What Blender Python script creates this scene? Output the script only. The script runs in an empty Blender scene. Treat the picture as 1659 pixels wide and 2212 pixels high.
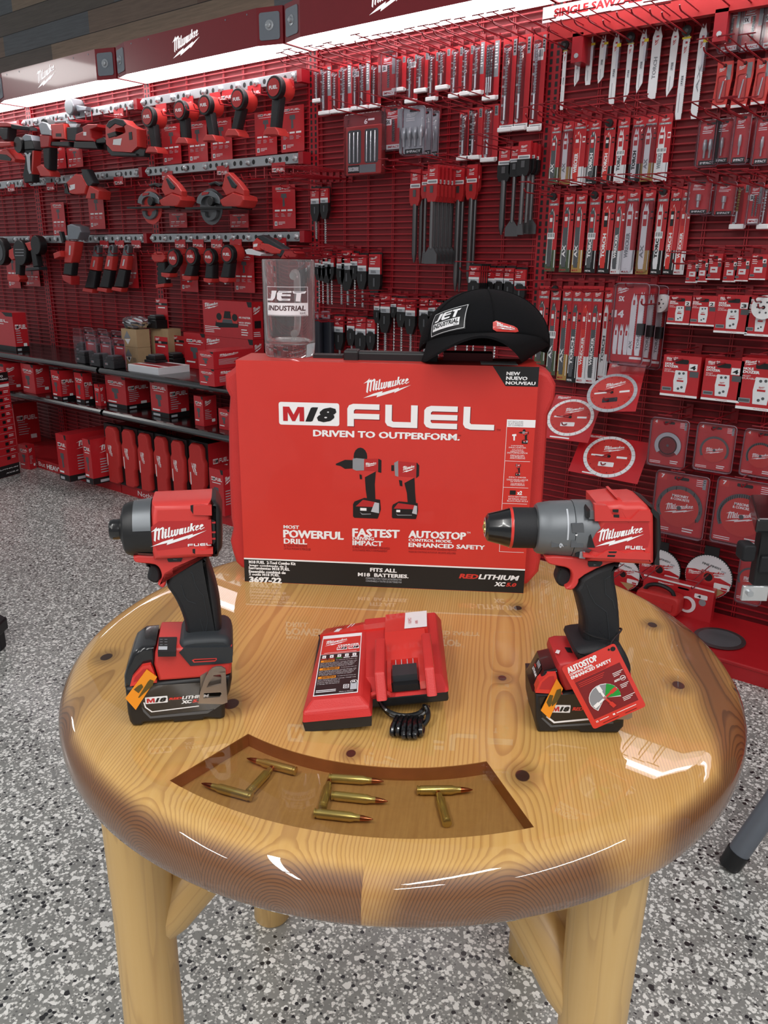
import bpy, bmesh, math, random
from mathutils import Vector, Matrix
random.seed(7)
S = bpy.context.scene
COL = S.collection
PI = math.pi
def sin(d): return math.sin(math.radians(d))
def cos(d): return math.cos(math.radians(d))
# ------------------------------------------------------------------ camera, world, lights, exposure
FPX, CXP, CYP, CAMH = 1720.0, 829.5, 1106.0, 1.305
# world axes: x runs to the right along the display wall, y runs into that wall, z up; the camera stands at x = y = 0
TH = math.radians(37.8827)                          # the camera looks this much to the left of the wall's normal
def cw(x, y): return (x * math.cos(TH) - y * math.sin(TH), x * math.sin(TH) + y * math.cos(TH))   # right/forward of the camera -> world
R0 = [(0.99990768, 0.01358765, 0.0), (0.00406705, -0.29929161, 0.95415302), (0.0129647, -0.95406494, -0.29931925)]
_c = [cw(R0[0][i], R0[1][i]) for i in range(3)]
RT = Vector([c[0] for c in _c]); FW = Vector([c[1] for c in _c]); UPV = Vector(R0[2])
cd = bpy.data.cameras.new('camera'); cam = bpy.data.objects.new('camera', cd); COL.objects.link(cam)
cd.sensor_fit = 'VERTICAL'; cd.sensor_height = 36.0; cd.lens = FPX / 2212.0 * 36.0
cd.clip_start = 0.02
cx = Vector((RT[0], FW[0], UPV[0])); cy = Vector((RT[1], FW[1], UPV[1])); cz = Vector((RT[2], FW[2], UPV[2]))
M = Matrix.Identity(4)
for i in range(3):
    M[i][0] = cx[i]; M[i][1] = -cy[i]; M[i][2] = -cz[i]
M[2][3] = CAMH
cam.matrix_world = M
S.camera = cam
CAM = Vector((0, 0, CAMH))
def ray(x, y):
    r = Vector(((x - CXP) / FPX, (y - CYP) / FPX, 1.0))
    return Vector((RT.dot(r), FW.dot(r), UPV.dot(r)))
def at_z(x, y, z):                                   # world point of a photo pixel on the level plane z
    r = ray(x, y); t = (z - CAMH) / r[2]; return CAM + r * t
PHI = 0.0
NW = Vector((0, 1, 0)); UW = Vector((1, 0, 0)); WD = 2.957   # the display wall stands at y = WD
def wl(x, y, D=0.0):                                 # photo pixel -> (u, z) on the plane D in front of the display wall
    r = ray(x, y); p = r / r.dot(NW) * (WD - D); return p.dot(UW), p[2] + CAMH
def wpt(u, D, z): return UW * u + NW * (WD - D) + Vector((0, 0, z))

S.view_settings.view_transform = 'Standard'; S.view_settings.look = 'None'
S.view_settings.gamma = 1.0; S.view_settings.use_curve_mapping = False
S.view_settings.exposure = 0.0
wd = bpy.data.worlds.new('world'); S.world = wd; wd.use_nodes = True
bg = wd.node_tree.nodes['Background']; bg.inputs[0].default_value = (0.93, 0.96, 1.0, 1); bg.inputs[1].default_value = 0.32
def area(name, loc, sx, sy, power, rot=(0, 0, 0), color=(1, 0.98, 0.95), spread=180):
    l = bpy.data.lights.new(name, 'AREA'); l.shape = 'RECTANGLE'; l.size = sx; l.size_y = sy; l.energy = power; l.color = color
    l.spread = math.radians(spread)
    o = bpy.data.objects.new(name, l); o.location = loc; o.rotation_euler = rot; COL.objects.link(o); return o
# the shop's ceiling strip lights, in rows overhead
for i, (x, y, ln) in enumerate([(-1.5, -0.9, 2.4), (0.5, -1.1, 2.4), (2.4, -0.9, 2.4), (-3.4, -1.2, 2.4), (0.3, -3.4, 2.4), (-2.4, -3.4, 2.4)]):
    area('ceiling_strip_light', cw(x, y) + (3.2,), 0.13, ln, 42, rot=(0, 0, TH + math.radians(-20)))
area('ceiling_panel_light', (-8.7, .1, 3.2), 1.3, .7, 60)
# ------------------------------------------------------------------ materials
MATS = {}
def s2l(c): return c / 12.92 if c <= 0.04045 else ((c + 0.055) / 1.055) ** 2.4
def hexc(h): return tuple(s2l(int(h[i:i + 2], 16) / 255) for i in (0, 2, 4)) + (1,)
def mat(key, h, rough=0.5, metal=0.0, coat=0.0, var=0.06, bump=0.0, bscale=400, emit=0.0, alpha=1.0, spec=0.5):
    m = bpy.data.materials.new(key); m.use_nodes = True; nt = m.node_tree; b = nt.nodes['Principled BSDF']
    c = hexc(h)
    b.inputs['Base Color'].default_value = c; b.inputs['Roughness'].default_value = rough; b.inputs['Metallic'].default_value = metal
    b.inputs['Coat Weight'].default_value = coat; b.inputs['Coat Roughness'].default_value = 0.05
    b.inputs['Specular IOR Level'].default_value = spec
    if emit: b.inputs['Emission Color'].default_value = c; b.inputs['Emission Strength'].default_value = emit
    if alpha < 1: b.inputs['Alpha'].default_value = alpha
    tc = nt.nodes.new('ShaderNodeTexCoord'); nz = nt.nodes.new('ShaderNodeTexNoise'); nz.inputs['Scale'].default_value = 35.0
    nt.links.new(tc.outputs['Object'], nz.inputs['Vector'])
    if var:
        mx = nt.nodes.new('ShaderNodeMix'); mx.data_type = 'RGBA'
        mx.inputs[6].default_value = tuple(v * (1 - var) for v in c[:3]) + (1,); mx.inputs[7].default_value = tuple(min(1, v * (1 + var)) for v in c[:3]) + (1,)
        nt.links.new(nz.outputs['Fac'], mx.inputs[0]); nt.links.new(mx.outputs[2], b.inputs['Base Color'])
    if bump:
        n2 = nt.nodes.new('ShaderNodeTexNoise'); n2.inputs['Scale'].default_value = bscale; nt.links.new(tc.outputs['Object'], n2.inputs['Vector'])
        bp = nt.nodes.new('ShaderNodeBump'); bp.inputs['Strength'].default_value = bump; bp.inputs['Distance'].default_value = 0.002
        nt.links.new(n2.outputs['Fac'], bp.inputs['Height']); nt.links.new(bp.outputs['Normal'], b.inputs['Normal'])
    MATS[key] = m; return m
def clear_mat(key, tint, gloss_rough=0.05, ior=1.45, haze=0.0):   # thin clear plastic / resin skin: see-through with a fresnel gloss
    m = bpy.data.materials.new(key); m.use_nodes = True; nt = m.node_tree; nt.nodes.clear()
    o = nt.nodes.new('ShaderNodeOutputMaterial'); mx = nt.nodes.new('ShaderNodeMixShader'); t = nt.nodes.new('ShaderNodeBsdfTransparent'); g = nt.nodes.new('ShaderNodeBsdfGlossy')
    f = nt.nodes.new('ShaderNodeFresnel'); f.inputs[0].default_value = ior; t.inputs[0].default_value = hexc(tint); g.inputs['Roughness'].default_value = gloss_rough
    nt.links.new(f.outputs[0], mx.inputs[0]); nt.links.new(t.outputs[0], mx.inputs[1]); nt.links.new(g.outputs[0], mx.inputs[2])
    if haze:
        d = nt.nodes.new('ShaderNodeBsdfDiffuse'); d.inputs[0].default_value = hexc('E8E4EE'); m2 = nt.nodes.new('ShaderNodeMixShader'); m2.inputs[0].default_value = haze
        nt.links.new(mx.outputs[0], m2.inputs[1]); nt.links.new(d.outputs[0], m2.inputs[2]); nt.links.new(m2.outputs[0], o.inputs[0])
    else: nt.links.new(mx.outputs[0], o.inputs[0])
    MATS[key] = m; return m
def glass_mat(key, haze=.09):  # brightness put into the material: translucent haze lightens the glass, the handle most
    m = bpy.data.materials.new(key); m.use_nodes = True; b = m.node_tree.nodes['Principled BSDF']
    b.inputs['Base Color'].default_value = (1, 1, 1, 1); b.inputs['Roughness'].default_value = 0.0; b.inputs['IOR'].default_value = 1.45; b.inputs['Transmission Weight'].default_value = 1.0
    nt = m.node_tree; d = nt.nodes.new('ShaderNodeBsdfTranslucent'); x = nt.nodes.new('ShaderNodeMixShader'); x.inputs[0].default_value = haze; nt.links.new(b.outputs[0], x.inputs[1]); nt.links.new(d.outputs[0], x.inputs[2]); nt.links.new(x.outputs[0], nt.nodes['Material Output'].inputs[0])
    MATS[key] = m
mat('red', 'CE2F29', 0.45); mat('redgloss', 'D6342C', 0.3, coat=0.3); mat('redcard', 'CE342C', 0.42, coat=0.15, var=0.03)
mat('redplast', 'C8302E', 0.42, bump=0.15, bscale=900); mat('redtool', 'CB3A36', 0.38); mat('redtool2', 'B3282A', 0.45)
mat('redwall', '7E141E', 0.55, var=0.05); mat('redwire', 'A41A26', 0.38); mat('reddeck', 'B31A22', 0.4); mat('redcan', '8E1F28', 0.28, coat=0.2)
mat('redprint', 'C0242C', 0.35, coat=0.2); mat('dkred', '7C1820', 0.5); mat('redcase', 'C22C2A', 0.55, bump=0.3, bscale=1200)
mat('black', '161618', 0.45); mat('blackgl', '121214', 0.2, coat=0.4); mat('rubber', '17181C', 0.62, bump=0.25, bscale=1500); mat('rubber2', '2A2E32', 0.55)
mat('shelfblk', '0B0B0D', 0.22, coat=0.3); mat('cloth', '0E0E11', 0.95, bump=0.5, bscale=1800, spec=0.2); mat('mesh_cloth', '0B0B0E', 0.9, bump=1.0, bscale=700, spec=0.2)
mat('white', 'F2F2F4', 0.5, var=0.01); mat('paper', 'E8EAEE', 0.7, var=0.03); mat('grey', '8D9096', 0.45); mat('dkgrey', '55585C', 0.45); mat('lgrey', 'B9BDC4', 0.45)
mat('gun', '7C8084', 0.38, metal=0.75); mat('gunp', '6E7276', 0.42, metal=0.35); mat('steel', 'C2C6CA', 0.3, metal=0.6); mat('chrome', 'E4E6E8', 0.15, metal=0.8); mat('dksteel', '6B6A6C', 0.38, metal=0.8)
mat('galv', 'AEB2B6', 0.34, metal=0.5); mat('redhook', '8C1520', 0.4); mat('clip', 'A39A92', 0.35, metal=0.85); mat('brass', 'CDBB74', 0.25, metal=0.75, var=0.15); mat('copper', 'B06A4A', 0.25, metal=1.0)
mat('gold', 'B08E4E', 0.5); mat('orange', 'F0941E', 0.5); mat('green', '1E9A3A', 0.5); mat('card', 'B89A6E', 0.75); mat('kraft', 'C0A27C', 0.8)
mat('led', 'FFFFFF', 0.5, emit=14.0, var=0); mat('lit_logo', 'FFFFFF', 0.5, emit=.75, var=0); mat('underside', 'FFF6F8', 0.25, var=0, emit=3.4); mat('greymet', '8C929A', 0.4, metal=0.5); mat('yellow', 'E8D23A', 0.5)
mat('etch', 'E9E2E6', 0.8, var=0); mat('chairgrey', '747A84', 0.42, metal=0.3); mat('camo', '4E5A42', 0.6, var=0.6)
mat('grip', '15171B', 0.5, bump=0.35, bscale=2200)
mat('rimclear', 'A88A96', .3, alpha=.75); mat('navy', '2A3A78', .5); mat('dkblue', '23252E', .35)
clear_mat('clear', 'FAF8FC', 0.06, 1.35, 0.02); clear_mat('resin', 'FFFBF2', 0.015, 1.45); clear_mat('bag', 'FAFAFF', 0.1, 1.6, 0.08); glass_mat('glass'); glass_mat('glass_handle', .3)
# ------------------------------------------------------------------ mesh builder
TXC = {}
def txmesh(s, shear, bold):
    k = (s, shear, bold)
    if k in TXC: return TXC[k]
    cu = bpy.data.curves.new('t', 'FONT'); cu.body = s; cu.shear = shear; cu.offset = bold; cu.resolution_u = 2; cu.space_line = 0.95
    o = bpy.data.objects.new('t', cu); COL.objects.link(o)
    dg = bpy.context.evaluated_depsgraph_get(); dg.update(); e = o.evaluated_get(dg); me = e.to_mesh()
    vs = [(v.co.x, v.co.y) for v in me.vertices]; fs = [tuple(p.vertices) for p in me.polygons]
    e.to_mesh_clear(); bpy.data.objects.remove(o); bpy.data.curves.remove(cu)
    if vs:
        x0 = min(v[0] for v in vs); x1 = max(v[0] for v in vs); y0 = min(v[1] for v in vs); y1 = max(v[1] for v in vs)
        vs = [((x - x0) / (x1 - x0 or 1), (y - y0) / (y1 - y0 or 1)) for x, y in vs]
    TXC[k] = (vs, fs); return TXC[k]
def chaikin(p, it=1, closed=True):
    for _ in range(it):
        q = []; n = len(p)
        for i in range(n if closed else n - 1):
            a = p[i]; b = p[(i + 1) % n]
            q += [tuple(0.75 * a[k] + 0.25 * b[k] for k in range(len(a))), tuple(0.25 * a[k] + 0.75 * b[k] for k in range(len(a)))]
        if not closed: q = [p[0]] + q + [p[-1]]
        p = q
    return p
def parea(p): return 0.5 * sum(p[i][0] * p[(i + 1) % len(p)][1] - p[(i + 1) % len(p)][0] * p[i][1] for i in range(len(p)))
def inset(p, d):
    n = len(p); out = []; sgn = 1 if parea(p) > 0 else -1
    for i in range(n):
        a = Vector(p[i - 1]); b = Vector(p[i]); c = Vector(p[(i + 1) % n])
        e1 = (b - a).normalized() if (b - a).length > 1e-9 else Vector((1, 0)); e2 = (c - b).normalized() if (c - b).length > 1e-9 else e1
        n1 = Vector((-e1.y, e1.x)) * sgn; n2 = Vector((-e2.y, e2.x)) * sgn; m = n1 + n2
        if m.length < 0.3: m = n1
        else: m = m / max(0.35, m.dot(n1) / 1.0) if m.dot(n1) > 0 else n1
        out.append((b.x + m.x * d, b.y + m.y * d))
    return out
def rrect(x0, x1, z0, z1, r, n=3):
    out = []
    for cx_, cz_, a0 in ((x1 - r, z1 - r, 0), (x0 + r, z1 - r, 90), (x0 + r, z0 + r, 180), (x1 - r, z0 + r, 270)):
        for i in range(n + 1):
            a = math.radians(a0 + 90 * i / n); out.append((cx_ + r * math.cos(a), cz_ + r * math.sin(a)))
    return out
def circ(cx_, cz_, r, n=20, rz=None): return [(cx_ + r * math.cos(2 * PI * i / n), cz_ + (rz or r) * math.sin(2 * PI * i / n)) for i in range(n)]
MILW = [  # the slanted wordmark with its bolt, traced as outlines (x right, y down)
 [(70,365),(185,280),(262,200),(258,262),(325,225),(318,265),(418,205),(450,240),(408,575),(360,548),(392,270),(345,305),(305,608),(258,578),(292,312),(248,330),(205,645),(158,615),(190,318)],
 [(470,275),(525,272),(520,320),(465,335)], [(450,348),(515,330),(490,500),(520,480),(530,500),(470,565),(435,540)],
 [(560,232),(608,215),(568,505),(610,470),(615,500),(555,548),(522,520)],
 [(625,320),(678,312),(650,470),(690,440),(708,305),(760,298),(735,450),(755,440),(782,290),(830,284),(795,455),(730,505),(700,480),(650,525),(605,495)],
 [(860,280),(960,262),(930,420),(968,400),(972,418),(905,460),(890,440),(850,475),(818,440),(838,310)],
 [(985,260),(1032,250),(1005,395),(1045,370),(1068,240),(1115,232),(1085,365),(1120,345),(1122,365),(1060,420),(1040,400),(985,440),(955,410)],
 [(1150,135),(1200,130),(1180,250),(1270,190),(1275,205),(1205,275),(1245,350),(1200,385),(1170,300),(1155,378),(1105,385)],
 [(1290,215),(1340,185),(1370,215),(1340,270),(1290,300),(1300,335),(1375,285),(1380,305),(1290,365),(1255,335),(1268,250)],
 [(1400,190),(1450,165),(1490,205),(1450,255),(1400,280),(1415,315),(1505,265),(1505,285),(1410,345),(1375,310),(1385,225)],
 [(65,797),(390,655),(680,570),(652,625),(1195,455),(1178,495),(1562,368),(1040,622),(1062,580),(482,765),(508,700)]]
class MB:
    def __init__(s): s.v = []; s.f = []; s.m = []; s.sm = []; s.T = None
    def add(s, vs, fs, m, sm=False):
        o = len(s.v)
        if s.T is not None: vs = [tuple(s.T @ Vector(v)) for v in vs]
        s.v += [tuple(v) for v in vs]; s.f += [tuple(i + o for i in f) for f in fs]; s.m += [m] * len(fs); s.sm += [sm] * len(fs); return s
    def box(s, x0, x1, y0, y1, z0, z1, m, top=None, front=None):
        s.add([(x0, y0, z0), (x1, y0, z0), (x1, y1, z0), (x0, y1, z0), (x0, y0, z1), (x1, y0, z1), (x1, y1, z1), (x0, y1, z1)],
              [(0, 3, 2, 1), (4, 5, 6, 7), (0, 1, 5, 4), (1, 2, 6, 5), (2, 3, 7, 6), (3, 0, 4, 7)], m)
        if top: s.m[-5] = top
        if front: s.m[-4] = front
        return s
    def prism(s, p, y0, y1, m, sm=False, cap=None):
        if parea(p) < 0: p = p[::-1]
        n = len(p); vs = [(x, y0, z) for x, z in p] + [(x, y1, z) for x, z in p]
        s.add(vs, [tuple(range(n)), tuple(range(2 * n - 1, n - 1, -1))], cap or m, False)
        s.add(vs, [(i, i + n, (i + 1) % n + n, (i + 1) % n) for i in range(n)], m, sm); return s
    def pillow(s, p, y0, y1, r, m, n=4, r2=None):            # extruded outline with rounded near and far edges
        if parea(p) < 0: p = p[::-1]
        r2 = r if r2 is None else r2; rings = []
        for i in range(n + 1):
            a = PI / 2 * i / n; rings.append((y0 + r * (1 - math.sin(a)), r * (1 - math.cos(a)) * -1 + 0, r * (1 - math.sin(a))))
        L = [(y0 + r * (1 - math.cos(PI / 2 * i / n)), r * (1 - math.sin(PI / 2 * i / n))) for i in range(n + 1)]
        L += [(y1 - r2 * (1 - math.cos(PI / 2 * i / n)), r2 * (1 - math.sin(PI / 2 * i / n))) for i in range(n, -1, -1)]
        k = len(p); vs = []
        for y, d in L:
            q = inset(p, d * .55) if d > 1e-7 else p
            vs += [(x, y, z) for x, z in q]
        fs = []
        for j in range(len(L) - 1):
            for i in range(k): fs.append((j * k + i, (j + 1) * k + i, (j + 1) * k + (i + 1) % k, j * k + (i + 1) % k))
        s.add(vs, fs, m, True); e = (len(L) - 1) * k
        s.add(vs, [tuple(range(k)), tuple(range(e + k - 1, e - 1, -1))], m, False); return s
    def flat(s, p, y, m):
        if parea(p) < 0: p = p[::-1]
        return s.add([(x, y, z) for x, z in p], [tuple(range(len(p)))], m)
    def rect(s, x0, x1, z0, z1, y, m): return s.flat([(x0, z0), (x1, z0), (x1, z1), (x0, z1)], y, m)
    def frame(s, x0, x1, z0, z1, w, y, m):
        s.rect(x0, x1, z0, z0 + w, y, m); s.rect(x0, x1, z1 - w, z1, y, m); s.rect(x0, x0 + w, z0, z1, y, m); return s.rect(x1 - w, x1, z0, z1, y, m)
    def lathe(s, prof, m, axis='z', c=(0, 0, 0), n=24, a0=0.0, a1=360.0, caps=True):   # prof: (radius, position along axis)
        full = abs(a1 - a0 - 360) < 1e-6; k = n if full else n + 1; vs = []
        for r, h in prof:
            for i in range(k):
                a = math.radians(a0 + (a1 - a0) * i / n); p, q = r * math.cos(a), r * math.sin(a)
                vs.append({'z': (p, q, h), 'x': (h, p, q), 'y': (p, h, q)}[axis])
        vs = [(x + c[0], y + c[1], z + c[2]) for x, y, z in vs]; fs = []
        flip = axis == 'y'
        for j in range(len(prof) - 1):
            for i in range(n):
                q = (j * k + i, j * k + (i + 1) % k, (j + 1) * k + (i + 1) % k, (j + 1) * k + i); fs.append(q[::-1] if flip else q)
        s.add(vs, fs, m, True)
        if full and caps:
            e = (len(prof) - 1) * k
            if prof[0][0] > 1e-6: s.add(vs, [tuple(range(k - 1, -1, -1)) if not flip else tuple(range(k))], m, False)
            if prof[-1][0] > 1e-6: s.add(vs, [tuple(range(e, e + k)) if not flip else tuple(range(e + k - 1, e - 1, -1))], m, False)
        return s
    def cyl(s, p0, p1, r0, r1, m, n=12):
        return s.tube([p0, p1], r0, m, n, r1=r1)
    def tube(s, pts, r, m, n=8, r1=None, closed=False):
        pts = [Vector(p) for p in pts]; k = len(pts); vs = []; prev = None
        for i, p in enumerate(pts):
            if closed: d = pts[(i + 1) % k] - pts[i - 1]
            else: d = pts[min(i + 1, k - 1)] - pts[max(i - 1, 0)]
            d.normalize()
            if prev is None: a = d.orthogonal().normalized()
            else: a = (prev - d * prev.dot(d)).normalized()
            prev = a; b = d.cross(a); rr = r if r1 is None else r + (r1 - r) * i / max(1, k - 1)
            if isinstance(r, (list, tuple)): rr = r[i]
            for j in range(n):
                t = 2 * PI * j / n; vs.append(p + a * rr * math.cos(t) + b * rr * math.sin(t))
        fs = []
        for i in range(k if closed else k - 1):
            for j in range(n): fs.append((i * n + j, i * n + (j + 1) % n, ((i + 1) % k) * n + (j + 1) % n, ((i + 1) % k) * n + j))
        s.add(vs, fs, m, True)
        if not closed: s.add(vs, [tuple(range(n - 1, -1, -1)), tuple(range((k - 1) * n, k * n))], m, False)
        return s
    def text(s, t, x0, x1, z0, z1, y, m, shear=0.0, bold=0.02):
        bold = min(bold, .016 if any(q in t for q in 'MWNKVAmw') else .045)
        vs, fs = txmesh(t, shear, bold); h = z1 - z0
        for dx, dz in ((0, 0), (.05, .02), (-.05, -.02)) if bold > .008 else ((0, 0),): s.add([(x0 + v[0] * (x1 - x0) + dx * h, y - dx * 1e-4, z0 + v[1] * h + dz * h) for v in vs], fs, m)
        return s
    def logo(s, x0, x1, z0, z1, y, m):
        for g in MILW: s.flat([(x0 + (px - 65) / 1497 * (x1 - x0), z1 - (py - 130) / 667 * (z1 - z0)) for px, py in g], y, m)
        return s
    def fuel(s, x0, x1, z0, z1, y, m):                      # wide rounded capitals drawn with bars
        w = x1 - x0; h = z1 - z0; t = 0.24 * h
        def B(a, b, c, d): s.rect(x0 + a * w, x0 + b * w, z0 + c * h, z0 + d * h, y, m)
        def P(q): s.flat([(x0 + a * w, z0 + b * h) for a, b in q], y, m)
        tw = 0.045
        P([(0, 0), (tw, 0), (tw, .33), (.22, .33), (.22, .57), (tw, .57), (tw, .7), (.055, .76), (.22, .76), (.22, 1), (.04, 1), (.012, .93), (0, .78)])
        P([(.26, 1), (.26, .22), (.275, .07), (.31, 0), (.45, 0), (.48, 0), (.48, 1), (.435, 1), (.435, .25), (.315, .25), (.305, .3), (.305, 1)])
        P([(.75, 1), (.57, 1), (.54, .93), (.525, .8), (.525, .22), (.54, .07), (.57, 0), (.75, 0), (.75, .24), (.58, .24), (.57, .3), (.57, .38), (.75, .38), (.75, .62), (.57, .62), (.57, .7), (.58, .76), (.75, .76)])
        P([(.79, 1), (.835, 1), (.835, .3), (.845, .24), (1, .24), (1, 0), (.84, 0), (.805, .07), (.79, .22)]); return s
    def m18(s, x0, x1, z0, z1, y, num='18'):
        e = 0.0004; w = x1 - x0; h = z1 - z0
        s.flat(rrect(x0, x1, z0, z1, 0.1 * h), y, 'white'); s.flat([(x0 + w * (.07 + .35 * a), z0 + h * (.17 + .63 * q)) for a, q in ((0, 0), (0, 1), (.3, 1), (.5, .45), (.7, 1), (1, 1), (1, 0), (.78, 0), (.78, .62), (.57, 0), (.43, 0), (.22, .62), (.22, 0))], y - e, 'redprint'); s.text(num, x0 + .45 * w, x0 + .94 * w, z0 + .17 * h, z1 - .2 * h, y - e, 'black', .25, .045); return s
    def build(s, name, parent=None, bev=0, seg=2, loc=None, rotz=None, angle=35, mats=None):
        me = bpy.data.meshes.new(name); me.from_pydata(s.v, [], s.f); ks = sorted(set(s.m)); ix = {k: i for i, k in enumerate(ks)}
        for k in ks: me.materials.append(MATS[k])
        me.polygons.foreach_set('material_index', [ix[k] for k in s.m]); me.polygons.foreach_set('use_smooth', s.sm)
        me.update()
        if any(s.sm): me.set_sharp_from_angle(angle=math.radians(angle))
        o = bpy.data.objects.new(name, me); COL.objects.link(o)
        if parent: o.parent = parent
        if loc is not None: o.location = loc
        if rotz is not None: o.rotation_euler = (0, 0, rotz)
        if bev:
            b = o.modifiers.new('bevel', 'BEVEL'); b.width = bev; b.segments = seg; b.limit_method = 'ANGLE'; b.angle_limit = math.radians(40); b.harden_normals = False
        return o
def tag(o, label, cat, group=None):
    o['label'] = label; o['category'] = cat
    if group: o['group'] = group
    return o
def thing(name, label, cat, loc=(0, 0, 0), rotz=0.0, group=None):
    o = bpy.data.objects.new(name, None); o.empty_display_size = 0.05; COL.objects.link(o); o.location = loc; o.rotation_euler = (0, 0, rotz)
    return tag(o, label, cat, group)
def struct(o): o['kind'] = 'structure'; return o
def on_wall(o, u, D, z): o.location = wpt(u, D, z); o.rotation_euler = (0, 0, PHI); return o
ORD = ['first', 'second', 'third', 'fourth', 'fifth', 'sixth', 'seventh', 'eighth', 'ninth', 'tenth', 'eleventh', 'twelfth', 'thirteenth', 'fourteenth', 'fifteenth', 'sixteenth', 'seventeenth', 'eighteenth', 'nineteenth', 'twentieth', 'twenty-first', 'twenty-second', 'twenty-third', 'twenty-fourth']
def copy_thing(root):
    c = root.copy(); COL.objects.link(c)
    for ch in root.children:
        d = ch.copy(); COL.objects.link(d); d.parent = c
        for g in ch.children:
            e = g.copy(); COL.objects.link(e); e.parent = d
    return c
# ------------------------------------------------------------------ node helpers for the large procedural surfaces
class NT:
    def __init__(s, key, out=True):
        s.m = bpy.data.materials.new(key); s.m.use_nodes = True; s.t = s.m.node_tree; s.b = s.t.nodes['Principled BSDF']; MATS[key] = s.m
    def n(s, typ, **kw):
        o = s.t.nodes.new('ShaderNode' + typ)
        for k, v in kw.items(): setattr(o, k, v)
        return o
    def put(s, sock, v):
        if hasattr(v, 'is_output') or isinstance(v, bpy.types.NodeSocket): s.t.links.new(v, sock)
        else: sock.default_value = v
    def math(s, op, a, b=0.0, c=None, clamp=False):
        o = s.n('Math', operation=op, use_clamp=clamp); s.put(o.inputs[0], a); s.put(o.inputs[1], b)
        if c is not None: s.put(o.inputs[2], c)
        return o.outputs[0]
    def mix(s, f, a, b):
        o = s.n('Mix', data_type='RGBA'); s.put(o.inputs[0], f); s.put(o.inputs[6], a); s.put(o.inputs[7], b); return o.outputs[2]
    def sep(s, v): o = s.n('SeparateXYZ'); s.put(o.inputs[0], v); return o.outputs
    def comb(s, x, y, z): o = s.n('CombineXYZ'); s.put(o.inputs[0], x); s.put(o.inputs[1], y); s.put(o.inputs[2], z); return o.outputs[0]
    def noise(s, v, scale, detail=2.0, rough=0.5): o = s.n('TexNoise'); s.put(o.inputs['Vector'], v); o.inputs['Scale'].default_value = scale; o.inputs['Detail'].default_value = detail; o.inputs['Roughness'].default_value = rough; return o.outputs['Fac']
    def ramp(s, f, stops, interp='LINEAR'):
        o = s.n('ValToRGB'); s.put(o.inputs[0], f); e = o.color_ramp; e.interpolation = interp
        while len(e.elements) < len(stops): e.elements.new(0.5)
        for el, (p, c) in zip(e.elements, stops): el.position = p; el.color = hexc(c)
        return o.outputs[0]
    def obj(s): return s.n('TexCoord').outputs['Object']
def smooth(N, x, a, b): o = N.n('MapRange', interpolation_type='SMOOTHSTEP'); N.put(o.inputs[0], x); o.inputs[1].default_value = a; o.inputs[2].default_value = b; return o.outputs[0]
# floor: grey epoxy with white, black and tan flakes
N = NT('floor_flakes'); P = N.obj(); col = hexc('8A8A87')
nz = N.noise(P, 60, 3); base = N.mix(nz, hexc('7E7F7C'), hexc('9C9D99'))
for sc, lo, c, dmax in ((240, .84, 'BEBEBA', .7), (210, .86, 'E4E4E0', .7), (260, .93, '6A6A6A', .6), (150, .86, 'F4F4F0', .66), (100, .87, 'F2F2EE', .6), (130, .96, '8C7F5E', .6), (130, .945, '26262A', .6), (85, .965, '2C2B2C', .5)):
    v = N.n('TexVoronoi'); N.put(v.inputs['Vector'], P); v.inputs['Scale'].default_value = sc
    w = N.n('TexWhiteNoise', noise_dimensions='3D'); N.put(w.inputs['Vector'], v.outputs['Position'])
    pick = N.math('GREATER_THAN', w.outputs['Value'], lo); near = N.math('LESS_THAN', v.outputs['Distance'], dmax)
    base = N.mix(N.math('MULTIPLY', pick, near), base, hexc(c))
N.put(N.b.inputs['Base Color'], base); N.b.inputs['Roughness'].default_value = 0.32; N.b.inputs['Coat Weight'].default_value = 0.15; N.b.inputs['Coat Roughness'].default_value = 0.12
# reclaimed plank cladding above the display
N = NT('planks'); P = N.obj(); x, y, z = N.sep(P)
row = N.math('FLOOR', N.math('DIVIDE', z, 0.115)); off = N.math('MULTIPLY', N.math('SINE', N.math('MULTIPLY', row, 12.9898)), 43.7)
cxn = N.math('FLOOR', N.math('ADD', N.math('DIVIDE', x, 0.95), off)); w = N.n('TexWhiteNoise', noise_dimensions='2D'); N.put(w.inputs['Vector'], N.comb(row, cxn, 0.0))
tone = N.ramp(w.outputs['Value'], [(0, '6E665E'), (.2, '8E7A6A'), (.4, '6E7478'), (.6, '7E6456'), (.8, 'A08C76'), (1, '787C82')], 'CONSTANT')
gr = N.noise(N.comb(N.math('MULTIPLY', x, 3.0), 0.0, N.math('MULTIPLY', z, 60.0)), 1.6, 5, .65)
c = N.mix(N.math('MULTIPLY', gr, .75), tone, hexc('2A2624'))
fr = N.math('FRACT', N.math('DIVIDE', z, 0.115)); gap = N.math('LESS_THAN', fr, .03)
N.put(N.b.inputs['Base Color'], N.mix(gap, c, hexc('141210'))); N.b.inputs['Roughness'].default_value = .7
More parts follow.
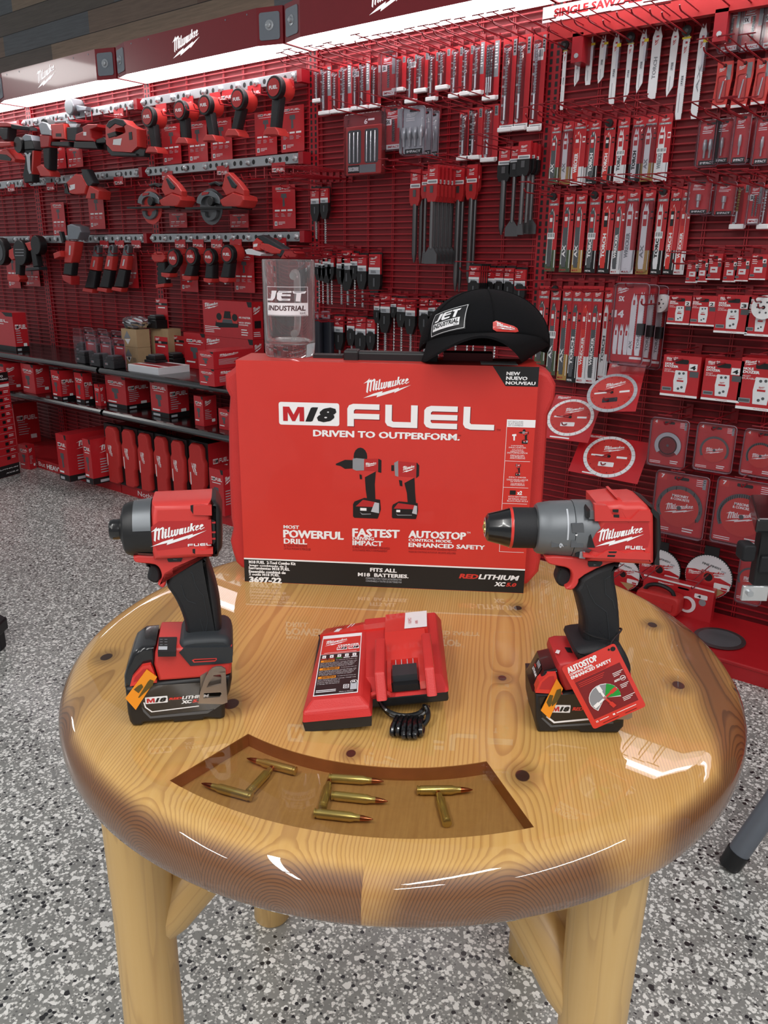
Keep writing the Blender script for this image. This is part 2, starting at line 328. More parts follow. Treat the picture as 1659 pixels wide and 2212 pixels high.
# table timber: boards run along local y, each cut from its own log (rings around a pith line)
BOARDS = [(-9, -.36, -.04, .3), (-.28, -.2, -.05, .05), (-.132, -.055, -.05, .6), (.021, .143, -.055, .2), (.26, .4, -.03, .9)]
KNOTS = [(-.392, -.054, .010), (.121, -.299, .010), (-.058, -.264, .007), (.372, .068, .009), (.349, -.108, .010), (-.205, -.167, .012), (.182, .122, .008), (.128, -.096, .007), (.425, -.101, .003)]
def timber(key, boards=True):
    N = NT(key); P = N.obj(); x, y, z = N.sep(P)
    if boards:
        a, zc, seed = -.36, -.02, .3
        A = N.math('ADD', 0.0, BOARDS[0][1]); Z = N.math('ADD', 0.0, BOARDS[0][2]); SD = N.math('ADD', 0.0, BOARDS[0][3])
        for i in range(1, len(BOARDS)):
            g = N.math('GREATER_THAN', x, BOARDS[i][0]); d = [BOARDS[i][k] - BOARDS[i - 1][k] for k in (1, 2, 3)]
            A = N.math('MULTIPLY_ADD', g, d[0], A); Z = N.math('MULTIPLY_ADD', g, d[1], Z); SD = N.math('MULTIPLY_ADD', g, d[2], SD)
    else: A, Z, SD = 0.03, 0.01, 0.0
    dx = N.math('SUBTRACT', x, A); dz = N.math('SUBTRACT', z, Z)
    nv = N.comb(N.math('MULTIPLY', x, 7.0), N.math('MULTIPLY', y, 2.2), N.math('MULTIPLY_ADD', SD, 9.0, N.math('MULTIPLY', z, 7.0)))
    n1 = N.math('SUBTRACT', N.noise(nv, 1.3, 2), .5)
    r = N.math('SQRT', N.math('ADD', N.math('MULTIPLY', dx, dx), N.math('MULTIPLY', dz, dz)))
    r = N.math('ADD', r, N.math('MULTIPLY', n1, .007)); dark = None
    if boards:
        for i, (kx, ky, kr) in enumerate(KNOTS):
            a_ = math.radians(8); lx = kx * math.cos(a_) - ky * math.sin(a_); ly = kx * math.sin(a_) + ky * math.cos(a_)
            ux = N.math('SUBTRACT', x, lx); uy = N.math('MULTIPLY', N.math('SUBTRACT', y, ly), .75)
            q = N.math('SQRT', N.math('ADD', N.math('MULTIPLY', ux, ux), N.math('MULTIPLY', uy, uy)))
            bumpk = N.math('EXPONENT', N.math('MULTIPLY', q, -1.0 / (kr * 1.7))); r = N.math('MULTIPLY_ADD', bumpk, kr * 1.5, r)
            k1 = N.math('SUBTRACT', 1.0, smooth(N, q, kr * .65, kr * .9)); k2 = N.math('MULTIPLY', N.math('SUBTRACT', 1.0, smooth(N, q, kr * .8, kr * 2.6)), .45)
            d = N.math('MAXIMUM', k1, k2); dark = d if dark is None else N.math('MAXIMUM', dark, d)
    ph = N.math('MULTIPLY', r, 1 / .003); rg = N.math('FRACT', ph)
    late = N.math('MULTIPLY', smooth(N, rg, .45, .9), N.math('SUBTRACT', 1.0, smooth(N, rg, .93, 1.0)))
    ny = N.sep(N.n('TexCoord').outputs['Normal']); end = smooth(N, N.math('SQRT', N.math('ADD', N.math('MULTIPLY', ny[1], ny[1]), N.math('MULTIPLY', N.math('MULTIPLY', ny[0], ny[0]), .6))), .35, .78)
    heart = N.math('MAXIMUM', N.math('SUBTRACT', 1.0, smooth(N, r, .03, .048)), N.math('MULTIPLY', end, N.math('SUBTRACT', 1.0, smooth(N, r, .082, .122))))
    fib = N.noise(N.comb(N.math('MULTIPLY', x, 130.0), N.math('MULTIPLY', y, 5.0), N.math('MULTIPLY', z, 130.0)), 1.0, 3)
    big = N.noise(N.comb(N.math('MULTIPLY', x, 5.0), N.math('MULTIPLY', y, 1.2), SD), 2.0, 2)
    sap = N.mix(big, hexc('D6AA62'), hexc('C29650')); sap = N.mix(N.math('MULTIPLY', SD, .4), sap, hexc('C08A44')); sap = N.mix(N.math('MULTIPLY', N.math('SUBTRACT', fib, .35), .5, clamp=True), sap, hexc('EBC98C'))
    sap = N.mix(N.math('MULTIPLY', end, .5), sap, hexc('94622F')); sapl = N.mix(N.math('MULTIPLY', late, N.math('MULTIPLY_ADD', end, .25, .42)), sap, hexc('8A5424')); hrt = N.mix(N.math('MULTIPLY', late, .8), hexc('6C3E1D'), hexc('301809'))
    c = N.mix(N.math('MULTIPLY', heart, .9), sapl, hrt)
    if boards: c = N.mix(dark, c, hexc('2E1708'))
    N.put(N.b.inputs['Base Color'], c); N.b.inputs['Roughness'].default_value = .45
    if boards: N.b.inputs['Coat Weight'].default_value = 1.0; N.b.inputs['Coat Roughness'].default_value = .012; N.b.inputs['Coat IOR'].default_value = 1.52
    else: N.b.inputs['Coat Weight'].default_value = .25; N.b.inputs['Coat Roughness'].default_value = .25
    return N
timber('timber'); timber('logwood', False)
# log legs: pale streaky pine along local z
def logmat(key):
    N = NT(key); x, y, z = N.sep(N.obj())
    v = N.comb(N.math('MULTIPLY', x, 20.0), N.math('MULTIPLY', y, 20.0), N.math('MULTIPLY', z, 1.6))
    a = N.noise(v, 1.0, 2); b = N.noise(N.comb(N.math('MULTIPLY', x, 170.0), N.math('MULTIPLY', y, 170.0), N.math('MULTIPLY', z, 5.0)), 1.0, 2)
    st = N.math('FRACT', N.math('MULTIPLY', a, 9.0)); ln = N.math('MULTIPLY', smooth(N, st, .6, .95), N.math('SUBTRACT', 1.0, smooth(N, st, .95, 1.0)))
    c = N.mix(a, hexc('D2AC6C'), hexc('BA8F52')); c = N.mix(N.math('MULTIPLY', ln, .3), c, hexc('8E6230')); c = N.mix(N.math('MULTIPLY', b, .3), c, hexc('E2C48C'))
    vo = N.n('TexVoronoi'); N.put(vo.inputs['Vector'], N.comb(x, y, N.math('MULTIPLY', z, .8))); vo.inputs['Scale'].default_value = 7.5
    kn = N.math('SUBTRACT', 1.0, smooth(N, vo.outputs['Distance'], .03, .075)); c = N.mix(kn, c, hexc('4A2C16'))
    N.put(N.b.inputs['Base Color'], c); N.b.inputs['Roughness'].default_value = .42; N.b.inputs['Coat Weight'].default_value = .2; N.b.inputs['Coat Roughness'].default_value = .25
logmat('log')
mat('recess_wall', 'A26C38', .6, var=.3)
# ------------------------------------------------------------------ the room
b = MB(); b.box(-7, 7, -5, 9, -.05, 0, 'floor_flakes'); o = struct(b.build('floor'))
b = MB(); b.box(-7.5, 3.2, .06, .16, -.06, 3.6, 'planks'); o = struct(b.build('wall_back')); on_wall(o, 0, 0, 0)
BAYS = [-6.38, -5.165, -3.95, -2.735, -1.535, -.32, .9]
BNAME = ['far left', 'left', 'second', 'third', 'fourth', 'right']
BAYN = ['at the left edge of the photo', 'with the grinders and the jigsaw', 'with the circular saws', 'with the long drill bits and chisels', 'with the saw blades under the white banner', 'beyond the right edge']
def bay(i):
    u0, u1 = BAYS[i], BAYS[i + 1]; w = u1 - u0
    t = on_wall(thing('display_panel', 'red wire-fronted wall panel ' + ['at the left edge of the photo', 'behind the grinders, sander and jigsaw', 'behind the two circular saws', 'behind the drill bit packs and chisels', 'behind the saw blade packs', 'past the hole saw boxes'][i], 'display panel', group='red wall panels'), u0, 0, 0)
    m = MB(); m.box(.0, w - .0285, .012, .05, .05, 2.33, 'redwall'); m.build('back_sheet', t)
    m = MB(); z = .075
    while z < 2.3:
        m.box(.027, w - .0285, -.004, .001, z, z + .0052, 'redwire'); z += .0254
    for k in range(9):
        for dx in (-.004, .004):
            xx = .04 + (w - .08) * k / 8 + dx; m.box(xx - .0018, xx + .0018, .001, .0045, .06, 2.31, 'redwire')
    m.build('wire_grid', t)
    for s_, xx in ((0, .0), (1, w)):
        if s_ == 1 and i < 5: continue
        m = MB(); m.box(xx - .0278 * (i > 0 or s_ == 1), xx + .0278, -.006, .03, 0.05, 2.33, 'redwire')
        z = .1
        while z < 2.3:
            for sx in (-.013, .013): m.rect(xx + sx - .0055, xx + sx + .0055, z, z + .017, -.0066, 'black')
            z += .0254
        m.build('upright', t)
    d = on_wall(thing('base_deck', 'red base deck below the wall panel ' + BAYN[i], 'shelf base', group='red base decks'), u0, 0, 0)
    m = MB(); m.box(.002, w - .002, -.38, -.009, .048, .062, 'reddeck'); m.build('deck', d, bev=.004)
    m = MB(); m.box(.004, w - .004, -.375, -.36, 0.0, .048, 'reddeck')
    if i in (1, 2):
        q = .1 + .06 * (i == 2); m.text('Nothing But', q, q + .29, .006, .044, -.3762, 'white', 0, .0); m.text('HEAVY', q + .31, q + .48, .012, .042, -.3762, 'white', 0, .04); m.text('DUTY', q + .5, q + .62, .012, .042, -.3762, 'white', 0, .04)
    m.build('kick_plate', d)
for i in range(6): bay(i)
def canopy(i):
    u0, u1 = BAYS[i], BAYS[i + 1]; w = u1 - u0; zb, zt = 2.2, 2.342; e = .006
    t = on_wall(thing('light_canopy', ['dark red light canopy cut off at the left edge', 'dark red light canopy over the grinders and jigsaw', 'dark red light canopy over the circular saws', 'dark red light canopy over the long drill bits', 'dark red light canopy behind the white banner', 'dark red light canopy beyond the right edge'][i], 'light canopy', group='dark red light canopies'), u0, 0, 0)
    F, D1, c = -.22, -.185, .128
    m = MB(); out = [(e, -.009), (e, D1), (c, F), (w - c, F), (w - e, D1), (w - e, -.009)]
    n = len(out); vs = [(x, y, zb - .004) for x, y in out] + [(x, y, zt) for x, y in out]
    m.add(vs, [(j, j + 1, j + 1 + n, j + n) for j in range(n - 1)] + [tuple(range(n, 2 * n))], 'redcan'); 
    vs = [(x, y + .004 if y < 0 else y, zb - .004) for x, y in out] + [(x, y + .004, zt) for x, y in out]
    m.logo(w / 2 - .1, w / 2 + .1, zb + .02, zt - .02, F - .001, 'lit_logo')
    for xx in (c + .06, c + .2, w - c - .2, w - c - .06): m.flat(circ(xx, zt - .016, .004, 8), F - .001, 'greymet')
    m.build('housing', t)
    m = MB(); m.add([(e, -.009, zb), (e, D1 + .003, zb), (c, F + .003, zb), (w - c, F + .003, zb), (w - e, D1 + .003, zb), (w - e, -.009, zb)], [(0, 1, 2, 3, 4, 5)], 'underside'); m.build('lit_diffuser', t)  # diffuser panel of the canopy; it glows by its own emissive material
    m = MB(); m.box(.16, w - .16, F + .035, F + .06, zb - .006, zb - .002, 'led'); m.build('lamp_tube', t)
    for s_ in (0, 1):
        m = MB(); a = Vector((e, D1)) if s_ == 0 else Vector((w - c, F)); bb = Vector((c, F)) if s_ == 0 else Vector((w - e, D1)); d = (bb - a).normalized(); q = a + (bb - a) * .5
        m.T = Matrix.Translation((q.x, q.y, (zb + zt) / 2)) @ Matrix.Rotation(math.atan2(d.y, d.x), 4, 'Z')
        m.prism(rrect(-.05, .05, -.056, .05, .01), -.004, .0, 'greymet'); m.build('end_plate', t)
        m = MB(); m.T = Matrix.Translation((q.x, q.y, (zb + zt) / 2)) @ Matrix.Rotation(math.atan2(d.y, d.x), 4, 'Z')
        m.lathe([(.021, -.004), (.021, -.006), (.013, -.007), (.012, -.016), (.006, -.019)][::-1], 'steel', 'y', n=12); m.build('bolt', t)
for i in range(6): canopy(i)
def shelf(i, zt, who):
    u0, u1 = BAYS[i], BAYS[i + 1]; w = u1 - u0
    t = on_wall(thing('shelf', who, 'shelf', group='black shelves'), u0, 0, 0)
    m = MB(); m.box(.004, w - .004, -.44, -.009, zt - .03, zt, 'shelfblk'); m.build('board', t)
    m = MB(); m.prism([(.0, 0)] * 0 or [(-.44, zt), (-.452, zt - .003), (-.46, zt - .014), (-.458, zt - .03), (-.44, zt - .04)], .012, w - .012, 'shelfblk'); m.T = None
    vs = [(v[1], v[0], v[2]) for v in m.v]; m.v = vs; m.f = [f[::-1] for f in m.f]; m.box(.012, w - .012, -.4615, -.457, zt - .022, zt - .013, 'dkgrey'); m.build('price_rail', t)
    for xx in (.008, w - .008):
        m = MB(); m.prism([(-.42, zt - .032), (-.009, zt - .032), (-.009, zt - .1)], xx - .003, xx + .003, 'shelfblk'); m.v = [(v[1], v[0], v[2]) for v in m.v]; m.build('bracket', t)
for i, nm in ((0, 'the left edge'), (1, 'the grinder panel'), (2, 'the circular saw panel')):
    shelf(i, .735, 'upper black metal shelf below ' + nm); shelf(i, .5, 'lower black metal shelf below ' + nm)
# ------------------------------------------------------------------ the round table
TC = Vector(cw(.026, 1.004) + (.8,)); BA = TH + math.radians(-8)
T = thing('round_table', 'round glossy pine log table with brass cartridges spelling JET in its top', 'table', (TC.x, TC.y, 0))
def table_top():
    th0, th1, ri, ro, dp = -127.3, -72.5, .288, .396, .016
    prof = [(.411, 0), (.421, -.0012), (.431, -.005), (.439, -.011), (.4445, -.019), (.447, -.028), (.447, -.042), (.4455, -.052), (.441, -.0585), (.430, -.062)]
    angs = sorted(set([i * 360 / 144 - 180 for i in range(144)] + [th0, th1])); angs = [a for a in angs if min(abs(a - th0), abs(a - th1)) > .9 or a in (th0, th1)]; n = len(angs)
    m = MB(); rings = [.02, ri, ro] ; vs = [(0, 0, 0)]
    def pt(r, a, z=0): return (r * cos(a), r * sin(a), z)
    for r in rings: vs += [pt(r, a) for a in angs]
    for r, z in prof: vs += [pt(r, a, z) for a in angs]
    fs = []; k = len(rings) + len(prof); inside = lambda j: th0 - 1e-6 <= angs[j] < th1 - 1e-6
    for j in range(n): fs.append((0, 1 + j, 1 + (j + 1) % n))
    for q in range(k - 1):
        for j in range(n):
            if q == 1 and inside(j): continue
            a, b_ = 1 + q * n + j, 1 + q * n + (j + 1) % n; fs.append((a, a + n, b_ + n, b_))
    fs.append(tuple(1 + (k - 1) * n + j for j in range(n - 1, -1, -1)))
    m.add(vs, fs, 'timber', True)
    sec = [j for j in range(n) if th0 - 1e-6 <= angs[j] <= th1 + 1e-6]
    inn = [pt(ri, angs[j]) for j in sec]; outr = [pt(ro, angs[j]) for j in sec]; k2 = len(sec)
    loop = inn + outr[::-1]; low = [(x, y, -dp) for x, y, z in loop]; L = len(loop)
    m.add(loop + low, [(j, (j + 1) % L, (j + 1) % L + L, j + L) for j in range(L)], 'recess_wall')
    m.add([(x, y, -dp) for x, y, z in inn + outr], [(j, j + k2, j + 1 + k2, j + 1) for j in range(k2 - 1)], 'recess_floor')
    Rm = Matrix.Rotation(math.radians(8), 4, 'Z'); m.v = [tuple(Rm @ Vector(v)) for v in m.v]
    o = m.build('tabletop', T, angle=50); o.location = (0, 0, .8); o.rotation_euler = (0, 0, BA)
    m = MB(); m.add([(x, y, -.0008) for x, y, z in inn + outr], [(j, j + k2, j + 1 + k2, j + 1) for j in range(k2 - 1)], 'resin'); o = m.build('resin_inlay', T); o.location = (0, 0, .8); o.rotation_euler = (0, 0, TH)
N = NT('recess_floor'); P = N.obj(); x, y, z = N.sep(P)
ln = N.noise(N.comb(N.math('MULTIPLY', x, 300.0), N.math('MULTIPLY', y, 18.0), 0.0), 1.0, 2); cut = N.noise(P, 160, 3)
c = N.mix(ln, hexc('D2A766'), hexc('AE8048')); c = N.mix(N.math('MULTIPLY', cut, .35), c, hexc('94683A')); N.put(N.b.inputs['Base Color'], c); N.b.inputs['Roughness'].default_value = .6
table_top()
LEGS = [cw(*p) for p in ((-.29, .79), (.24, .68), (.297, 1.248), (-.222, 1.334))]
for k, (lx, ly) in enumerate(LEGS):
    m = MB(); n = 28; zs = [0, .006, .1, .25, .4, .55, .68, .748]; pr = []
    for z in zs: pr.append((.0375 + .0018 * math.sin(z * 9 + k) - (.004 if z == 0 else 0) + .002 * (z - .4), z))
    m.lathe(pr, 'log', n=n); o = m.build('leg', T); o.location = (lx - TC.x, ly - TC.y, 0); o.rotation_euler = (0, 0, k * 1.3)
    d = Vector((TC.x - .02 - lx, TC.y - ly, 0)).normalized(); L = .34; a = Vector((lx - TC.x, ly - TC.y, .515)) + d * .012; e = a + (d + Vector((0, 0, .72))).normalized() * L
    m = MB(); ax = (e - a).normalized(); m.lathe([(.014, -.03), (.03, -.012), (.037, .02), (.038, .2), (.038, L)], 'log', n=20)
    o = m.build('brace', T); o.location = a; o.rotation_euler = ax.to_track_quat('Z', 'Y').to_euler()
# ------------------------------------------------------------------ frames for the things on the table
class FR:                                              # a thing's own frame; px() meets a photo pixel's line of sight with one of its planes
    def __init__(s, o, R): s.o = Vector(o); s.R = R; s.Rt = R.transposed(); s.cl = s.Rt @ (CAM - s.o)
    def px(s, p, axis, val):
        r = s.Rt @ ray(*p); t = (val - s.cl[axis]) / r[axis]; return s.cl + r * t
    def sil(s, pts, y): return [(q[0], q[2]) for q in (s.px(p, 1, y) for p in pts)]
    def yaw(s): return math.atan2(s.R[1][0], s.R[0][0])
def crop(ox, oy, sc): return lambda *p: [(ox + x / sc, oy + y / sc) for x, y in p]
def yawm(a): return Matrix.Rotation(a, 3, 'Z')
def base_frame(pa, pb, z, hw):                         # near bottom edge pa-pb (pixels) of a thing standing at height z, half depth hw
    A = at_z(*pa, z); B = at_z(*pb, z); a = math.atan2(B.y - A.y, B.x - A.x); R = yawm(a); return FR((A + B) / 2 + R @ Vector((0, hw, 0)), R)
def keyhole(outer, hole):
    if parea(outer) < 0: outer = outer[::-1]
    if parea(hole) > 0: hole = hole[::-1]
    i, j = min(((i, j) for i in range(len(outer)) for j in range(len(hole))), key=lambda q: (outer[q[0]][0] - hole[q[1]][0]) ** 2 + (outer[q[0]][1] - hole[q[1]][1]) ** 2)
    return outer[:i + 1] + hole[j:] + hole[:j + 1] + outer[i:]
def part(name, parent, F, pts, y0, y1, r, m, it=0, yp=None, r2=None):
    b = MB(); p = F.sil(pts, y0 if yp is None else yp)
    if it: p = chaikin(p, it)
    b.pillow(p, y0, y1, r, m, r2=r2); return b.build(name, parent)
def rc(F, c, lb, rt, y):                               # left-bottom and right-top corners of a printed word -> x0, x1, z0, z1
    a, b = F.sil(c(lb, rt), y); return a[0], b[0], a[1], b[1]
def batt_print(b, F, c, y, words=True):
    pass
def orange_tag(parent, F, c, quad, sil1, sil2, y):
    b = MB(); b.prism(F.sil(c(*quad), y), y, y + .0012, 'orange'); 
    for s_ in (sil1, sil2): b.flat(F.sil(c(*s_), y - .0004), y - .0004, 'dkolive')
    o = b.build('sticker', parent); o['label'] = 'orange battery sticker'; return o
mat('dkolive', '5A4A1C', .5)
# ------------------------------------------------------------------ impact driver (left)
def impact_driver():
    c = crop(200, 1050, 4.0222); pa, pb = c((345, 2095), (1150, 2025)); hw = .037
    F = base_frame(pa, pb, .8, hw); t = thing('impact_driver', 'red and black cordless impact driver standing on its battery, left of the charger', 'impact driver', F.o, F.yaw())
    P = lambda nm, pts, *a, **k: part(nm, t, F, c(*pts), *a, **k)
    P('motor_housing', [(520, 117), (930, 98), (1035, 90), (1048, 588), (900, 594), (540, 610), (525, 560), (460, 392), (505, 350)], -.030, .030, .013, 'redtool', yp=-.012)
    hd = [o for o in t.children if o.name.startswith('motor_housing')][0]
    b = MB(); y = -.0303; x0, x1, z0, z1 = rc(F, c, (505, 527), (988, 316), y)
    pan = F.sil(c((468, 386), (575, 306), (850, 302), (1030, 290), (1040, 500), (560, 560)), y + .0002); b.flat(pan, y + .0001, 'redtool2')
    b.logo(x0, x1, z0, z1, y - .0004, 'white'); b.fuel(*rc(F, c, (828, 524), (1030, 492), y), y - .0004, 'white'); b.build('side_badge', t)
    for q, r_ in (([(850, 170), (875, 165), (875, 245), (852, 210)], [(875, 172), (940, 165), (1034, 175), (1036, 255), (875, 250)]), ([(868, 548), (892, 545), (892, 590), (870, 580)], [(892, 546), (960, 560), (1046, 540), (1046, 590), (892, 592)])):
        b = MB(); b.prism(F.sil(c(*q), -.0302), -.0304, -.029, 'black'); b.prism(F.sil(c(*r_), -.032), -.0325, -.026, 'redtool'); b.build('air_vent', t)
    P('rear_cap', [(1032, 90), (1070, 97), (1105, 140), (1125, 200), (1128, 500), (1105, 545), (1090, 582), (1045, 588)], -.0285, .0285, .009, 'black', yp=-.012)
    b = MB(); b.prism(F.sil(c((1036, 290), (1062, 300), (1068, 480), (1048, 510)), -.0288), -.0292, -.02, 'black')
    for yy in (312, 396, 452): b.prism(F.sil(c((1036, yy), (1068, yy - 3), (1068, yy + 12), (1036, yy + 12)), -.0295), -.03, -.026, 'redtool2')
    b.build('rear_grille', t)
    # nose, lathed about the tool axis
    q = lambda x, yv: F.px(c((x, yv))[0], 1, 0.0); ax = q(400, 366)[2]
    def X(x): return q(x, 366)[0]
    def Rr(top, bot): return (q(400, top)[2] - q(400, bot)[2]) / 2
    b = MB(); b.lathe([(Rr(298, 440), X(235)), (Rr(200, 522), X(270)), (Rr(180, 545), X(274)), (Rr(158, 572), X(290)), (Rr(140, 585), X(330)), (Rr(132, 592), X(380)), (Rr(120, 606), X(535))], 'black', 'x', (0, 0, ax), 32); b.build('nose_boot', t)
    b = MB(); b.lathe([(Rr(131, 593) + .0006, X(378)), (Rr(118, 605) + .0008, X(532))], 'gun', 'x', (0, 0, ax), 20, 75, 168); b.build('gear_collar', t); b = MB(); b.lathe([(Rr(131, 593) + .0006, X(400)), (Rr(118, 605) + .0008, X(535))], 'dksteel', 'x', (0, 0, ax), 8, 220, 262); b.build('collar_insert', t)
    b = MB(); b.lathe([(Rr(300, 440), X(225)), (Rr(300, 440), X(275))], 'blackgl', 'x', (0, 0, ax), 20)
    b.lathe([(Rr(320, 420), X(146)), (Rr(298, 442), X(150)), (Rr(290, 450), X(160)), (Rr(284, 456), X(185)), (Rr(284, 456), X(240)), (Rr(300, 440), X(244))], 'blackgl', 'x', (0, 0, ax), 24); b.build('hex_chuck', t)
    P('trigger_frame', [(350, 600), (540, 606), (1046, 580), (1000, 600), (940, 622), (640, 752), (646, 800), (632, 875), (605, 892), (575, 872), (562, 855), (590, 838), (602, 790), (592, 745), (572, 705), (530, 682), (385, 673), (354, 655)], -.021, .021, .0035, 'redtool', it=1)
    P('trigger', [(440, 672), (530, 680), (578, 710), (598, 760), (596, 820), (565, 852), (530, 852), (490, 832), (473, 810), (473, 780), (490, 745), (480, 705)], -.011, .011, .006, 'rubber', it=1)
    b = MB(); b.prism(F.sil(c((650, 606), (785, 600), (783, 625), (770, 655), (660, 658), (650, 640)), -.022), -.0225, -.018, 'black'); b.flat(F.sil(c((700, 632), (735, 637), (735, 643), (700, 641)), -.0228), -.0228, 'dkgrey'); b.build('direction_switch', t)
    P('grip', [(1015, 598), (1000, 680), (1040, 790), (1075, 900), (1105, 1050), (1118, 1200), (1122, 1320), (1080, 1345), (900, 1350), (810, 1330), (800, 1230), (780, 1150), (740, 1050), (690, 960), (632, 885), (648, 800), (636, 755), (940, 622)], -.019, .019, .011, 'grip', it=1)
    b = MB(); g = lambda *pts: F.sil(c(*pts), -.0192)
    for a in (((850, 748), (868, 762), (890, 850), (925, 915), (960, 950), (1003, 1165), (985, 1262), (965, 1262), (935, 1160)), ((770, 860), (800, 960), (830, 1000), (895, 1020))): b.tube([(x, -.0192, z) for x, z in g(*a)], .0005, 'rubber2', 5)
    b.build('grip_seam', t)
    P('foot_boot', [(748, 1385), (800, 1330), (1130, 1310), (1200, 1340), (1222, 1420), (1220, 1530), (1190, 1537), (850, 1562), (760, 1455), (746, 1440)], -.036, .032, .011, 'rubber2', it=1)
    P('base_housing', [(530, 1565), (538, 1460), (560, 1405), (745, 1400), (1212, 1400), (1212, 1545), (1204, 1640), (1150, 1662), (570, 1706)], -.0375, .034, .008, 'redtool')
    b = MB(); b.prism(F.sil(c((752, 1446), (850, 1562), (1190, 1537), (1215, 1530), (1218, 1420), (1190, 1400), (800, 1405)), -.0385), -.0388, -.03, 'rubber2'); b.flat(F.sil(c((862, 1513), (885, 1502), (1078, 1494), (1080, 1508), (1065, 1524), (878, 1534)), -.039), -.039, 'redtool'); b.flat(F.sil(c((880, 1512), (1070, 1502), (1068, 1512), (885, 1524)), -.0392), -.0392, 'black'); b.build('side_boot', t)
    zt = max(v.co.z for v in [o for o in t.children if o.name.startswith('base_housing')][0].data.vertices) + .0004
    pp = [F.px(q_, 2, zt) for q_ in c((565, 1440), (575, 1312), (733, 1310), (722, 1438))]
    b = MB(); b.add([tuple(v) for v in pp] + [(v.x, v.y, zt - .006) for v in pp], [(0, 1, 2, 3), (0, 4, 5, 1), (1, 5, 6, 2), (2, 6, 7, 3), (3, 7, 4, 0)], 'black')
    pq = [F.px(q_, 2, zt + .0003) for q_ in c((572, 1422), (574, 1392), (650, 1392), (648, 1422))]; b.add([tuple(v) for v in pq], [(0, 1, 2, 3)], 'lgrey')
    for xx, yy in ((585, 1330), (585, 1352), (585, 1375), (625, 1330), (625, 1352), (625, 1375)):
        pq = [F.px(q_, 2, zt + .0003) for q_ in c((xx, yy + 4), (xx, yy), (xx + 24, yy), (xx + 24, yy + 4))]; b.add([tuple(v) for v in pq], [(0, 1, 2, 3)], 'grey')
    b.build('mode_panel', t)
    # battery pack
    B = P('battery_pack', [(278, 1765), (300, 1990), (318, 2060), (345, 2095), (430, 2095), (450, 2068), (690, 2052), (702, 2068), (965, 2046), (980, 2030), (1110, 2040), (1150, 2020), (1152, 1900), (1195, 1790), (1212, 1690), (1200, 1640), (560, 1700), (300, 1752)], -.037, .037, .008, 'black')
    b = MB(); p = F.sil(c((276, 1755), (272, 1650), (300, 1560), (345, 1455), (430, 1395), (545, 1385), (552, 1560), (585, 1705)), -.03); b.pillow(p, -.033, .028, .007, 'blackgl'); o = b.build('latch_cover', B)
    b = MB(); y = -.0372; b.prism(F.sil(c((326, 1732), (345, 1660), (430, 1560), (505, 1545), (530, 1600), (560, 1700)), y), y - .002, -.025, 'redgloss'); b.flat(F.sil(c((355, 1705), (370, 1660), (440, 1590), (490, 1585), (505, 1660)), y - .0022), y - .0022, 'redtool2'); b.build('latch_button', B)
    b = MB(); y = -.0374; b.flat(F.sil(c((430, 1740), (1180, 1690), (1150, 1880), (1060, 1940), (500, 2000), (420, 1900)), y), y, 'blackgl')
    ln = c((440, 1880), (455, 1925), (512, 1966), (925, 1915)); q2 = c((452, 1880), (466, 1920), (518, 1957), (925, 1906)); b.flat(F.sil(ln + q2[::-1], y - .0003), y - .0003, 'white')
    b.flat(F.sil(c((425, 1915), (440, 1960), (500, 2020), (1000, 1975), (1060, 1935), (1000, 1950), (505, 2000)), y - .0003), y - .0003, 'dkgrey')
    b.m18(*rc(F, c, (460, 1893), (650, 1820), y), y - .0004); b.text('RED', *rc(F, c, (664, 1858), (775, 1830), y), y - .0004, 'redgloss', .2, .04); b.text('LITHIUM', *rc(F, c, (778, 1852), (1010, 1806), y), y - .0004, 'white', .2, .04)
    b.text('XC', *rc(F, c, (772, 1890), (862, 1854), y), y - .0004, 'white', .2, .04); b.text('5.0', *rc(F, c, (868, 1880), (960, 1846), y), y - .0004, 'redgloss', .2, .04); b.build('print', B)
    orange_tag(B, F, c, [(285, 1845), (470, 1595), (560, 1660), (375, 1945)], [(358, 1768), (395, 1735), (425, 1720), (440, 1745), (400, 1800)], [(395, 1838), (480, 1700), (500, 1680), (530, 1690), (525, 1730), (430, 1815), (405, 1840)], -.041)
    # belt clip: folded steel with two windows
    y = -.047; ol = F.sil(c((1040, 1582), (1075, 1570), (1120, 1570), (1155, 1592), (1172, 1880), (1130, 1896), (918, 1890), (935, 1790), (975, 1680), (1010, 1610)), y)
    ol = keyhole(ol, F.sil(c((1052, 1645), (1112, 1638), (1120, 1660), (1115, 1722), (990, 1750), (1020, 1690)), y)); ol = keyhole(ol, F.sil(c((968, 1800), (1112, 1792), (1122, 1805), (1105, 1832), (962, 1845)), y))
    b = MB(); b.prism(ol, y, y + .0022, 'clip'); b.prism(F.sil(c((985, 1640), (1000, 1612), (935, 1650), (938, 1780), (1120, 1740), (1120, 1660)), -.039), -.0395, -.036, 'clip'); b.box(*(lambda a: (a[0], a[1], y, -.036, a[2], a[2] + .002))(rc(F, c, (1100, 1600), (1150, 1580), -.04)), 'clip'); b.build('belt_clip', t)
impact_driver()
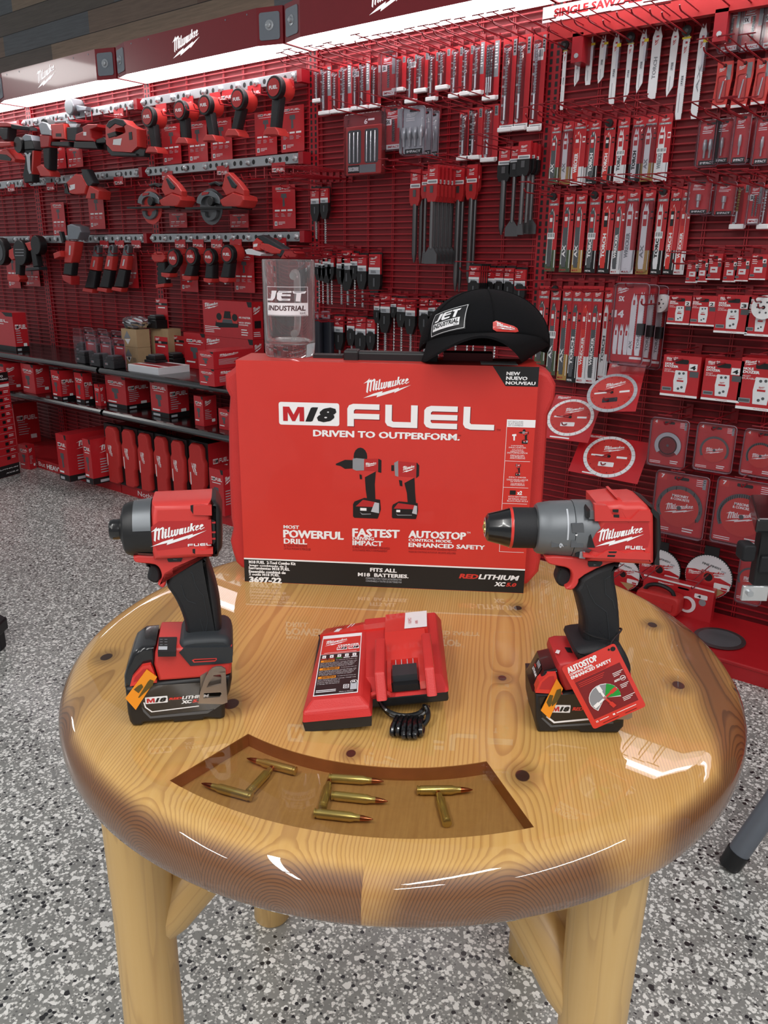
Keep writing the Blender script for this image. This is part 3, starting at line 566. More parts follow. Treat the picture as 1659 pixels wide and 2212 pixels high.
# ------------------------------------------------------------------ hammer drill (right) and its tag
def hammer_drill():
    c = crop(1020, 1050, 3.7705); pa, pb = c((535, 2008), (1190, 2020)); hw = .037
    F = base_frame(pa, pb, .8, hw); t = thing('hammer_drill', 'red and black hammer drill with grey collar and black chuck, right of the charger', 'drill', F.o, F.yaw())
    P = lambda nm, pts, *a, **k: part(nm, t, F, c(*pts), *a, **k)
    q = lambda x, yv: F.px(c((x, yv))[0], 1, 0.0)
    ax = (q(640, 128)[2] + q(640, 552)[2]) / 2
    def X(x): return q(x, 345)[0]
    def Rr(top, bot, x=640): return (q(x, top)[2] - q(x, bot)[2]) / 2
    A = (0, 0, ax); ex = .004
    b = MB(); pr = [(0.0055, X(116)), (0.0085, X(110)), (Rr(275, 405), X(104)), (Rr(255, 425), X(110)), (Rr(230, 447), X(125)), (Rr(206, 470), X(225)), (Rr(204, 472), X(230)), (Rr(182, 490), X(300))]; b.lathe(pr, 'blackgl', 'x', A, 40); b.lathe([(Rr(178, 494), X(312)), (Rr(178, 494), X(505))], 'rubber', 'x', A, 40); b.lathe([(Rr(176, 496), X(500)), (Rr(176, 496), X(512))], 'black', 'x', A, 40); ch = b.build('chuck', t)
    b = MB(); b.lathe([(Rr(182, 490) + .0004, X(296)), (Rr(179, 493) + .0004, X(304)), (Rr(179, 493) + .0003, X(318))], 'redgloss', 'x', A, 40); b.build('chuck_ring', ch)
    b = MB()
    for k in range(3):
        a = math.radians(120 * k + 100); b.cyl((X(96), .0035 * math.cos(a), ax + .0035 * math.sin(a)), (X(130), .005 * math.cos(a), ax + .005 * math.sin(a)), .0032, .0045, 'brass', 10)
    b.lathe([(Rr(262, 418), X(103)), (Rr(268, 412), X(100)), (.008, X(101))], 'steel', 'x', A, 30, caps=False); b.build('chuck_jaws', ch)
    b = MB(); b.lathe([(Rr(180, 492), X(505)), (Rr(152, 520), X(512)), (Rr(143, 535), X(530)), (Rr(128, 552), X(620)), (Rr(122, 560), X(760)), (Rr(122, 560), X(790)), (Rr(135, 550), X(800))], 'gunp', 'x', A, 48)
    b.lathe([(Rr(123, 559) + .0003, X(725)), (Rr(122, 560) + .0003, X(738))], 'lgrey', 'x', A, 14, 120, 185); b.build('clutch_collar', t)
    b = MB(); y = -Rr(122, 560) - .0005
    b.T = Matrix.Translation((0, 0, 0)); b.add([(v[0], y + .0022, v[1]) for v in F.sil(c((640, 492), (770, 480), (768, 440), (640, 435)), -.026)], [(0, 1, 2, 3)], 'dkgrey'); b.T = None
    x0, x1, z0, z1 = rc(F, c, (705, 480), (742, 446), -.027); b.T = Matrix.Translation(((x0 + x1) / 2, y + .0016, (z0 + z1) / 2)) @ Matrix.Rotation(math.radians(90), 4, 'Y'); h = (x1 - x0) / 2; b.text('16', -.0045, .0045, -h, h, 0, 'lgrey', 0, .01); b.T = None
    b.build('torque_marks', t)
    b = MB(); b.lathe([(Rr(118, 565), X(795)), (Rr(116, 568), X(810)), (Rr(116, 568), X(1010))], 'gunp', 'x', A, 40)
    for q_, m_ in (([(810, 310), (905, 305), (912, 380), (815, 378)], 'dkgrey'), ([(805, 440), (905, 442), (905, 498), (803, 498)], 'dkgrey')): b.prism(F.sil(c(*q_), -.0305), -.0312, -.024, m_)
    b.prism(F.sil(c((930, 200), (952, 182), (952, 245), (920, 250)), -.026), -.03, -.01, 'black'); b.prism(F.sil(c((945, 195), (995, 192), (995, 262), (945, 262)), -.026), -.0295, -.01, 'gunp'); b.prism(F.sil(c((875, 530), (915, 526), (915, 585), (868, 580)), -.026), -.029, -.01, 'grey'); b.prism(F.sil(c((840, 550), (872, 530), (872, 578), (840, 572)), -.026), -.027, -.01, 'black')
    hm = c((842, 395), (870, 392), (878, 402), (866, 404), (864, 432), (852, 432), (852, 404), (842, 404)); b.flat(F.sil(hm, -.0314), -.0314, 'white'); b.build('gear_case', t)
    P('motor_housing', [(990, 112), (1180, 92), (1220, 105), (1340, 100), (1400, 122), (1452, 185), (1455, 590), (1420, 610), (1250, 602), (905, 582), (918, 520), (932, 482), (990, 365), (990, 160)], -.0315, .0315, .012, 'redtool', yp=-.014)
    b = MB(); y = -.0318; b.flat(F.sil(c((940, 505), (1010, 380), (1085, 305), (1180, 302), (1435, 300), (1450, 420), (1430, 500), (1030, 540)), y), y, 'redtool2'); x0, x1, z0, z1 = rc(F, c, (1002, 492), (1408, 328), y); b.logo(x0, x1, z0, z1, y - .0004, 'white'); b.fuel(*rc(F, c, (1245, 514), (1412, 488), y), y - .0004, 'white')
    b.flat(F.sil(c((965, 390), (1002, 502), (935, 502), (950, 410)), y - .0003), y - .0003, 'black'); b.build('side_badge', t)
    for qs, r_ in ((([(1143, 190), (1193, 190), (1190, 215), (1145, 212)], [(1150, 232), (1198, 232), (1198, 258), (1152, 254)]), [(995, 150), (1100, 160), (1140, 230), (1210, 265), (1290, 270), (1360, 200), (1450, 195), (1452, 285), (1000, 285)]),
                   (([(1108, 532), (1180, 532), (1172, 546), (1115, 546)], [(1104, 560), (1168, 562), (1160, 578), (1100, 576)]), [(905, 545), (1010, 575), (1100, 525), (1180, 525), (1240, 545), (1330, 530), (1450, 545), (1450, 600), (905, 580)])):
        b = MB(); b.prism(F.sil(c(*r_), -.033), -.0335, -.026, 'redtool')
        for q_ in qs: b.flat(F.sil(c(*q_), -.0337), -.0337, 'black')
        b.build('air_vent', t)
    b = MB(); b.prism(F.sil(c((1168, 92), (1190, 86), (1250, 150), (1235, 165)), -.02), -.022, .022, 'redtool'); b.build('top_rib', t)
    b = MB(); b.box(*(lambda a: (a[0], a[1], -.012, .004, a[2], a[3]))(rc(F, c, (1015, 140), (1075, 82), 0)), 'black'); b.build('speed_switch', t, bev=.0015)
    P('rear_cap', [(1385, 112), (1450, 138), (1480, 190), (1508, 212), (1520, 420), (1500, 545), (1475, 602), (1412, 610), (1452, 590), (1446, 200)], -.029, .029, .009, 'black', yp=-.014)
    P('trigger_frame', [(592, 565), (900, 585), (1250, 600), (1062, 652), (872, 752), (868, 800), (822, 852), (770, 850), (758, 832), (800, 812), (818, 760), (812, 700), (772, 667), (700, 656), (625, 640), (600, 610)], -.021, .021, .0035, 'redtool', it=1)
    P('trigger', [(688, 655), (770, 664), (816, 706), (824, 765), (792, 822), (740, 832), (700, 812), (684, 775), (690, 740), (706, 705)], -.011, .011, .006, 'rubber', it=1)
    b = MB(); b.prism(F.sil(c((945, 614), (1058, 612), (1060, 630), (1040, 655), (950, 656), (942, 640)), -.022), -.0225, -.018, 'black'); b.flat(F.sil(c((990, 634), (1014, 642), (990, 648)), -.0228), -.0228, 'dkgrey'); b.build('direction_switch', t)
    P('grip', [(1245, 612), (1180, 692), (1166, 760), (1195, 900), (1215, 1100), (1216, 1290), (1195, 1345), (930, 1330), (908, 1270), (915, 1150), (890, 1040), (860, 920), (826, 850), (867, 800), (870, 752), (1062, 650)], -.019, .019, .011, 'grip', it=1)
    b = MB(); g = lambda *pts: F.sil(c(*pts), -.0192); 
    for a in (((1130, 730), (1078, 762), (1088, 880), (1145, 935), (1160, 1000)), ((932, 800), (960, 880), (1000, 955), (1095, 1025), (1112, 1165), (1120, 1290))): b.tube([(x, -.0192, z) for x, z in g(*a)], .0005, 'rubber2', 5)
    b.build('grip_seam', t)
    P('foot_boot', [(820, 1345), (920, 1320), (1215, 1300), (1285, 1420), (1312, 1500), (1302, 1570), (1000, 1590), (870, 1440)], -.036, .032, .011, 'rubber', it=1)
    P('base_housing', [(700, 1560), (690, 1500), (705, 1450), (760, 1430), (870, 1430), (910, 1480), (1308, 1545), (1304, 1610), (760, 1682), (720, 1620)], -.0365, .032, .008, 'redtool2')
    b = MB(); zt = max(v.co.z for v in [o for o in t.children if o.name.startswith('base_housing')][0].data.vertices) + .0005
    for q_, m_ in (([(675, 1355), (690, 1332), (718, 1338), (705, 1368)], 'chrome'), ([(752, 1312), (800, 1315), (818, 1358), (775, 1352)], 'black')): b.add([tuple(F.px(v, 2, zt)) for v in c(*q_)], [(0, 1, 2, 3)], m_)
    b.build('work_light', t)
    B = P('battery_pack', [(510, 1690), (514, 1900), (535, 2008), (700, 2010), (715, 1995), (860, 2000), (880, 2015), (1190, 2018), (1240, 1965), (1246, 1880), (1300, 1800), (1306, 1600), (720, 1690)], -.037, .037, .006, 'black')
    b = MB(); pr = F.sil(c((495, 1690), (520, 1655), (592, 1525), (700, 1500), (735, 1690)), -.0365); b.pillow(pr, -.0365, .02, .006, 'blackgl'); lc = b.build('latch_cover', B)
    b = MB(); y = -.0372; b.prism(F.sil(c((512, 1676), (545, 1595), (615, 1525), (680, 1515), (690, 1560), (735, 1690)), y), y - .002, -.025, 'redgloss'); b.flat(F.sil(c((545, 1655), (570, 1600), (625, 1552), (665, 1548), (690, 1660)), y - .0022), y - .0022, 'redtool2'); b.build('latch_button', B)
    # fuel gauge and lettering on the sloping front of the pack
    pa_, pb_ = pr[1], pr[2]; d = Vector((pb_[0] - pa_[0], 0, pb_[1] - pa_[1])); L = d.length; d.normalize(); n = Vector((-d.z, 0, d.x))
    b = MB(); b.T = Matrix(((0, -n.x, d.x, pa_[0] + n.x * .0006), (-1, 0, 0, 0), (0, -n.z, d.z, pa_[1] + n.z * .0006), (0, 0, 0, 1))) @ Matrix.Translation((.010, 0, .002))
    b.rect(-.013, .013, .002, L - .004, 0, 'black'); b.text('LITHIUM', -.011, .011, .004, .0075, -.0003, 'white', .2, .03); b.text('RED', -.011, -.003, .009, .0115, -.0003, 'redgloss', .2, .03)
    for k in range(4): b.rect(-.006 + k * .0035, -.004 + k * .0035, .0135, .019, -.0003, 'lgrey')
    b.build('fuel_gauge', B)
    b = MB(); y = -.0374; b.flat(F.sil(c((545, 1720), (1300, 1650), (1240, 1860), (1200, 1925), (660, 1965), (575, 1900)), y), y, 'blackgl')
    ln = c((600, 1880), (665, 1932), (960, 1905)); q2 = c((612, 1872), (672, 1918), (960, 1890)); b.flat(F.sil(ln + q2[::-1], y - .0003), y - .0003, 'white'); b.flat(F.sil(c((560, 1890), (640, 1965), (1150, 1935), (1150, 1918), (650, 1948), (575, 1885)), y - .0003), y - .0003, 'dkgrey')
    b.m18(*rc(F, c, (640, 1842), (802, 1783), y), y - .0004); b.text('RED', *rc(F, c, (815, 1826), (905, 1800), y), y - .0004, 'redgloss', .2, .04); b.text('LITHIUM', *rc(F, c, (908, 1820), (1120, 1785), y), y - .0004, 'white', .2, .04); b.build('print', B)
    orange_tag(B, F, c, [(560, 1830), (690, 1572), (740, 1650), (630, 1895)], [(605, 1762), (632, 1700), (660, 1705), (640, 1790), (625, 1800)], [(645, 1770), (690, 1660), (722, 1650), (728, 1690), (690, 1760), (650, 1795)], -.041)
    b = MB(); b.prism(F.sil(c((1150, 1750), (1300, 1760), (1302, 1880), (1270, 1898), (1130, 1895)), -.046), -.047, -.045, 'clip'); b.build('belt_clip', t)
    # the hanging tag
    tt = thing('hang_tag', 'red swing tag with a green dial diagram, tied to the hammer drill grip', 'tag', F.o, F.yaw()); y = -.054
    TL, TR, BR, BL = [F.px(v, 1, y) for v in c((705, 1490), (1140, 1290), (1425, 1762), (990, 1982))]
    ex_ = (TR - TL); w = ex_.length; ex_.normalize(); ez = TL - BL; h = ez.length; ez = (ez - ex_ * ez.dot(ex_)).normalized(); ey = ez.cross(ex_)
    Mx = Matrix.Identity(4)
    for i in range(3): Mx[i][0], Mx[i][1], Mx[i][2], Mx[i][3] = ex_[i], ey[i], ez[i], BL[i]
    b = MB(); b.T = Mx; b.prism(rrect(0, w, 0, h, .003), 0, .0008, 'redgloss'); e = -.0002
    b.flat(circ(w * .93, h * .94, .0028, 12), e, 'black'); b.rect(w * .09, w * .93, h * .13, h * .73, e, 'dkred')
    tx = lambda s_, x0, x1, z0, z1, m='white', sh=0, bo=.03: b.text(s_, x0 * w, x1 * w, z0 * h, z1 * h, e * 2, m, sh, bo)
    tx('AUTOSTOP', .07, .62, .885, .97); tx('CONTROL MODE,', .07, .5, .84, .875); tx('ENHANCED SAFETY', .07, .82, .79, .835)
    for k in range(2): b.rect(w * .09, w * (.75 - .06 * k), h * (.765 - .02 * k), h * (.771 - .02 * k), e * 2, 'dkred')
    for k in range(3): b.rect(w * .13, w * (.62 - .03 * k), h * (.69 - .025 * k), h * (.698 - .025 * k), e * 2, 'redgloss')
    cx_, cz_ = w * .43, h * .36; rr = w * .28
    arc = lambda a0, a1, r, n=14: [(cx_ + r * cos(a0 + (a1 - a0) * i / n), cz_ + r * sin(a0 + (a1 - a0) * i / n)) for i in range(n + 1)]
    b.flat([(cx_, cz_)] + arc(-22, 222, rr), e * 2, 'white'); b.flat([(cx_, cz_)] + arc(-18, 218, rr * .96), e * 3, 'grey'); b.flat([(cx_, cz_)] + arc(22, 62, rr * .99), e * 4, 'green'); b.flat([(cx_, cz_)] + arc(-16, 18, rr * .99), e * 4, 'green')
    for a_, m_, L_ in ((20, 'redgloss', .95), (95, 'white', .95), (200, 'white', .9), (-70, 'redgloss', .9)):
        b.T = Mx @ Matrix.Translation((cx_, e * 5, cz_)) @ Matrix.Rotation(math.radians(-a_), 4, 'Y'); b.rect(-.002, rr * .5, -.0012, .0012, 0, m_); b.rect(rr * .5, rr * L_, -.0022, .0022, 0, m_); b.T = Mx
    for k in range(3): b.rect(w * .73, w * (.92 - .04 * k), h * (.62 - .022 * k), h * (.628 - .022 * k), e * 2, 'white'); b.rect(w * .76, w * (.92 - .03 * k), h * (.43 - .022 * k), h * (.438 - .022 * k), e * 2, 'white'); b.rect(w * .7, w * (.93 - .05 * k), h * (.25 - .022 * k), h * (.258 - .022 * k), e * 2, 'white')
    tx('AUTO', .70, .80, .5, .53, 'white', .1, .02); b.flat(circ(w * .86, h * .515, w * .05, 14), e * 2, 'white'); b.flat(circ(w * .86, h * .515, w * .04, 14), e * 3, 'dkred'); b.rect(w * .83, w * .89, h * .508, h * .522, e * 4, 'white')
    b.rect(w * .1, w * .14, h * .075, h * .1, e * 2, 'white'); b.rect(w * .11, w * .13, h * .081, h * .094, e * 3, 'redgloss'); b.rect(w * .17, w * .34, h * .083, h * .092, e * 2, 'white'); b.rect(w * .42, w * .46, h * .075, h * .1, e * 2, 'white'); b.rect(w * .49, w * .86, h * .083, h * .092, e * 2, 'white'); b.rect(w * .2, w * .5, h * .03, h * .037, e * 2, 'black'); b.rect(w * .62, w * .84, h * .03, h * .037, e * 2, 'black'); b.build('card', tt)
    b = MB(); lp = [F.px(v, 1, yy) for v, yy in ((c((1112, 1335))[0], -.055), (c((1130, 1270))[0], -.04), (c((1205, 1190))[0], -.012), (c((1222, 1150))[0], .0), (c((1100, 1190))[0], .024), (c((905, 1150))[0], .002), (c((905, 1180))[0], -.014), (c((980, 1225))[0], -.024), (c((1120, 1255))[0], -.03), (c((1130, 1275))[0], -.042), (c((1165, 1310))[0], -.034))]
    b.tube(chaikin([tuple(v) for v in lp], 2, False), .0011, 'black', 6); o = b.build('cord', tt); o['label'] = 'black elastic cord'
hammer_drill()
# ------------------------------------------------------------------ the boxed kit
K = crop(480, 560, 2.2419)
BF = base_frame(*K((105, 1560), (1455, 1618)), .8, 0.0)
ztop = BF.sil(K((800, 510)), 0)[0][1]
def mini_tool(b, x0, x1, z0, z1, y, drill):            # the printed product picture: flat colours on the card
    w, h = x1 - x0, z1 - z0; k = [0]
    def P(pts, m): k[0] += 1; b.flat([(x0 + a * w, z0 + q * h) for a, q in pts], y - .00004 * k[0], m)
    if drill:
        P(circ(.54, .89, .15, 16, .13), 'black'); P([(0, .78), (.1, .81), (.2, .84), (.38, .84), (.38, .72), (.2, .71), (.1, .75), (0, .76)], 'black'); P([(.37, .86), (.45, .87), (.68, .86), (.68, .7), (.45, .69), (.37, .71)], 'grey'); P([(.62, .86), (.98, .87), (.98, .69), (.62, .68)], 'redtool2'); P([(.93, .87), (1, .85), (1, .67), (.93, .68)], 'black'); P([(.46, .69), (.9, .69), (.68, .6), (.62, .54), (.58, .56), (.6, .63), (.5, .66)], 'redtool'); P([(.52, .64), (.57, .63), (.58, .57), (.53, .57)], 'black'); P([(.64, .6), (.88, .69), (.86, .5), (.88, .25), (.7, .25), (.66, .42)], 'black'); b.logo(x0 + .64 * w, x0 + .9 * w, z0 + .75 * h, z0 + .82 * h, y - .0004, 'white')
    else:
        P([(0, .92), (.1, .92), (.1, .82), (0, .82)], 'black'); P([(.1, .96), (.25, 1), (.28, .72), (.14, .74)], 'grey'); P([(.24, .99), (.95, .97), (.95, .72), (.26, .72)], 'redtool2'); P([(.9, .98), (1, .93), (1, .75), (.9, .71)], 'black'); P([(.16, .73), (.9, .72), (.5, .6), (.45, .53), (.38, .55), (.42, .64), (.3, .69)], 'redtool'); P([(.28, .67), (.4, .66), (.42, .56), (.32, .57)], 'black'); P([(.48, .62), (.84, .72), (.88, .45), (.92, .27), (.62, .27), (.58, .45)], 'black'); b.logo(x0 + .4 * w, x0 + .85 * w, z0 + .8 * h, z0 + .93 * h, y - .0004, 'white')
    f0 = .38 if drill else .05
    P([(f0, .02), (f0 + .03, 0), (.93, .0), (.95, .03), (1, .14), (.98, .28), (f0 + .25, .3), (f0 + .03, .24), (f0, .2)], 'black'); P([(f0 + .06, .17), (f0 + .22, .27), (.9, .24), (.94, .17)], 'redtool2'); P([(f0 + .16, .15), (f0 + .3, .15), (f0 + .3, .11), (f0 + .16, .11)], 'white'); P([(f0 + .15, .09), (f0 + .2, .05), (.78, .06), (.78, .07), (f0 + .21, .065)], 'grey'); P([(.78, .1), (.86, .24), (.96, .23), (.96, .08)], 'lgrey')
def kit_box():
    F = BF; t = thing('kit_box', 'large red tool kit box with white lettering at the back of the table', 'boxed kit', F.o, F.yaw())
    tl, tr, bl, br = F.sil(K((70, 490), (1540, 520), (105, 1560), (1455, 1618)), 0); x0 = (tl[0] + bl[0]) / 2; x1 = (tr[0] + br[0]) / 2; z1 = (tl[1] + tr[1]) / 2; dp = .1
    b = MB(); b.box(x0, x1, 0, dp, 0.0, z1, 'redcard'); R_ = lambda lb, rt: rc(F, K, lb, rt, 0); e = -.0003
    def T_(s_, lb, rt, m='white', sh=0, bo=.02, y=e * 2): b.text(s_, *R_(lb, rt), y, m, sh, bo)
    zb = F.sil(K((105, 1452)), 0)[0][1]; b.rect(x0, x1, 0.0005, zb, e, 'black'); b.rect(x0, x1, zb, zb + .0025, e, 'white')
    b.logo(*R_((683, 672), (915, 570)), e, 'white'); b.m18(*R_((276, 800), (567, 698)), e); b.fuel(*R_((606, 808), (1322, 718)), e, 'white')
    sx = .0012; q_ = R_((606, 808), (1322, 718)); b.fuel(q_[0] + sx, q_[1] + sx, q_[2] - sx, q_[3] - sx, e * .5, 'dkred')
    T_('DRIVEN TO OUTPERFORM.', (442, 857), (1150, 846), bo=.03); T_('TM', (1328, 832), (1348, 822), 'dkred', 0, 0); T_('TM', (1140, 858), (1156, 850), 'dkred', 0, 0)
    mini_tool(b, *R_((552, 1248), (772, 922)), e, True); mini_tool(b, *R_((815, 1253), (955, 978)), e, False)
    T_('MOST', (298, 1303), (372, 1290), bo=.01); T_('POWERFUL', (298, 1347), (587, 1320), bo=.03); T_('DRILL', (300, 1376), (410, 1356), bo=.01)
    T_('EL TALADRO MAS POTENTE', (300, 1391), (412, 1384), 'dkred', 0, 0); T_('LA PLUS PUISSANTE PERCEUSE', (300, 1405), (428, 1400), 'dkred', 0, 0)
    T_('FASTEST', (632, 1342), (858, 1311), bo=.03); T_('DRIVING', (632, 1358), (735, 1346), bo=.01); T_('IMPACT', (632, 1384), (777, 1366), bo=.01)
    T_('EL IMPACTO DE ACCIONAMIENTO MAS RAPIDO', (632, 1399), (812, 1395), 'dkred', 0, 0); T_('LA PLUS RAPIDE IMPACT D\'ENTRAINEMENT', (632, 1412), (800, 1409), 'dkred', 0, 0)
    T_('AUTOSTOP', (903, 1348), (1180, 1323), bo=.03); T_('TM', (1184, 1328), (1202, 1320), 'white', 0, 0); T_('CONTROL MODE,', (903, 1367), (1112, 1360), bo=.01); T_('ENHANCED SAFETY', (903, 1392), (1272, 1386), bo=.015)
    T_('MODO DE CONTROL AUTOSTOP, SEGURIDAD MEJORADA', (903, 1407), (1135, 1405), 'dkred', 0, 0); T_('MODE DE CONTROLE AUTOSTOP, SECURITE AMELIOREE', (903, 1421), (1132, 1420), 'dkred', 0, 0)
    T_('M18 FUEL  2-Tool Combo Kit', (130, 1472), (355, 1467)); T_('Juego combinado de 2', (130, 1488), (313, 1483)); T_('herramientas M18 FUEL', (130, 1500), (327, 1495)); T_('Ensemble combiné de', (130, 1517), (307, 1511)); T_('2 outils M18 FUEL', (130, 1530), (278, 1525)); T_('3697-22', (133, 1564), (287, 1542), bo=.03)
    T_('FITS ALL', (717, 1512), (845, 1499), bo=.03); T_('M18  BATTERIES.', (658, 1534), (902, 1527), bo=.03); T_('COMPATIBLE CON TODAS LAS BATERIAS M18', (695, 1549), (868, 1547), 'lgrey', 0, 0); T_('CONVENABLE A TOUTES LES BATTERIES M18', (695, 1561), (868, 1560), 'lgrey', 0, 0)
    T_('RED', (1147, 1544), (1240, 1526), 'redcard', .2, .03); T_('LITHIUM', (1241, 1548), (1438, 1533), 'white', .2, .03); T_('XC', (1317, 1582), (1372, 1564), 'white', .2, .03); T_('5.0', (1374, 1584), (1424, 1568), 'redcard', .2, .03)
    cn = F.sil(K((1310, 524), (1372, 614)), 0); zc = cn[1][1]; b.flat([(cn[0][0], z1), (cn[1][0], zc), (x1, zc), (x1, z1)], e, 'black')
    T_('NEW', (1377, 561), (1443, 546)); T_('NUEVO', (1375, 584), (1478, 569)); T_('NOUVEAU', (1373, 606), (1517, 594))
    pl = F.sil(K((1378, 812), (1340, 1416)), 0); xa = (pl[0][0] + pl[1][0]) / 2; zh = F.sil(K((1378, 775)), 0)[0][1]; zl = pl[0][1]; zf = pl[1][1]
    b.flat(rrect(xa, x1 + .003, zl, zh, .003), e, 'white') if 0 else b.rect(xa, x1, zl, zh, e, 'white')
    for k_, s_ in enumerate(('KIT INCLUDES', 'EL KIT INCLUYE', 'KIT COMPREND')): T_(s_, (1386, 789 + k_ * 9), (1458, 784 + k_ * 9), 'grey', 0, 0)
    ln = .0006
    b.rect(xa, xa + ln, zf, zl, e, 'white'); b.rect(x1 - .012, x1 - .012 + ln, zf, zl, e, 'white') if 0 else None
    for yy in (977, 1105, 1183, 1417): z_ = F.sil(K((1360, yy)), 0)[0][1]; b.rect(xa, x1 - .004, z_, z_ + ln, e, 'white')
    mini_tool(b, *R_((1432, 892), (1485, 825)), e, True); b.flat(F.sil(K((1404, 848), (1424, 846), (1424, 856), (1418, 856), (1417, 878), (1410, 878), (1410, 856), (1404, 856)), 0), e, 'white')
    mini_tool(b, *R_((1418, 1048), (1446, 990)), e, False); b.rect(*R_((1392, 1140), (1422, 1120)), e, 'black'); T_('x2', (1428, 1140), (1452, 1122))
    for s_, yy, xw in (('HAMMER', 903, 30), ('DRILL/DRIVER', 912, 42), ('TALADRO', 923, 28), ('PERCUTOR/', 931, 34), ('DESTORNILLADOR', 938, 50), ('PERCEUSE/', 950, 34), ('TOURNEVIS A', 957, 36), ('PERCUSSION', 964, 36), ('IMPACT DRIVER', 1056, 42), ('DESTORNILLADOR', 1068, 52), ('DE IMPACTO', 1076, 34), ('TOURNEVIS A', 1087, 34), ('PERCUSSION', 1094, 34), ('XC5.0 BATTERIES', 1150, 46), ('BATERIAS XC5.0', 1161, 44), ('BLOCS-PILES XC5.0', 1171, 50)): T_(s_, (1430 - xw, yy + 2), (1430 + xw, yy - 2), 'white', 0, 0)
    # top flap print
    b.add([(x1 - .085, .012, z1 + .0003), (x1 - .03, .012, z1 + .0003), (x1 - .03, .06, z1 + .0003), (x1 - .085, .06, z1 + .0003)], [(0, 1, 2, 3)], 'white'); b.build('cardboard_sleeve', t)
    ym = .03
    left = K((100, 1480), (75, 1455), (57, 1400), (46, 1350), (60, 1290), (50, 1240), (40, 1000), (38, 760), (45, 660), (24, 620), (22, 555), (62, 525), (75, 505))
    right = K((1545, 527), (1583, 545), (1613, 600), (1608, 670), (1575, 745), (1570, 840), (1548, 1180), (1538, 1390), (1540, 1440), (1530, 1500), (1475, 1560))
    pl_ = F.sil(left, ym); pr_ = F.sil(right, ym); out = pl_ + [(x0 + .02, z1 - .004), (x1 - .02, z1 - .004)] + pr_ + [(x1 - .02, .004), (x0 + .02, .004)]
    b = MB(); b.pillow(out, .012, .092, .014, 'redcase', n=3); b.build('carry_case', t)
    hx = F.sil(K((604, 470), (1045, 470)), .05); b = MB(); b.box(hx[0][0], hx[1][0], .035, .062, z1 - .003, z1 + .0125, 'black'); b.box(hx[0][0] - .003, hx[0][0] + .02, .03, .066, z1 - .003, z1 + .0145, 'black'); b.build('handle', t, bev=.003)
    hx = F.sil(K((1070, 500), (1310, 500)), .05); b = MB(); b.box(hx[0][0], hx[1][0], .055, .09, z1 - .003, z1 + .012, 'dkred'); b.build('top_flap', t)
    b = MB(); p = F.sil(K((440, 480), (583, 458), (575, 485)), .05); b.box(p[0][0], p[1][0], .05, .075, z1 - .002, z1 + .005, 'black'); b.build('latch', t)
    return x0, x1, z1
KX0, KX1, KZ = kit_box()
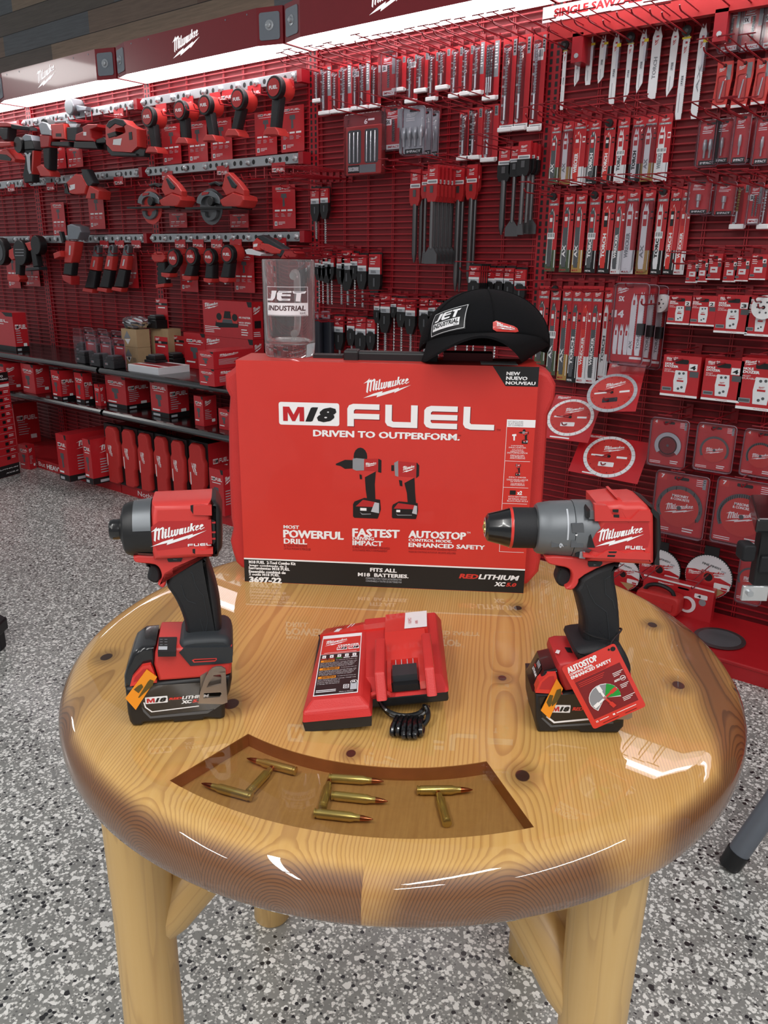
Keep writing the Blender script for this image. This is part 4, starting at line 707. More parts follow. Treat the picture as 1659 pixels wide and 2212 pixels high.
# ------------------------------------------------------------------ glass mug on the box
def jet_mark(b, f, m, m2=None):                        # JET over INDUSTRIAL, drawn in the unit square, placed by f(x, y) -> point; m2 = letters cut out of the bar
    def poly(pts, mm, k=0):
        b.add([f(x, y, k) for x, y in pts], [tuple(range(len(pts)))], mm)
    J = [[(.14, .86), (.27, .86), (.22, .62), (.15, .52), (.0, .52), (.01, .58), (.1, .59)], [(.33, .86), (.64, .86), (.64, .8), (.42, .79), (.4, .745), (.62, .745), (.62, .68), (.38, .68), (.4, .6), (.61, .6), (.6, .53), (.33, .52), (.27, .58), (.28, .78)], [(.66, .86), (.97, .85), (.94, .77), (.86, .77), (.83, .5), (.73, .51), (.75, .77), (.68, .78)]]
    return J, poly
def mug():
    cxy = at_z(*K((326, 470))[0], .8 + KZ); c = crop(560, 550, 9.2143)
    F = FR(Vector((cxy.x, cxy.y, .8 + KZ)), yawm(BF.yaw())); k = .019
    F.o += F.R @ Vector((0, .006, 0)); F = FR(F.o, F.R)
    tp = F.px(c((590, 95))[0], 1, 0.0)[2]; r1 = (F.px(c((1105, 120))[0], 1, 0)[0] - F.px(c((70, 110))[0], 1, 0)[0]) / 2; r0 = r1 * .965
    t = thing('glass_mug', 'clear glass mug etched JET INDUSTRIAL on top of the kit box', 'mug', F.o, F.yaw()); n = 56
    b = MB(); b.lathe([(.0, .0015), (r0 * .8, .0012), (r0 * .95, .001), (r0, .005), (r0 + .0008, .02), (r1, tp - .004), (r1 - .0004, tp - .001), (r1 - .0014, tp), (r1 - .0024, tp - .001), (r1 - .0026, tp - .006), (r0 - .0024, .026), (r0 - .004, .0215), (r0 * .7, .0195), (0, .019)], 'glass', n=n, caps=False); b.build('glass', t)
    b = MB(); hz = [F.px(c((630, yy))[0], 1, r1)[2] for yy in (470, 1640)]; yb = r1 * .995
    b.tube(chaikin([(0, yb - .0005, hz[0]), (0, yb + .014, hz[0] + .004), (0, yb + .034, hz[0] + .0), (0, yb + .042, hz[0] - .016), (0, yb + .042, hz[1] + .018), (0, yb + .034, hz[1] + .002), (0, yb + .014, hz[1] - .003), (0, yb - .0005, hz[1])], 2, False), .0065, 'glass_handle', 12); b.build('handle', t)
    b = MB(); rr = r1 + .0003
    a0, a1 = F.sil(c((115, 1215), (940, 640)), -r1); x0, x1, z0, z1 = a0[0] + .002, a1[0] - .001, F.px(c((530, 1225))[0], 1, -r1)[2], F.px(c((530, 640))[0], 1, -r1)[2]
    def f(x, y, kk=0): X = x0 + (x1 - x0) * x; q = rr + kk * .0002; X = max(-q * .98, min(q * .98, X)); return (X, -math.sqrt(q * q - X * X), z0 + (z1 - z0) * y)
    def strip(xa, xb, ya, yb_, m, kk=0, nn=14):
        vs = [f(xa + (xb - xa) * i / nn, y, kk) for i in range(nn + 1) for y in (ya, yb_)]; b.add(vs, [(2 * i, 2 * i + 2, 2 * i + 3, 2 * i + 1) for i in range(nn)], m)
    strip(0, 1, .985, 1, 'etch'); strip(0, 1, 0, .012, 'etch'); strip(0, .008, 0, 1, 'etch', 0, 1); strip(.99, 1, 0, 1, 'etch', 0, 1)
    J, poly = jet_mark(b, f, 'etch')
    for p in J: poly(p, 'etch')
    # the bar with INDUSTRIAL left clear: bands above and below the letters, letter row drawn in dark
    strip(0, 1, .38, .45, 'etch'); strip(0, 1, .03, .17, 'etch'); strip(0, 1, .17, .38, 'etch')
    vs, fs = txmesh('INDUSTRIAL', .12, .03); b.add([f(.03 + v[0] * .92, .18 + v[1] * .18, 1) for v in vs], fs, 'dkgrey2'); vs, fs = txmesh('LLC', 0, .02); b.add([f(.83 + v[0] * .12, .07 + v[1] * .07, 1) for v in vs], fs, 'dkgrey2')
    o = b.build('etched_logo', t); o['label'] = 'frosted etched logo'
mat('dkgrey2', '4A2A2E', .6)
mug()
# ------------------------------------------------------------------ trucker cap on the box
def trucker_cap():
    c = crop(890, 610, 5.53); p = at_z(*c((700, 945))[0], .8 + KZ); yaw = BF.yaw() + math.radians(6)
    F = FR(Vector((p.x, p.y, .8 + KZ)) + yawm(yaw) @ Vector((0, .055, 0)), yawm(yaw)); t = thing('trucker_cap', 'black trucker cap with two badges on top of the kit box', 'cap', F.o, F.yaw())
    H = F.px(c((800, 72))[0], 1, .02)[2]; wl_ = F.px(c((60, 850))[0], 1, .02)[0]; wr_ = F.px(c((1555, 960))[0], 1, .04)[0]; RX = (wr_ - wl_) / 2 * .985; RY = RX * 1.12; X0 = (wr_ + wl_) / 2
    def rim(a): f_ = max(0, -math.sin(math.radians(a))); return .008 + .040 * f_ ** .8
    def pt(a, s, off=0):                                # a: 270 = towards the viewer
        h = rim(a); u = s * 90; fr = max(0, -sin(a)); k = .95
        r = max(0.0, cos(u)) ** k; z = h + (H - h) * sin(u)
        return (X0 + (RX * r + off) * cos(a) * 1.0, (RY * r + off) * sin(a), z + off * .5)
    N_ = 72; ns = 18
    for nm, a0, a1, m_ in (('front_panel', 205, 335, 'cloth'), ('mesh_panel', -25, 205, 'mesh_cloth')):
        b = MB(); k = 36; vs = [pt(a0 + (a1 - a0) * i / k, j / ns) for j in range(ns + 1) for i in range(k + 1)]
        b.add(vs, [(j * (k + 1) + i, j * (k + 1) + i + 1, (j + 1) * (k + 1) + i + 1, (j + 1) * (k + 1) + i) for j in range(ns) for i in range(k)], m_, True); o = b.build(nm, t, angle=80)
        s_ = o.modifiers.new('thick', 'SOLIDIFY'); s_.thickness = .0025; s_.offset = -1
    b = MB()
    for a in (268, 206, 334): b.tube([pt(a, j / 24 * .97, .0006) for j in range(25)], .0006, 'cloth', 5)
    b.build('seam', t)
    # bill: follows the raised front rim and droops to both sides
    bl, br_ = F.px(c((115, 945))[0], 1, -RY * .6), F.px(c((1300, 1005))[0], 1, -RY * .6); BW = (br_.x - bl.x) / 2; BX = (br_.x + bl.x) / 2 - X0
    b = MB(); k = 40; nb = 10; vs = []
    for layer in (0, -.0035):
        for j in range(nb + 1):
            q = j / nb
            for i in range(k + 1):
                tt_ = -1 + 2 * i / k; a = 270 + 66 * tt_; x, y, z = pt(a, 0); xo = X0 + BX + tt_ * BW; zo = .001 + .0475 * (1 - abs(tt_) ** 1.9); yo = -RY - .058 * math.sqrt(max(0, 1 - tt_ * tt_)) + RY * .42 * abs(tt_) ** 3
                vs.append((x + (xo - x) * q, y + (yo - y) * q, max(.0006, z + (zo - z) * q + layer + .001)))
    o1 = (nb + 1) * (k + 1); fs = []
    for j in range(nb):
        for i in range(k):
            q = (j * (k + 1) + i, j * (k + 1) + i + 1, (j + 1) * (k + 1) + i + 1, (j + 1) * (k + 1) + i); fs += [q, tuple(v + o1 for v in q[::-1])]
    for i in range(k): fs.append((nb * (k + 1) + i, nb * (k + 1) + i + 1, nb * (k + 1) + i + 1 + o1, nb * (k + 1) + i + o1))
    b.add(vs, fs, 'cloth', True); b.build('bill', t, angle=60)
    # badges, laid on the crown
    def patch(nm, quad, m_, border, fn, lab):
        inv = []
        for q in quad:                                  # find the crown point under a photo pixel
            best = None
            for ia in range(205, 340, 2):
                for js in range(1, 40):
                    P_ = Vector(pt(ia, js / 50)); d = F.R @ P_ + F.o - CAM; r_ = ray(*q); tt = d.dot(r_) / r_.dot(r_); er = (d - r_ * tt).length
                    if P_.y < 0 and (best is None or er < best[0]): best = (er, ia, js / 50)
            inv.append(best[1:])
        (aTL, sTL), (aTR, sTR), (aBR, sBR), (aBL, sBL) = inv
        def f(x, y, kk=0):
            a = (aBL * (1 - x) + aBR * x) * (1 - y) + (aTL * (1 - x) + aTR * x) * y; s = (sBL * (1 - x) + sBR * x) * (1 - y) + (sTL * (1 - x) + sTR * x) * y; return pt(a, s, .0012 + kk * .0004)
        b = MB(); n = 12
        def sheet(x0, x1, y0, y1, m, kk):
            vs = [f(x0 + (x1 - x0) * i / n, y0 + (y1 - y0) * j / n, kk) for j in range(n + 1) for i in range(n + 1)]
            b.add(vs, [(j * (n + 1) + i, j * (n + 1) + i + 1, (j + 1) * (n + 1) + i + 1, (j + 1) * (n + 1) + i) for j in range(n) for i in range(n)], m, True)
        fn(b, f, sheet); o = b.build(nm, t); o['label'] = lab
    def jet(b, f, sheet):
        sheet(0, 1, 0, 1, 'black', 0)
        w = .012
        for x0, x1, y0, y1 in ((.03, .97, .95, .95 + w * 1.4), (.03, .97, .04, .04 + w * 1.4), (.02, .02 + w, .04, .96), (.965, .965 + w, .04, .96)): sheet(x0, x1, y0, y1, 'white', 1)
        J, poly = jet_mark(b, f, 'white')
        for p in J:
            b.add([f(.12 + x * .72, .06 + y * .95, 1.5) for x, y in p], [tuple(range(len(p)))], 'white')
        sheet(.08, .84, .2, .5, 'white', 1)
        vs, fs = txmesh('INDUSTRIAL', .1, .03); b.add([f(.1 + v[0] * .72, .29 + v[1] * .18, 2) for v in vs], fs, 'black'); vs, fs = txmesh('LLC', 0, .02); b.add([f(.7 + v[0] * .1, .22 + v[1] * .05, 2) for v in vs], fs, 'black')
    patch('woven_badge', c((262, 385), (700, 258), (640, 560), (240, 690)), 'black', 1, jet, 'black badge with white lettering')
    def mil(b, f, sheet):
        ol = [(.14, 0), (.0, .2), (.0, .8), (.14, 1), (.86, 1), (1, .8), (1, .2), (.86, 0)]; g = [(.5 + (x - .5) * s_, .5 + (y - .5) * s_) for s_ in (1, .66, .33) for x, y in ol] + [(.5, .5)]
        b.add([f(x, y, .5) for x, y in g], [(r * 8 + i, r * 8 + (i + 1) % 8, (r + 1) * 8 + (i + 1) % 8, (r + 1) * 8 + i) for r in range(2) for i in range(8)] + [(16 + i, 16 + (i + 1) % 8, 24) for i in range(8)], 'redcard', True)
        for p in MILW: 
            q = [((x - 65) / 1497, 1 - (y - 130) / 667) for x, y in p]; q = [(x, y - .55 * (x - .5)) for x, y in q]; b.add([f(.1 + .8 * x, .12 + .72 * y, 2) for x, y in q], [tuple(range(len(q)))], 'white')
    patch('rubber_badge', c((970, 455), (1258, 540), (1250, 690), (955, 600)), 'redcard', 0, mil, 'red badge with white lettering')
trucker_cap()
# ------------------------------------------------------------------ the battery charger, its right side propped on its cord
def charger():
    cl = crop(650, 1310, 7.9); cr = crop(780, 1300, 7.135); o = at_z(*cl((265, 2150))[0], .8)
    R = yawm(TH) @ Matrix.Rotation(math.radians(-7), 3, 'Y'); F = FR(o + Vector((0, 0, .0005)), R)
    t = thing('battery_charger', 'red battery charger with black warning label between the impact driver and the hammer drill', 'charger', F.o); t.rotation_euler = R.to_euler()
    def Z(h, *pts): return [F.px(p, 2, h) for p in pts]
    H = .032
    # left wing
    fl, fr = Z(H, *cl((140, 1590), (960, 1530))); mL, mR = Z(H, *cl((345, 500), (1075, 425)))
    xl, xr = min(fl.x, mL.x) - .001, fr.x + .004; yf, yb = (fl.y + fr.y) / 2 - .001, (mL.y + mR.y) / 2; xR = F.px(cr((1300, 1370))[0], 2, .014).x + .004; yR = F.px(cr((800, 1440))[0], 2, .014).y; yB = yb + .042
    b = MB(); e = .01
    top = [(xl + .004, yf), (xr, yf), (xr, yb), (xl + .004, yb)]; mid = [(xl - e, yf - .012), (xr + .012, yf - .012), (xr + .012, yB), (xl - e * .4, yB)]
    vs = [(x, y, H) for x, y in top] + [(xl - .006, -.001 + .004, .024), (xr + .009, .004, .024), (xr + .012, yB, .02), (xl, yB, .02)] + [(xl - .008, .001, .013), (xr + .011, .001, .013), (xr + .013, yB, .012), (xl - .002, yB, .012)]
    b.add(vs, [(0, 1, 2, 3), (0, 4, 5, 1), (1, 5, 6, 2), (2, 6, 7, 3), (3, 7, 4, 0), (4, 8, 9, 5), (5, 9, 10, 6), (6, 10, 11, 7), (7, 11, 8, 4)], 'redplast'); b.build('label_wing', t, bev=.0025)
    # right body with the dock, and the back panel
    b = MB(); hb = .03
    vs = [(xr - .002, yR, .014), (xR, yR, .014), (xR + .003, yB + .012, .014), (xr - .002, yB + .012, .014), (xr - .002, yR + .028, hb - .002), (xR - .006, yR + .022, hb - .004), (xR - .004, yB, .031), (xr - .002, yB, .031)]
    b.add(vs, [(4, 5, 6, 7), (0, 1, 5, 4), (1, 2, 6, 5), (2, 3, 7, 6), (3, 0, 4, 7)], 'redplast'); b.build('dock_body', t, bev=.003)
    b = MB(); q = [(xl, yb + .001, H), (xr + .03, yb + .003, H + .001), (xr + .03, yB, .028), (xl + .004, yB, .021)]; b.add([(x, y, z + .0006) for x, y, z in q] + [(x, y, .012) for x, y, z in q], [(0, 1, 2, 3), (0, 4, 5, 1), (1, 5, 6, 2), (2, 6, 7, 3), (3, 7, 4, 0)], 'redgloss')
    L = yb + .002; sl = (.024 - H) / (yB - yb)
    def bp(x, y): return (x, y, H + .0016 + sl * (y - yb) * .9)
    def band(x0, x1, y0, y1, m, sk=.006): b.add([bp(x0, y0), bp(x1, y0), bp(x1 + sk, y1), bp(x0 + sk, y1)], [(0, 1, 2, 3)], m)
    for k in range(5): band(xl + .012 + k * .0035, xl + .0128 + k * .0035, L + .012, L + .036, 'dkred')
    band(xl + .018, xl + .025, L + .004, L + .018, 'white', .004)
    for k in range(2): band(xl + .034 + k * .004, xl + .0354 + k * .004, L + .016, L + .036, 'white')
    for k in range(5): band(xl + .046 + k * .0035, xl + .0468 + k * .0035, L + .014, L + .034, 'dkred')
    band(xl + .066, xl + .0672, L + .006, L + .036, 'white')
    b.build('back_panel', t)
    # bright inner plate with the sticker
    pT = [F.px(v, 2, hb + .012) for v in cr((360, 415), (970, 345))]; pB = [F.px(v, 2, hb + .002) for v in cr((390, 1240), (970, 1170))]; tT = [F.px(v, 2, hb + .004) for v in cr((455, 880), (870, 830))]
    x0, x1 = pT[0].x, pT[1].x; ya, yt, yz = pB[0].y, tT[0].y, pT[0].y
    b = MB(); z0, z1 = hb - .001, hb + .007
    def zz(y): return z0 + (z1 - z0) * (y - ya) / (yz - ya)
    tx0, tx1 = tT[0].x, tT[1].x
    def quad(xa, xb, y0, y1): b.add([(xa, y0, zz(y0)), (xb, y0, zz(y0)), (xb, y1, zz(y1)), (xa, y1, zz(y1)), (xa, y0, zz(y0) - .01), (xb, y0, zz(y0) - .01), (xb, y1, zz(y1) - .01), (xa, y1, zz(y1) - .01)], [(0, 1, 2, 3), (0, 4, 5, 1), (1, 5, 6, 2), (2, 6, 7, 3), (3, 7, 4, 0)], 'redgloss')
    quad(x0, x1, yt, yz); quad(x0 + .002, tx0, ya, yt); quad(tx1, x1 - .002, ya, yt)
    b.add([(x0, yz, z1), (x1 + .004, yz, z1), (x1 + .004, yB + .006, z1 - .006), (x0, yB + .006, z1 - .006), (x0, yz, z1 - .012), (x1 + .004, yz, z1 - .012), (x1 + .004, yB + .006, z1 - .018), (x0, yB + .006, z1 - .018)], [(0, 1, 2, 3), (0, 4, 5, 1), (1, 5, 6, 2), (2, 6, 7, 3), (3, 7, 4, 0)], 'redgloss'); b.build('inner_plate', t)
    b = MB(); sx0, sx1 = x1 - .026, x1 + .0035; zq = lambda y: z1 + .0008 - .006 * (y - yz) / (yB + .006 - yz)
    b.add([(sx0, yz + .004, zq(yz + .004)), (sx1, yz + .004, zq(yz + .004)), (sx1 + .002, yB + .004, zq(yB + .004)), (sx0 + .002, yB + .004, zq(yB + .004))], [(0, 1, 2, 3)], 'white')
    b.T = Matrix.Translation((sx0 + .012, yz + .022, zq(yz + .022) + .0004)) @ Matrix.Rotation(math.radians(90), 4, 'Z') @ Matrix.Rotation(math.radians(-90), 4, 'X'); b.text('GABE / GOMEZ', -.016, .016, .0025, .0065, 0, 'redprint', 0, .0); b.text('WIN', -.006, .006, -.0065, -.0025, 0, 'redprint', 0, .0); b.T = None
    o_ = b.build('name_sticker', t); o_['label'] = 'white paper sticker'
    b = MB(); b.box(tx0, tx1, ya + .002, yt, z0 - .012, z0 - .006, 'black'); b.box(tx0 + .002, tx1 - .002, ya + .008, (ya + yt) / 2 + .008, z0 - .006, z0 + .006, 'rubber2'); b.box(tx0 + .002, tx1 - .002, ya - .001, ya + .008, z0 - .01, z0 - .002, 'black')
    for k in range(4): xx = tx0 + .006 + k * (tx1 - tx0 - .012) / 3; b.box(xx - .0004, xx + .0004, ya + .014, yt - .002, z0 - .006, z0 + .004, 'lgrey')
    b.build('terminal_block', t)
    for top_, bot, w in ((cr((200, 560), (345, 545)), cr((215, 1090), (385, 1085)), 0), (cr((940, 480), (1085, 470)), cr((950, 1020), (1110, 1000)), 0)):
        a = [F.px(v, 2, .05) for v in top_ + bot]; xa, xb = (a[0].x + a[2].x) / 2, (a[1].x + a[3].x) / 2; y1_, y0_ = a[0].y, a[2].y
        b = MB(); b.add([(xa, y0_ - .016, .022), (xb, y0_ - .016, .022), (xb, y0_, .05), (xa, y0_, .05), (xa, y1_, .05), (xb, y1_, .05), (xa, y1_ + .012, .026), (xb, y1_ + .012, .026), (xa, y0_ - .002, .026), (xb, y0_ - .002, .026)], [(0, 1, 2, 3), (3, 2, 5, 4), (4, 5, 7, 6), (0, 3, 4, 6), (1, 7, 5, 2)], 'redplast'); b.build('guide_rail', t, bev=.0025)
    b = MB(); b.prism([(xl - .006, .0), (xr + .009, .0), (xr + .011, .0135), (xl - .008, .0135)], .002, yB, 'black'); b.build('base', t, bev=.004)
    b = MB(); b.box(xr - .002, xR - .001, yR + .002, yB + .012, .0, .0145, 'black'); b.build('base_rear', t, bev=.003)
    b = MB(); b.tube([(xr + .02 + .012 * cos(a), yR - .0005, .016 + .006 * sin(a)) for a in range(0, 181, 20)], .003, 'redplast', 8); b.build('cord_arch', t)
    # label
    b = MB(); lx0, lx1, ly0, ly1 = [None] * 4; A_, B_, C_, D_ = Z(H, *cl((205, 1545), (940, 1475), (1070, 440), (380, 520)))
    lx0, lx1, ly0, ly1 = (A_.x + D_.x) / 2, (B_.x + C_.x) / 2, (A_.y + B_.y) / 2, (C_.y + D_.y) / 2; w, h = lx1 - lx0, ly1 - ly0
    b.T = Matrix.Translation((lx0, ly0, H + .0004)) @ Matrix.Rotation(math.radians(-90), 4, 'X'); e = -.00015
    X_ = lambda q: q * w; Y_ = lambda q: q * h
    b.rect(0, w, 0, h, 0, 'white'); b.rect(X_(.02), X_(.98), Y_(.655), Y_(.94), e, 'redcard'); b.rect(X_(.02), X_(.98), Y_(.012), Y_(.65), e, 'black')
    b.logo(X_(.08), X_(.66), Y_(.80), Y_(.915), e * 2, 'white'); b.text('CHARGER', X_(.42), X_(.95), Y_(.775), Y_(.805), e * 2, 'white', 0, .03); b.m18(X_(.4), X_(.66), Y_(.71), Y_(.765), e * 2, '12'); b.m18(X_(.69), X_(.96), Y_(.71), Y_(.765), e * 2)
    b.rect(X_(.1), X_(.9), Y_(.67), Y_(.675), e * 2, 'white')
    for k in range(5): b.rect(X_(.07 + .185 * k), X_(.16 + .185 * k), Y_(.585), Y_(.632), e * 2, 'white'); b.rect(X_(.04 + .185 * k), X_(.19 + .185 * k), Y_(.565), Y_(.576), e * 2, ('redcard', 'redcard', 'green', 'white', 'white')[k]); b.flat(circ(X_(.115 + .185 * k), Y_(.605), w * .02, 8), e * 3, 'black')
    random.seed(5)
    for r0_, s_, xw in ((.53, 'WARNING', .38), (.40, 'AVERTISSEMENT', .52), (.265, 'ADVERTENCIA', .46)):
        b.rect(X_(.05), X_(xw), Y_(r0_ - .012), Y_(r0_ + .022), e * 2, 'orange'); b.text(s_, X_(.12), X_(xw - .02), Y_(r0_ - .004), Y_(r0_ + .014), e * 3, 'black', .2, .02)
        b.text('To reduce the risk of injury, user', X_(xw + .04), X_(.93), Y_(r0_), Y_(r0_ + .014), e * 2, 'white', 0, .0)
        for k, tx in enumerate(('must read the operator manual. Charge only', 'M12 and M18 battery packs. Other types of', 'batteries may burst causing personal injury', 'or damage. Do not expose to water.')):
            if r0_ < .3 and k > 0: b.text(tx[:28], X_(.05), X_(.56), Y_(r0_ - .034 - .0235 * k), Y_(r0_ - .019 - .0235 * k), e * 2, 'white', 0, .0)
            else: b.text(tx, X_(.05), X_(.93 - .03 * k), Y_(r0_ - .034 - .0215 * k), Y_(r0_ - .019 - .0215 * k), e * 2, 'white', 0, .0)
    for k in range(2): b.rect(X_(.05), X_(.5), Y_(.07 - .022 * k), Y_(.08 - .022 * k), e * 2, 'white')
    b.frame(X_(.66), X_(.79), Y_(.075), Y_(.135), w * .018, e * 2, 'white'); b.frame(X_(.695), X_(.755), Y_(.09), Y_(.12), w * .016, e * 2, 'white'); b.rect(X_(.82), X_(.97), Y_(.05), Y_(.16), e * 2, 'lgrey'); b.flat(circ(X_(.895), Y_(.165), w * .085, 18), e * 2, 'white'); b.flat(circ(X_(.895), Y_(.165), w * .068, 18), e * 3, 'black'); b.text('UL', X_(.855), X_(.935), Y_(.153), Y_(.178), e * 4, 'white', 0, .02); b.text('Made in Mexico', X_(.58), X_(.9), Y_(.025), Y_(.037), e * 2, 'white', 0, 0); b.T = None
    o_ = b.build('label', t); o_['label'] = 'black and red warning label'
    # cord: two loops under the front edge, then a folded bundle
    Rt = R.transposed()
    def tb(x, y, h): p = at_z(*cr((x, y))[0], .8 + h); return tuple(Rt @ (p - F.o))
    b = MB(); r = .0029
    b.tube(chaikin([tb(290, 1490, .02), tb(300, 1560, .016), tb(380, 1670, .012), tb(520, 1740, .008), tb(700, 1760, .007), tb(880, 1730, .008), tb(960, 1660, .012), tb(980, 1600, .018)], 2, False), r, 'blackgl', 8)
    b.tube(chaikin([tb(330, 1600, .012), tb(420, 1730, .007), tb(560, 1790, .005), tb(720, 1800, .0045), tb(900, 1770, .005), tb(1010, 1680, .01), tb(1030, 1600, .016)], 2, False), r, 'blackgl', 8)
    for k in range(6):
        x = 500 + 75 * k; x2 = 470 + 88 * k
        b.tube(chaikin([tb(x + 60, 1780, .012), tb(x + 25, 1840, .014), tb(x2 + 15, 1920, .013), tb(x2, 2000 + (60 if 1 < k < 5 else 20), .008), tb(x2 + 18, 2040 + (60 if 1 < k < 5 else 20), .0032), tb(x2 + 40, 1990, .003), tb(x + 70, 1830, .003)], 2, False), r, 'blackgl', 8)
    b.tube(chaikin([tb(1000, 1610, .018), tb(1040, 1700, .014), tb(1030, 1820, .009), tb(960, 1900, .006), tb(900, 1960, .004)], 2, False), r, 'blackgl', 8)
    o_ = b.build('power_cord', t); o_['label'] = 'black folded power cord'
charger()
# ------------------------------------------------------------------ brass cartridges cast into the table recess
CZ = .8 - .0108
def cartridge(base, tip, full, label):
    a = at_z(*base, CZ); d = at_z(*tip, CZ) - a; L = d.length if full else d.length; d.normalize(); L0 = .0555
    o = thing('cartridge', label, 'cartridge', a, math.atan2(d.y, d.x), 'brass cartridges in the table recess')
    if full:
        s = L / L0
    else: s = L / (L0 * .79)
    r = .0047; b = MB(); b.lathe([(0, 0), (.0034, 0), (r, .0006), (r, .0014), (.0040, .002), (.0040, .003), (r, .0036), (r, .035 * s), (.0033, .039 * s), (.0032, .0435 * s)], 'brass', 'x', n=18); b.build('case', o)
    b = MB(); b.lathe([(.0030, .042 * s), (.0028, .046 * s), (.0018, .0515 * s), (.0004, .0555 * s)], 'copper', 'x', n=14); b.build('bullet', o)
for bs, tp, fu, lb in (((640, 1666), (533, 1638), 1, 'brass cartridge forming the top stroke of the letter J'), ((538, 1712), (584, 1662), 0, 'brass cartridge forming the stem of the letter J'), ((545, 1722), (435, 1692), 1, 'brass cartridge forming the bottom stroke of the letter J'),
    ((710, 1680), (829, 1688), 1, 'brass cartridge forming the top bar of the letter E'), ((716, 1718), (838, 1731), 1, 'brass cartridge forming the middle bar of the letter E'), ((678, 1756), (806, 1770), 1, 'brass cartridge forming the bottom bar of the letter E'), ((696, 1745), (710, 1692), 0, 'brass cartridge forming the stem of the letter E'),
    ((900, 1707), (1021, 1706), 1, 'brass cartridge forming the top bar of the letter T'), ((966, 1780), (948, 1716), 0, 'brass cartridge forming the stem of the letter T')): cartridge(bs, tp, fu, lb)
# ------------------------------------------------------------------ goods hanging on the wall
HOOK = None
def hook(u, z, label, L=.27, group='red wire hooks', D0=0.0):
    global HOOK
    if HOOK is None:
        b = MB(); r = .0026
        b.tube([(0, 0, .0), (0, -.02, 0), (0, -L + .02, .0), (0, -L + .006, .004), (0, -L, .012)], r, 'redhook', 6)
        b.tube([(0, -.007, .03), (0, -L + .004, .034)], .002, 'redhook', 5); b.tube([(-.024, -L + .002, .034), (.024, -L + .002, .034)], .002, 'redhook', 5); b.box(-.012, .012, -.0095, -.007, -.012, .04, 'redhook')
        HOOK = b.build('peg_hook'); o = HOOK
    else: o = HOOK.copy(); COL.objects.link(o)
    on_wall(o, u, D0, z); label = label if len(label.split()) < 17 else label.replace('red wire hook holding the', 'hook of the').replace('red wire hook through the', 'hook of the'); tag(o, label, 'hook', group); return o
def place(cx, yt, yb, w, D, cxb=None):                # a hanging pack seen at these pixels, its face D in front of the wall
    u, zt = wl(cx, yt, D); u2, zb = wl(cxb if cxb is not None else cx, yb, D); ym = (yt + yb) / 2; xm = (cx + (cxb if cxb is not None else cx)) / 2
    return (u + u2) / 2, zt, zt - zb, wl(xm + w / 2, ym, D)[0] - wl(xm - w / 2, ym, D)[0]
def spiral(b, x, y, z0, z1, r, m, turns=7, n=8, flat=.55):  # twist drill
    k = max(10, int(turns * 8)); vs = []
    for i in range(k + 1):
        t = i / k; a0 = 2 * PI * turns * t
        for j in range(n):
            a = 2 * PI * j / n; p, q = r * math.cos(a), r * flat * math.sin(a); vs.append((x + p * math.cos(a0) - q * math.sin(a0), y + p * math.sin(a0) + q * math.cos(a0), z0 + (z1 - z0) * t))
    b.add(vs, [(i * n + j, i * n + (j + 1) % n, (i + 1) * n + (j + 1) % n, (i + 1) * n + j) for i in range(k) for j in range(n)], m, True); b.add(vs, [tuple(range(n - 1, -1, -1)), tuple(range(k * n, k * n + n))], m)
def dashes(b, x0, x1, z0, z1, n, y, m, seed=1, fill=.5):
    rr = random.Random(seed); h = (z1 - z0) / n
    for k in range(n): b.rect(x0, x0 + (x1 - x0) * rr.uniform(.55, 1), z1 - h * (k + fill), z1 - h * k, y, m)
def barcode(b, x0, x1, z0, z1, y):
    b.rect(x0, x1, z0, z1, y, 'white'); w = x1 - x0
    for k in range(7): b.rect(x0 + w * (.1 + .12 * k), x0 + w * (.15 + .12 * k + .03 * (k % 3 == 0)), z0 + (z1 - z0) * .3, z1 - (z1 - z0) * .1, y - .0003, 'dkgrey')
def hangc(b, w, h, m, t=.0012, r=None, y=0, top=0): b.prism(rrect(-w / 2, w / 2, -h, top, r or w * .06), y - t, y, m)
def shell(t, w, h, d, x0, x1, z0, z1):                # clear bubble over the card
    b = MB(); b.pillow(rrect(x0, x1, z0, z1, min(x1 - x0, z1 - z0) * .3), -d, -.0012, min(d * .6, (x1 - x0) * .3), 'clear', n=2, r2=.0002); return b.build('clear_bubble', t)
def goods(name, cat, label, u, D, z, group): return on_wall(thing(name, label, cat, group=group), u, D, z)
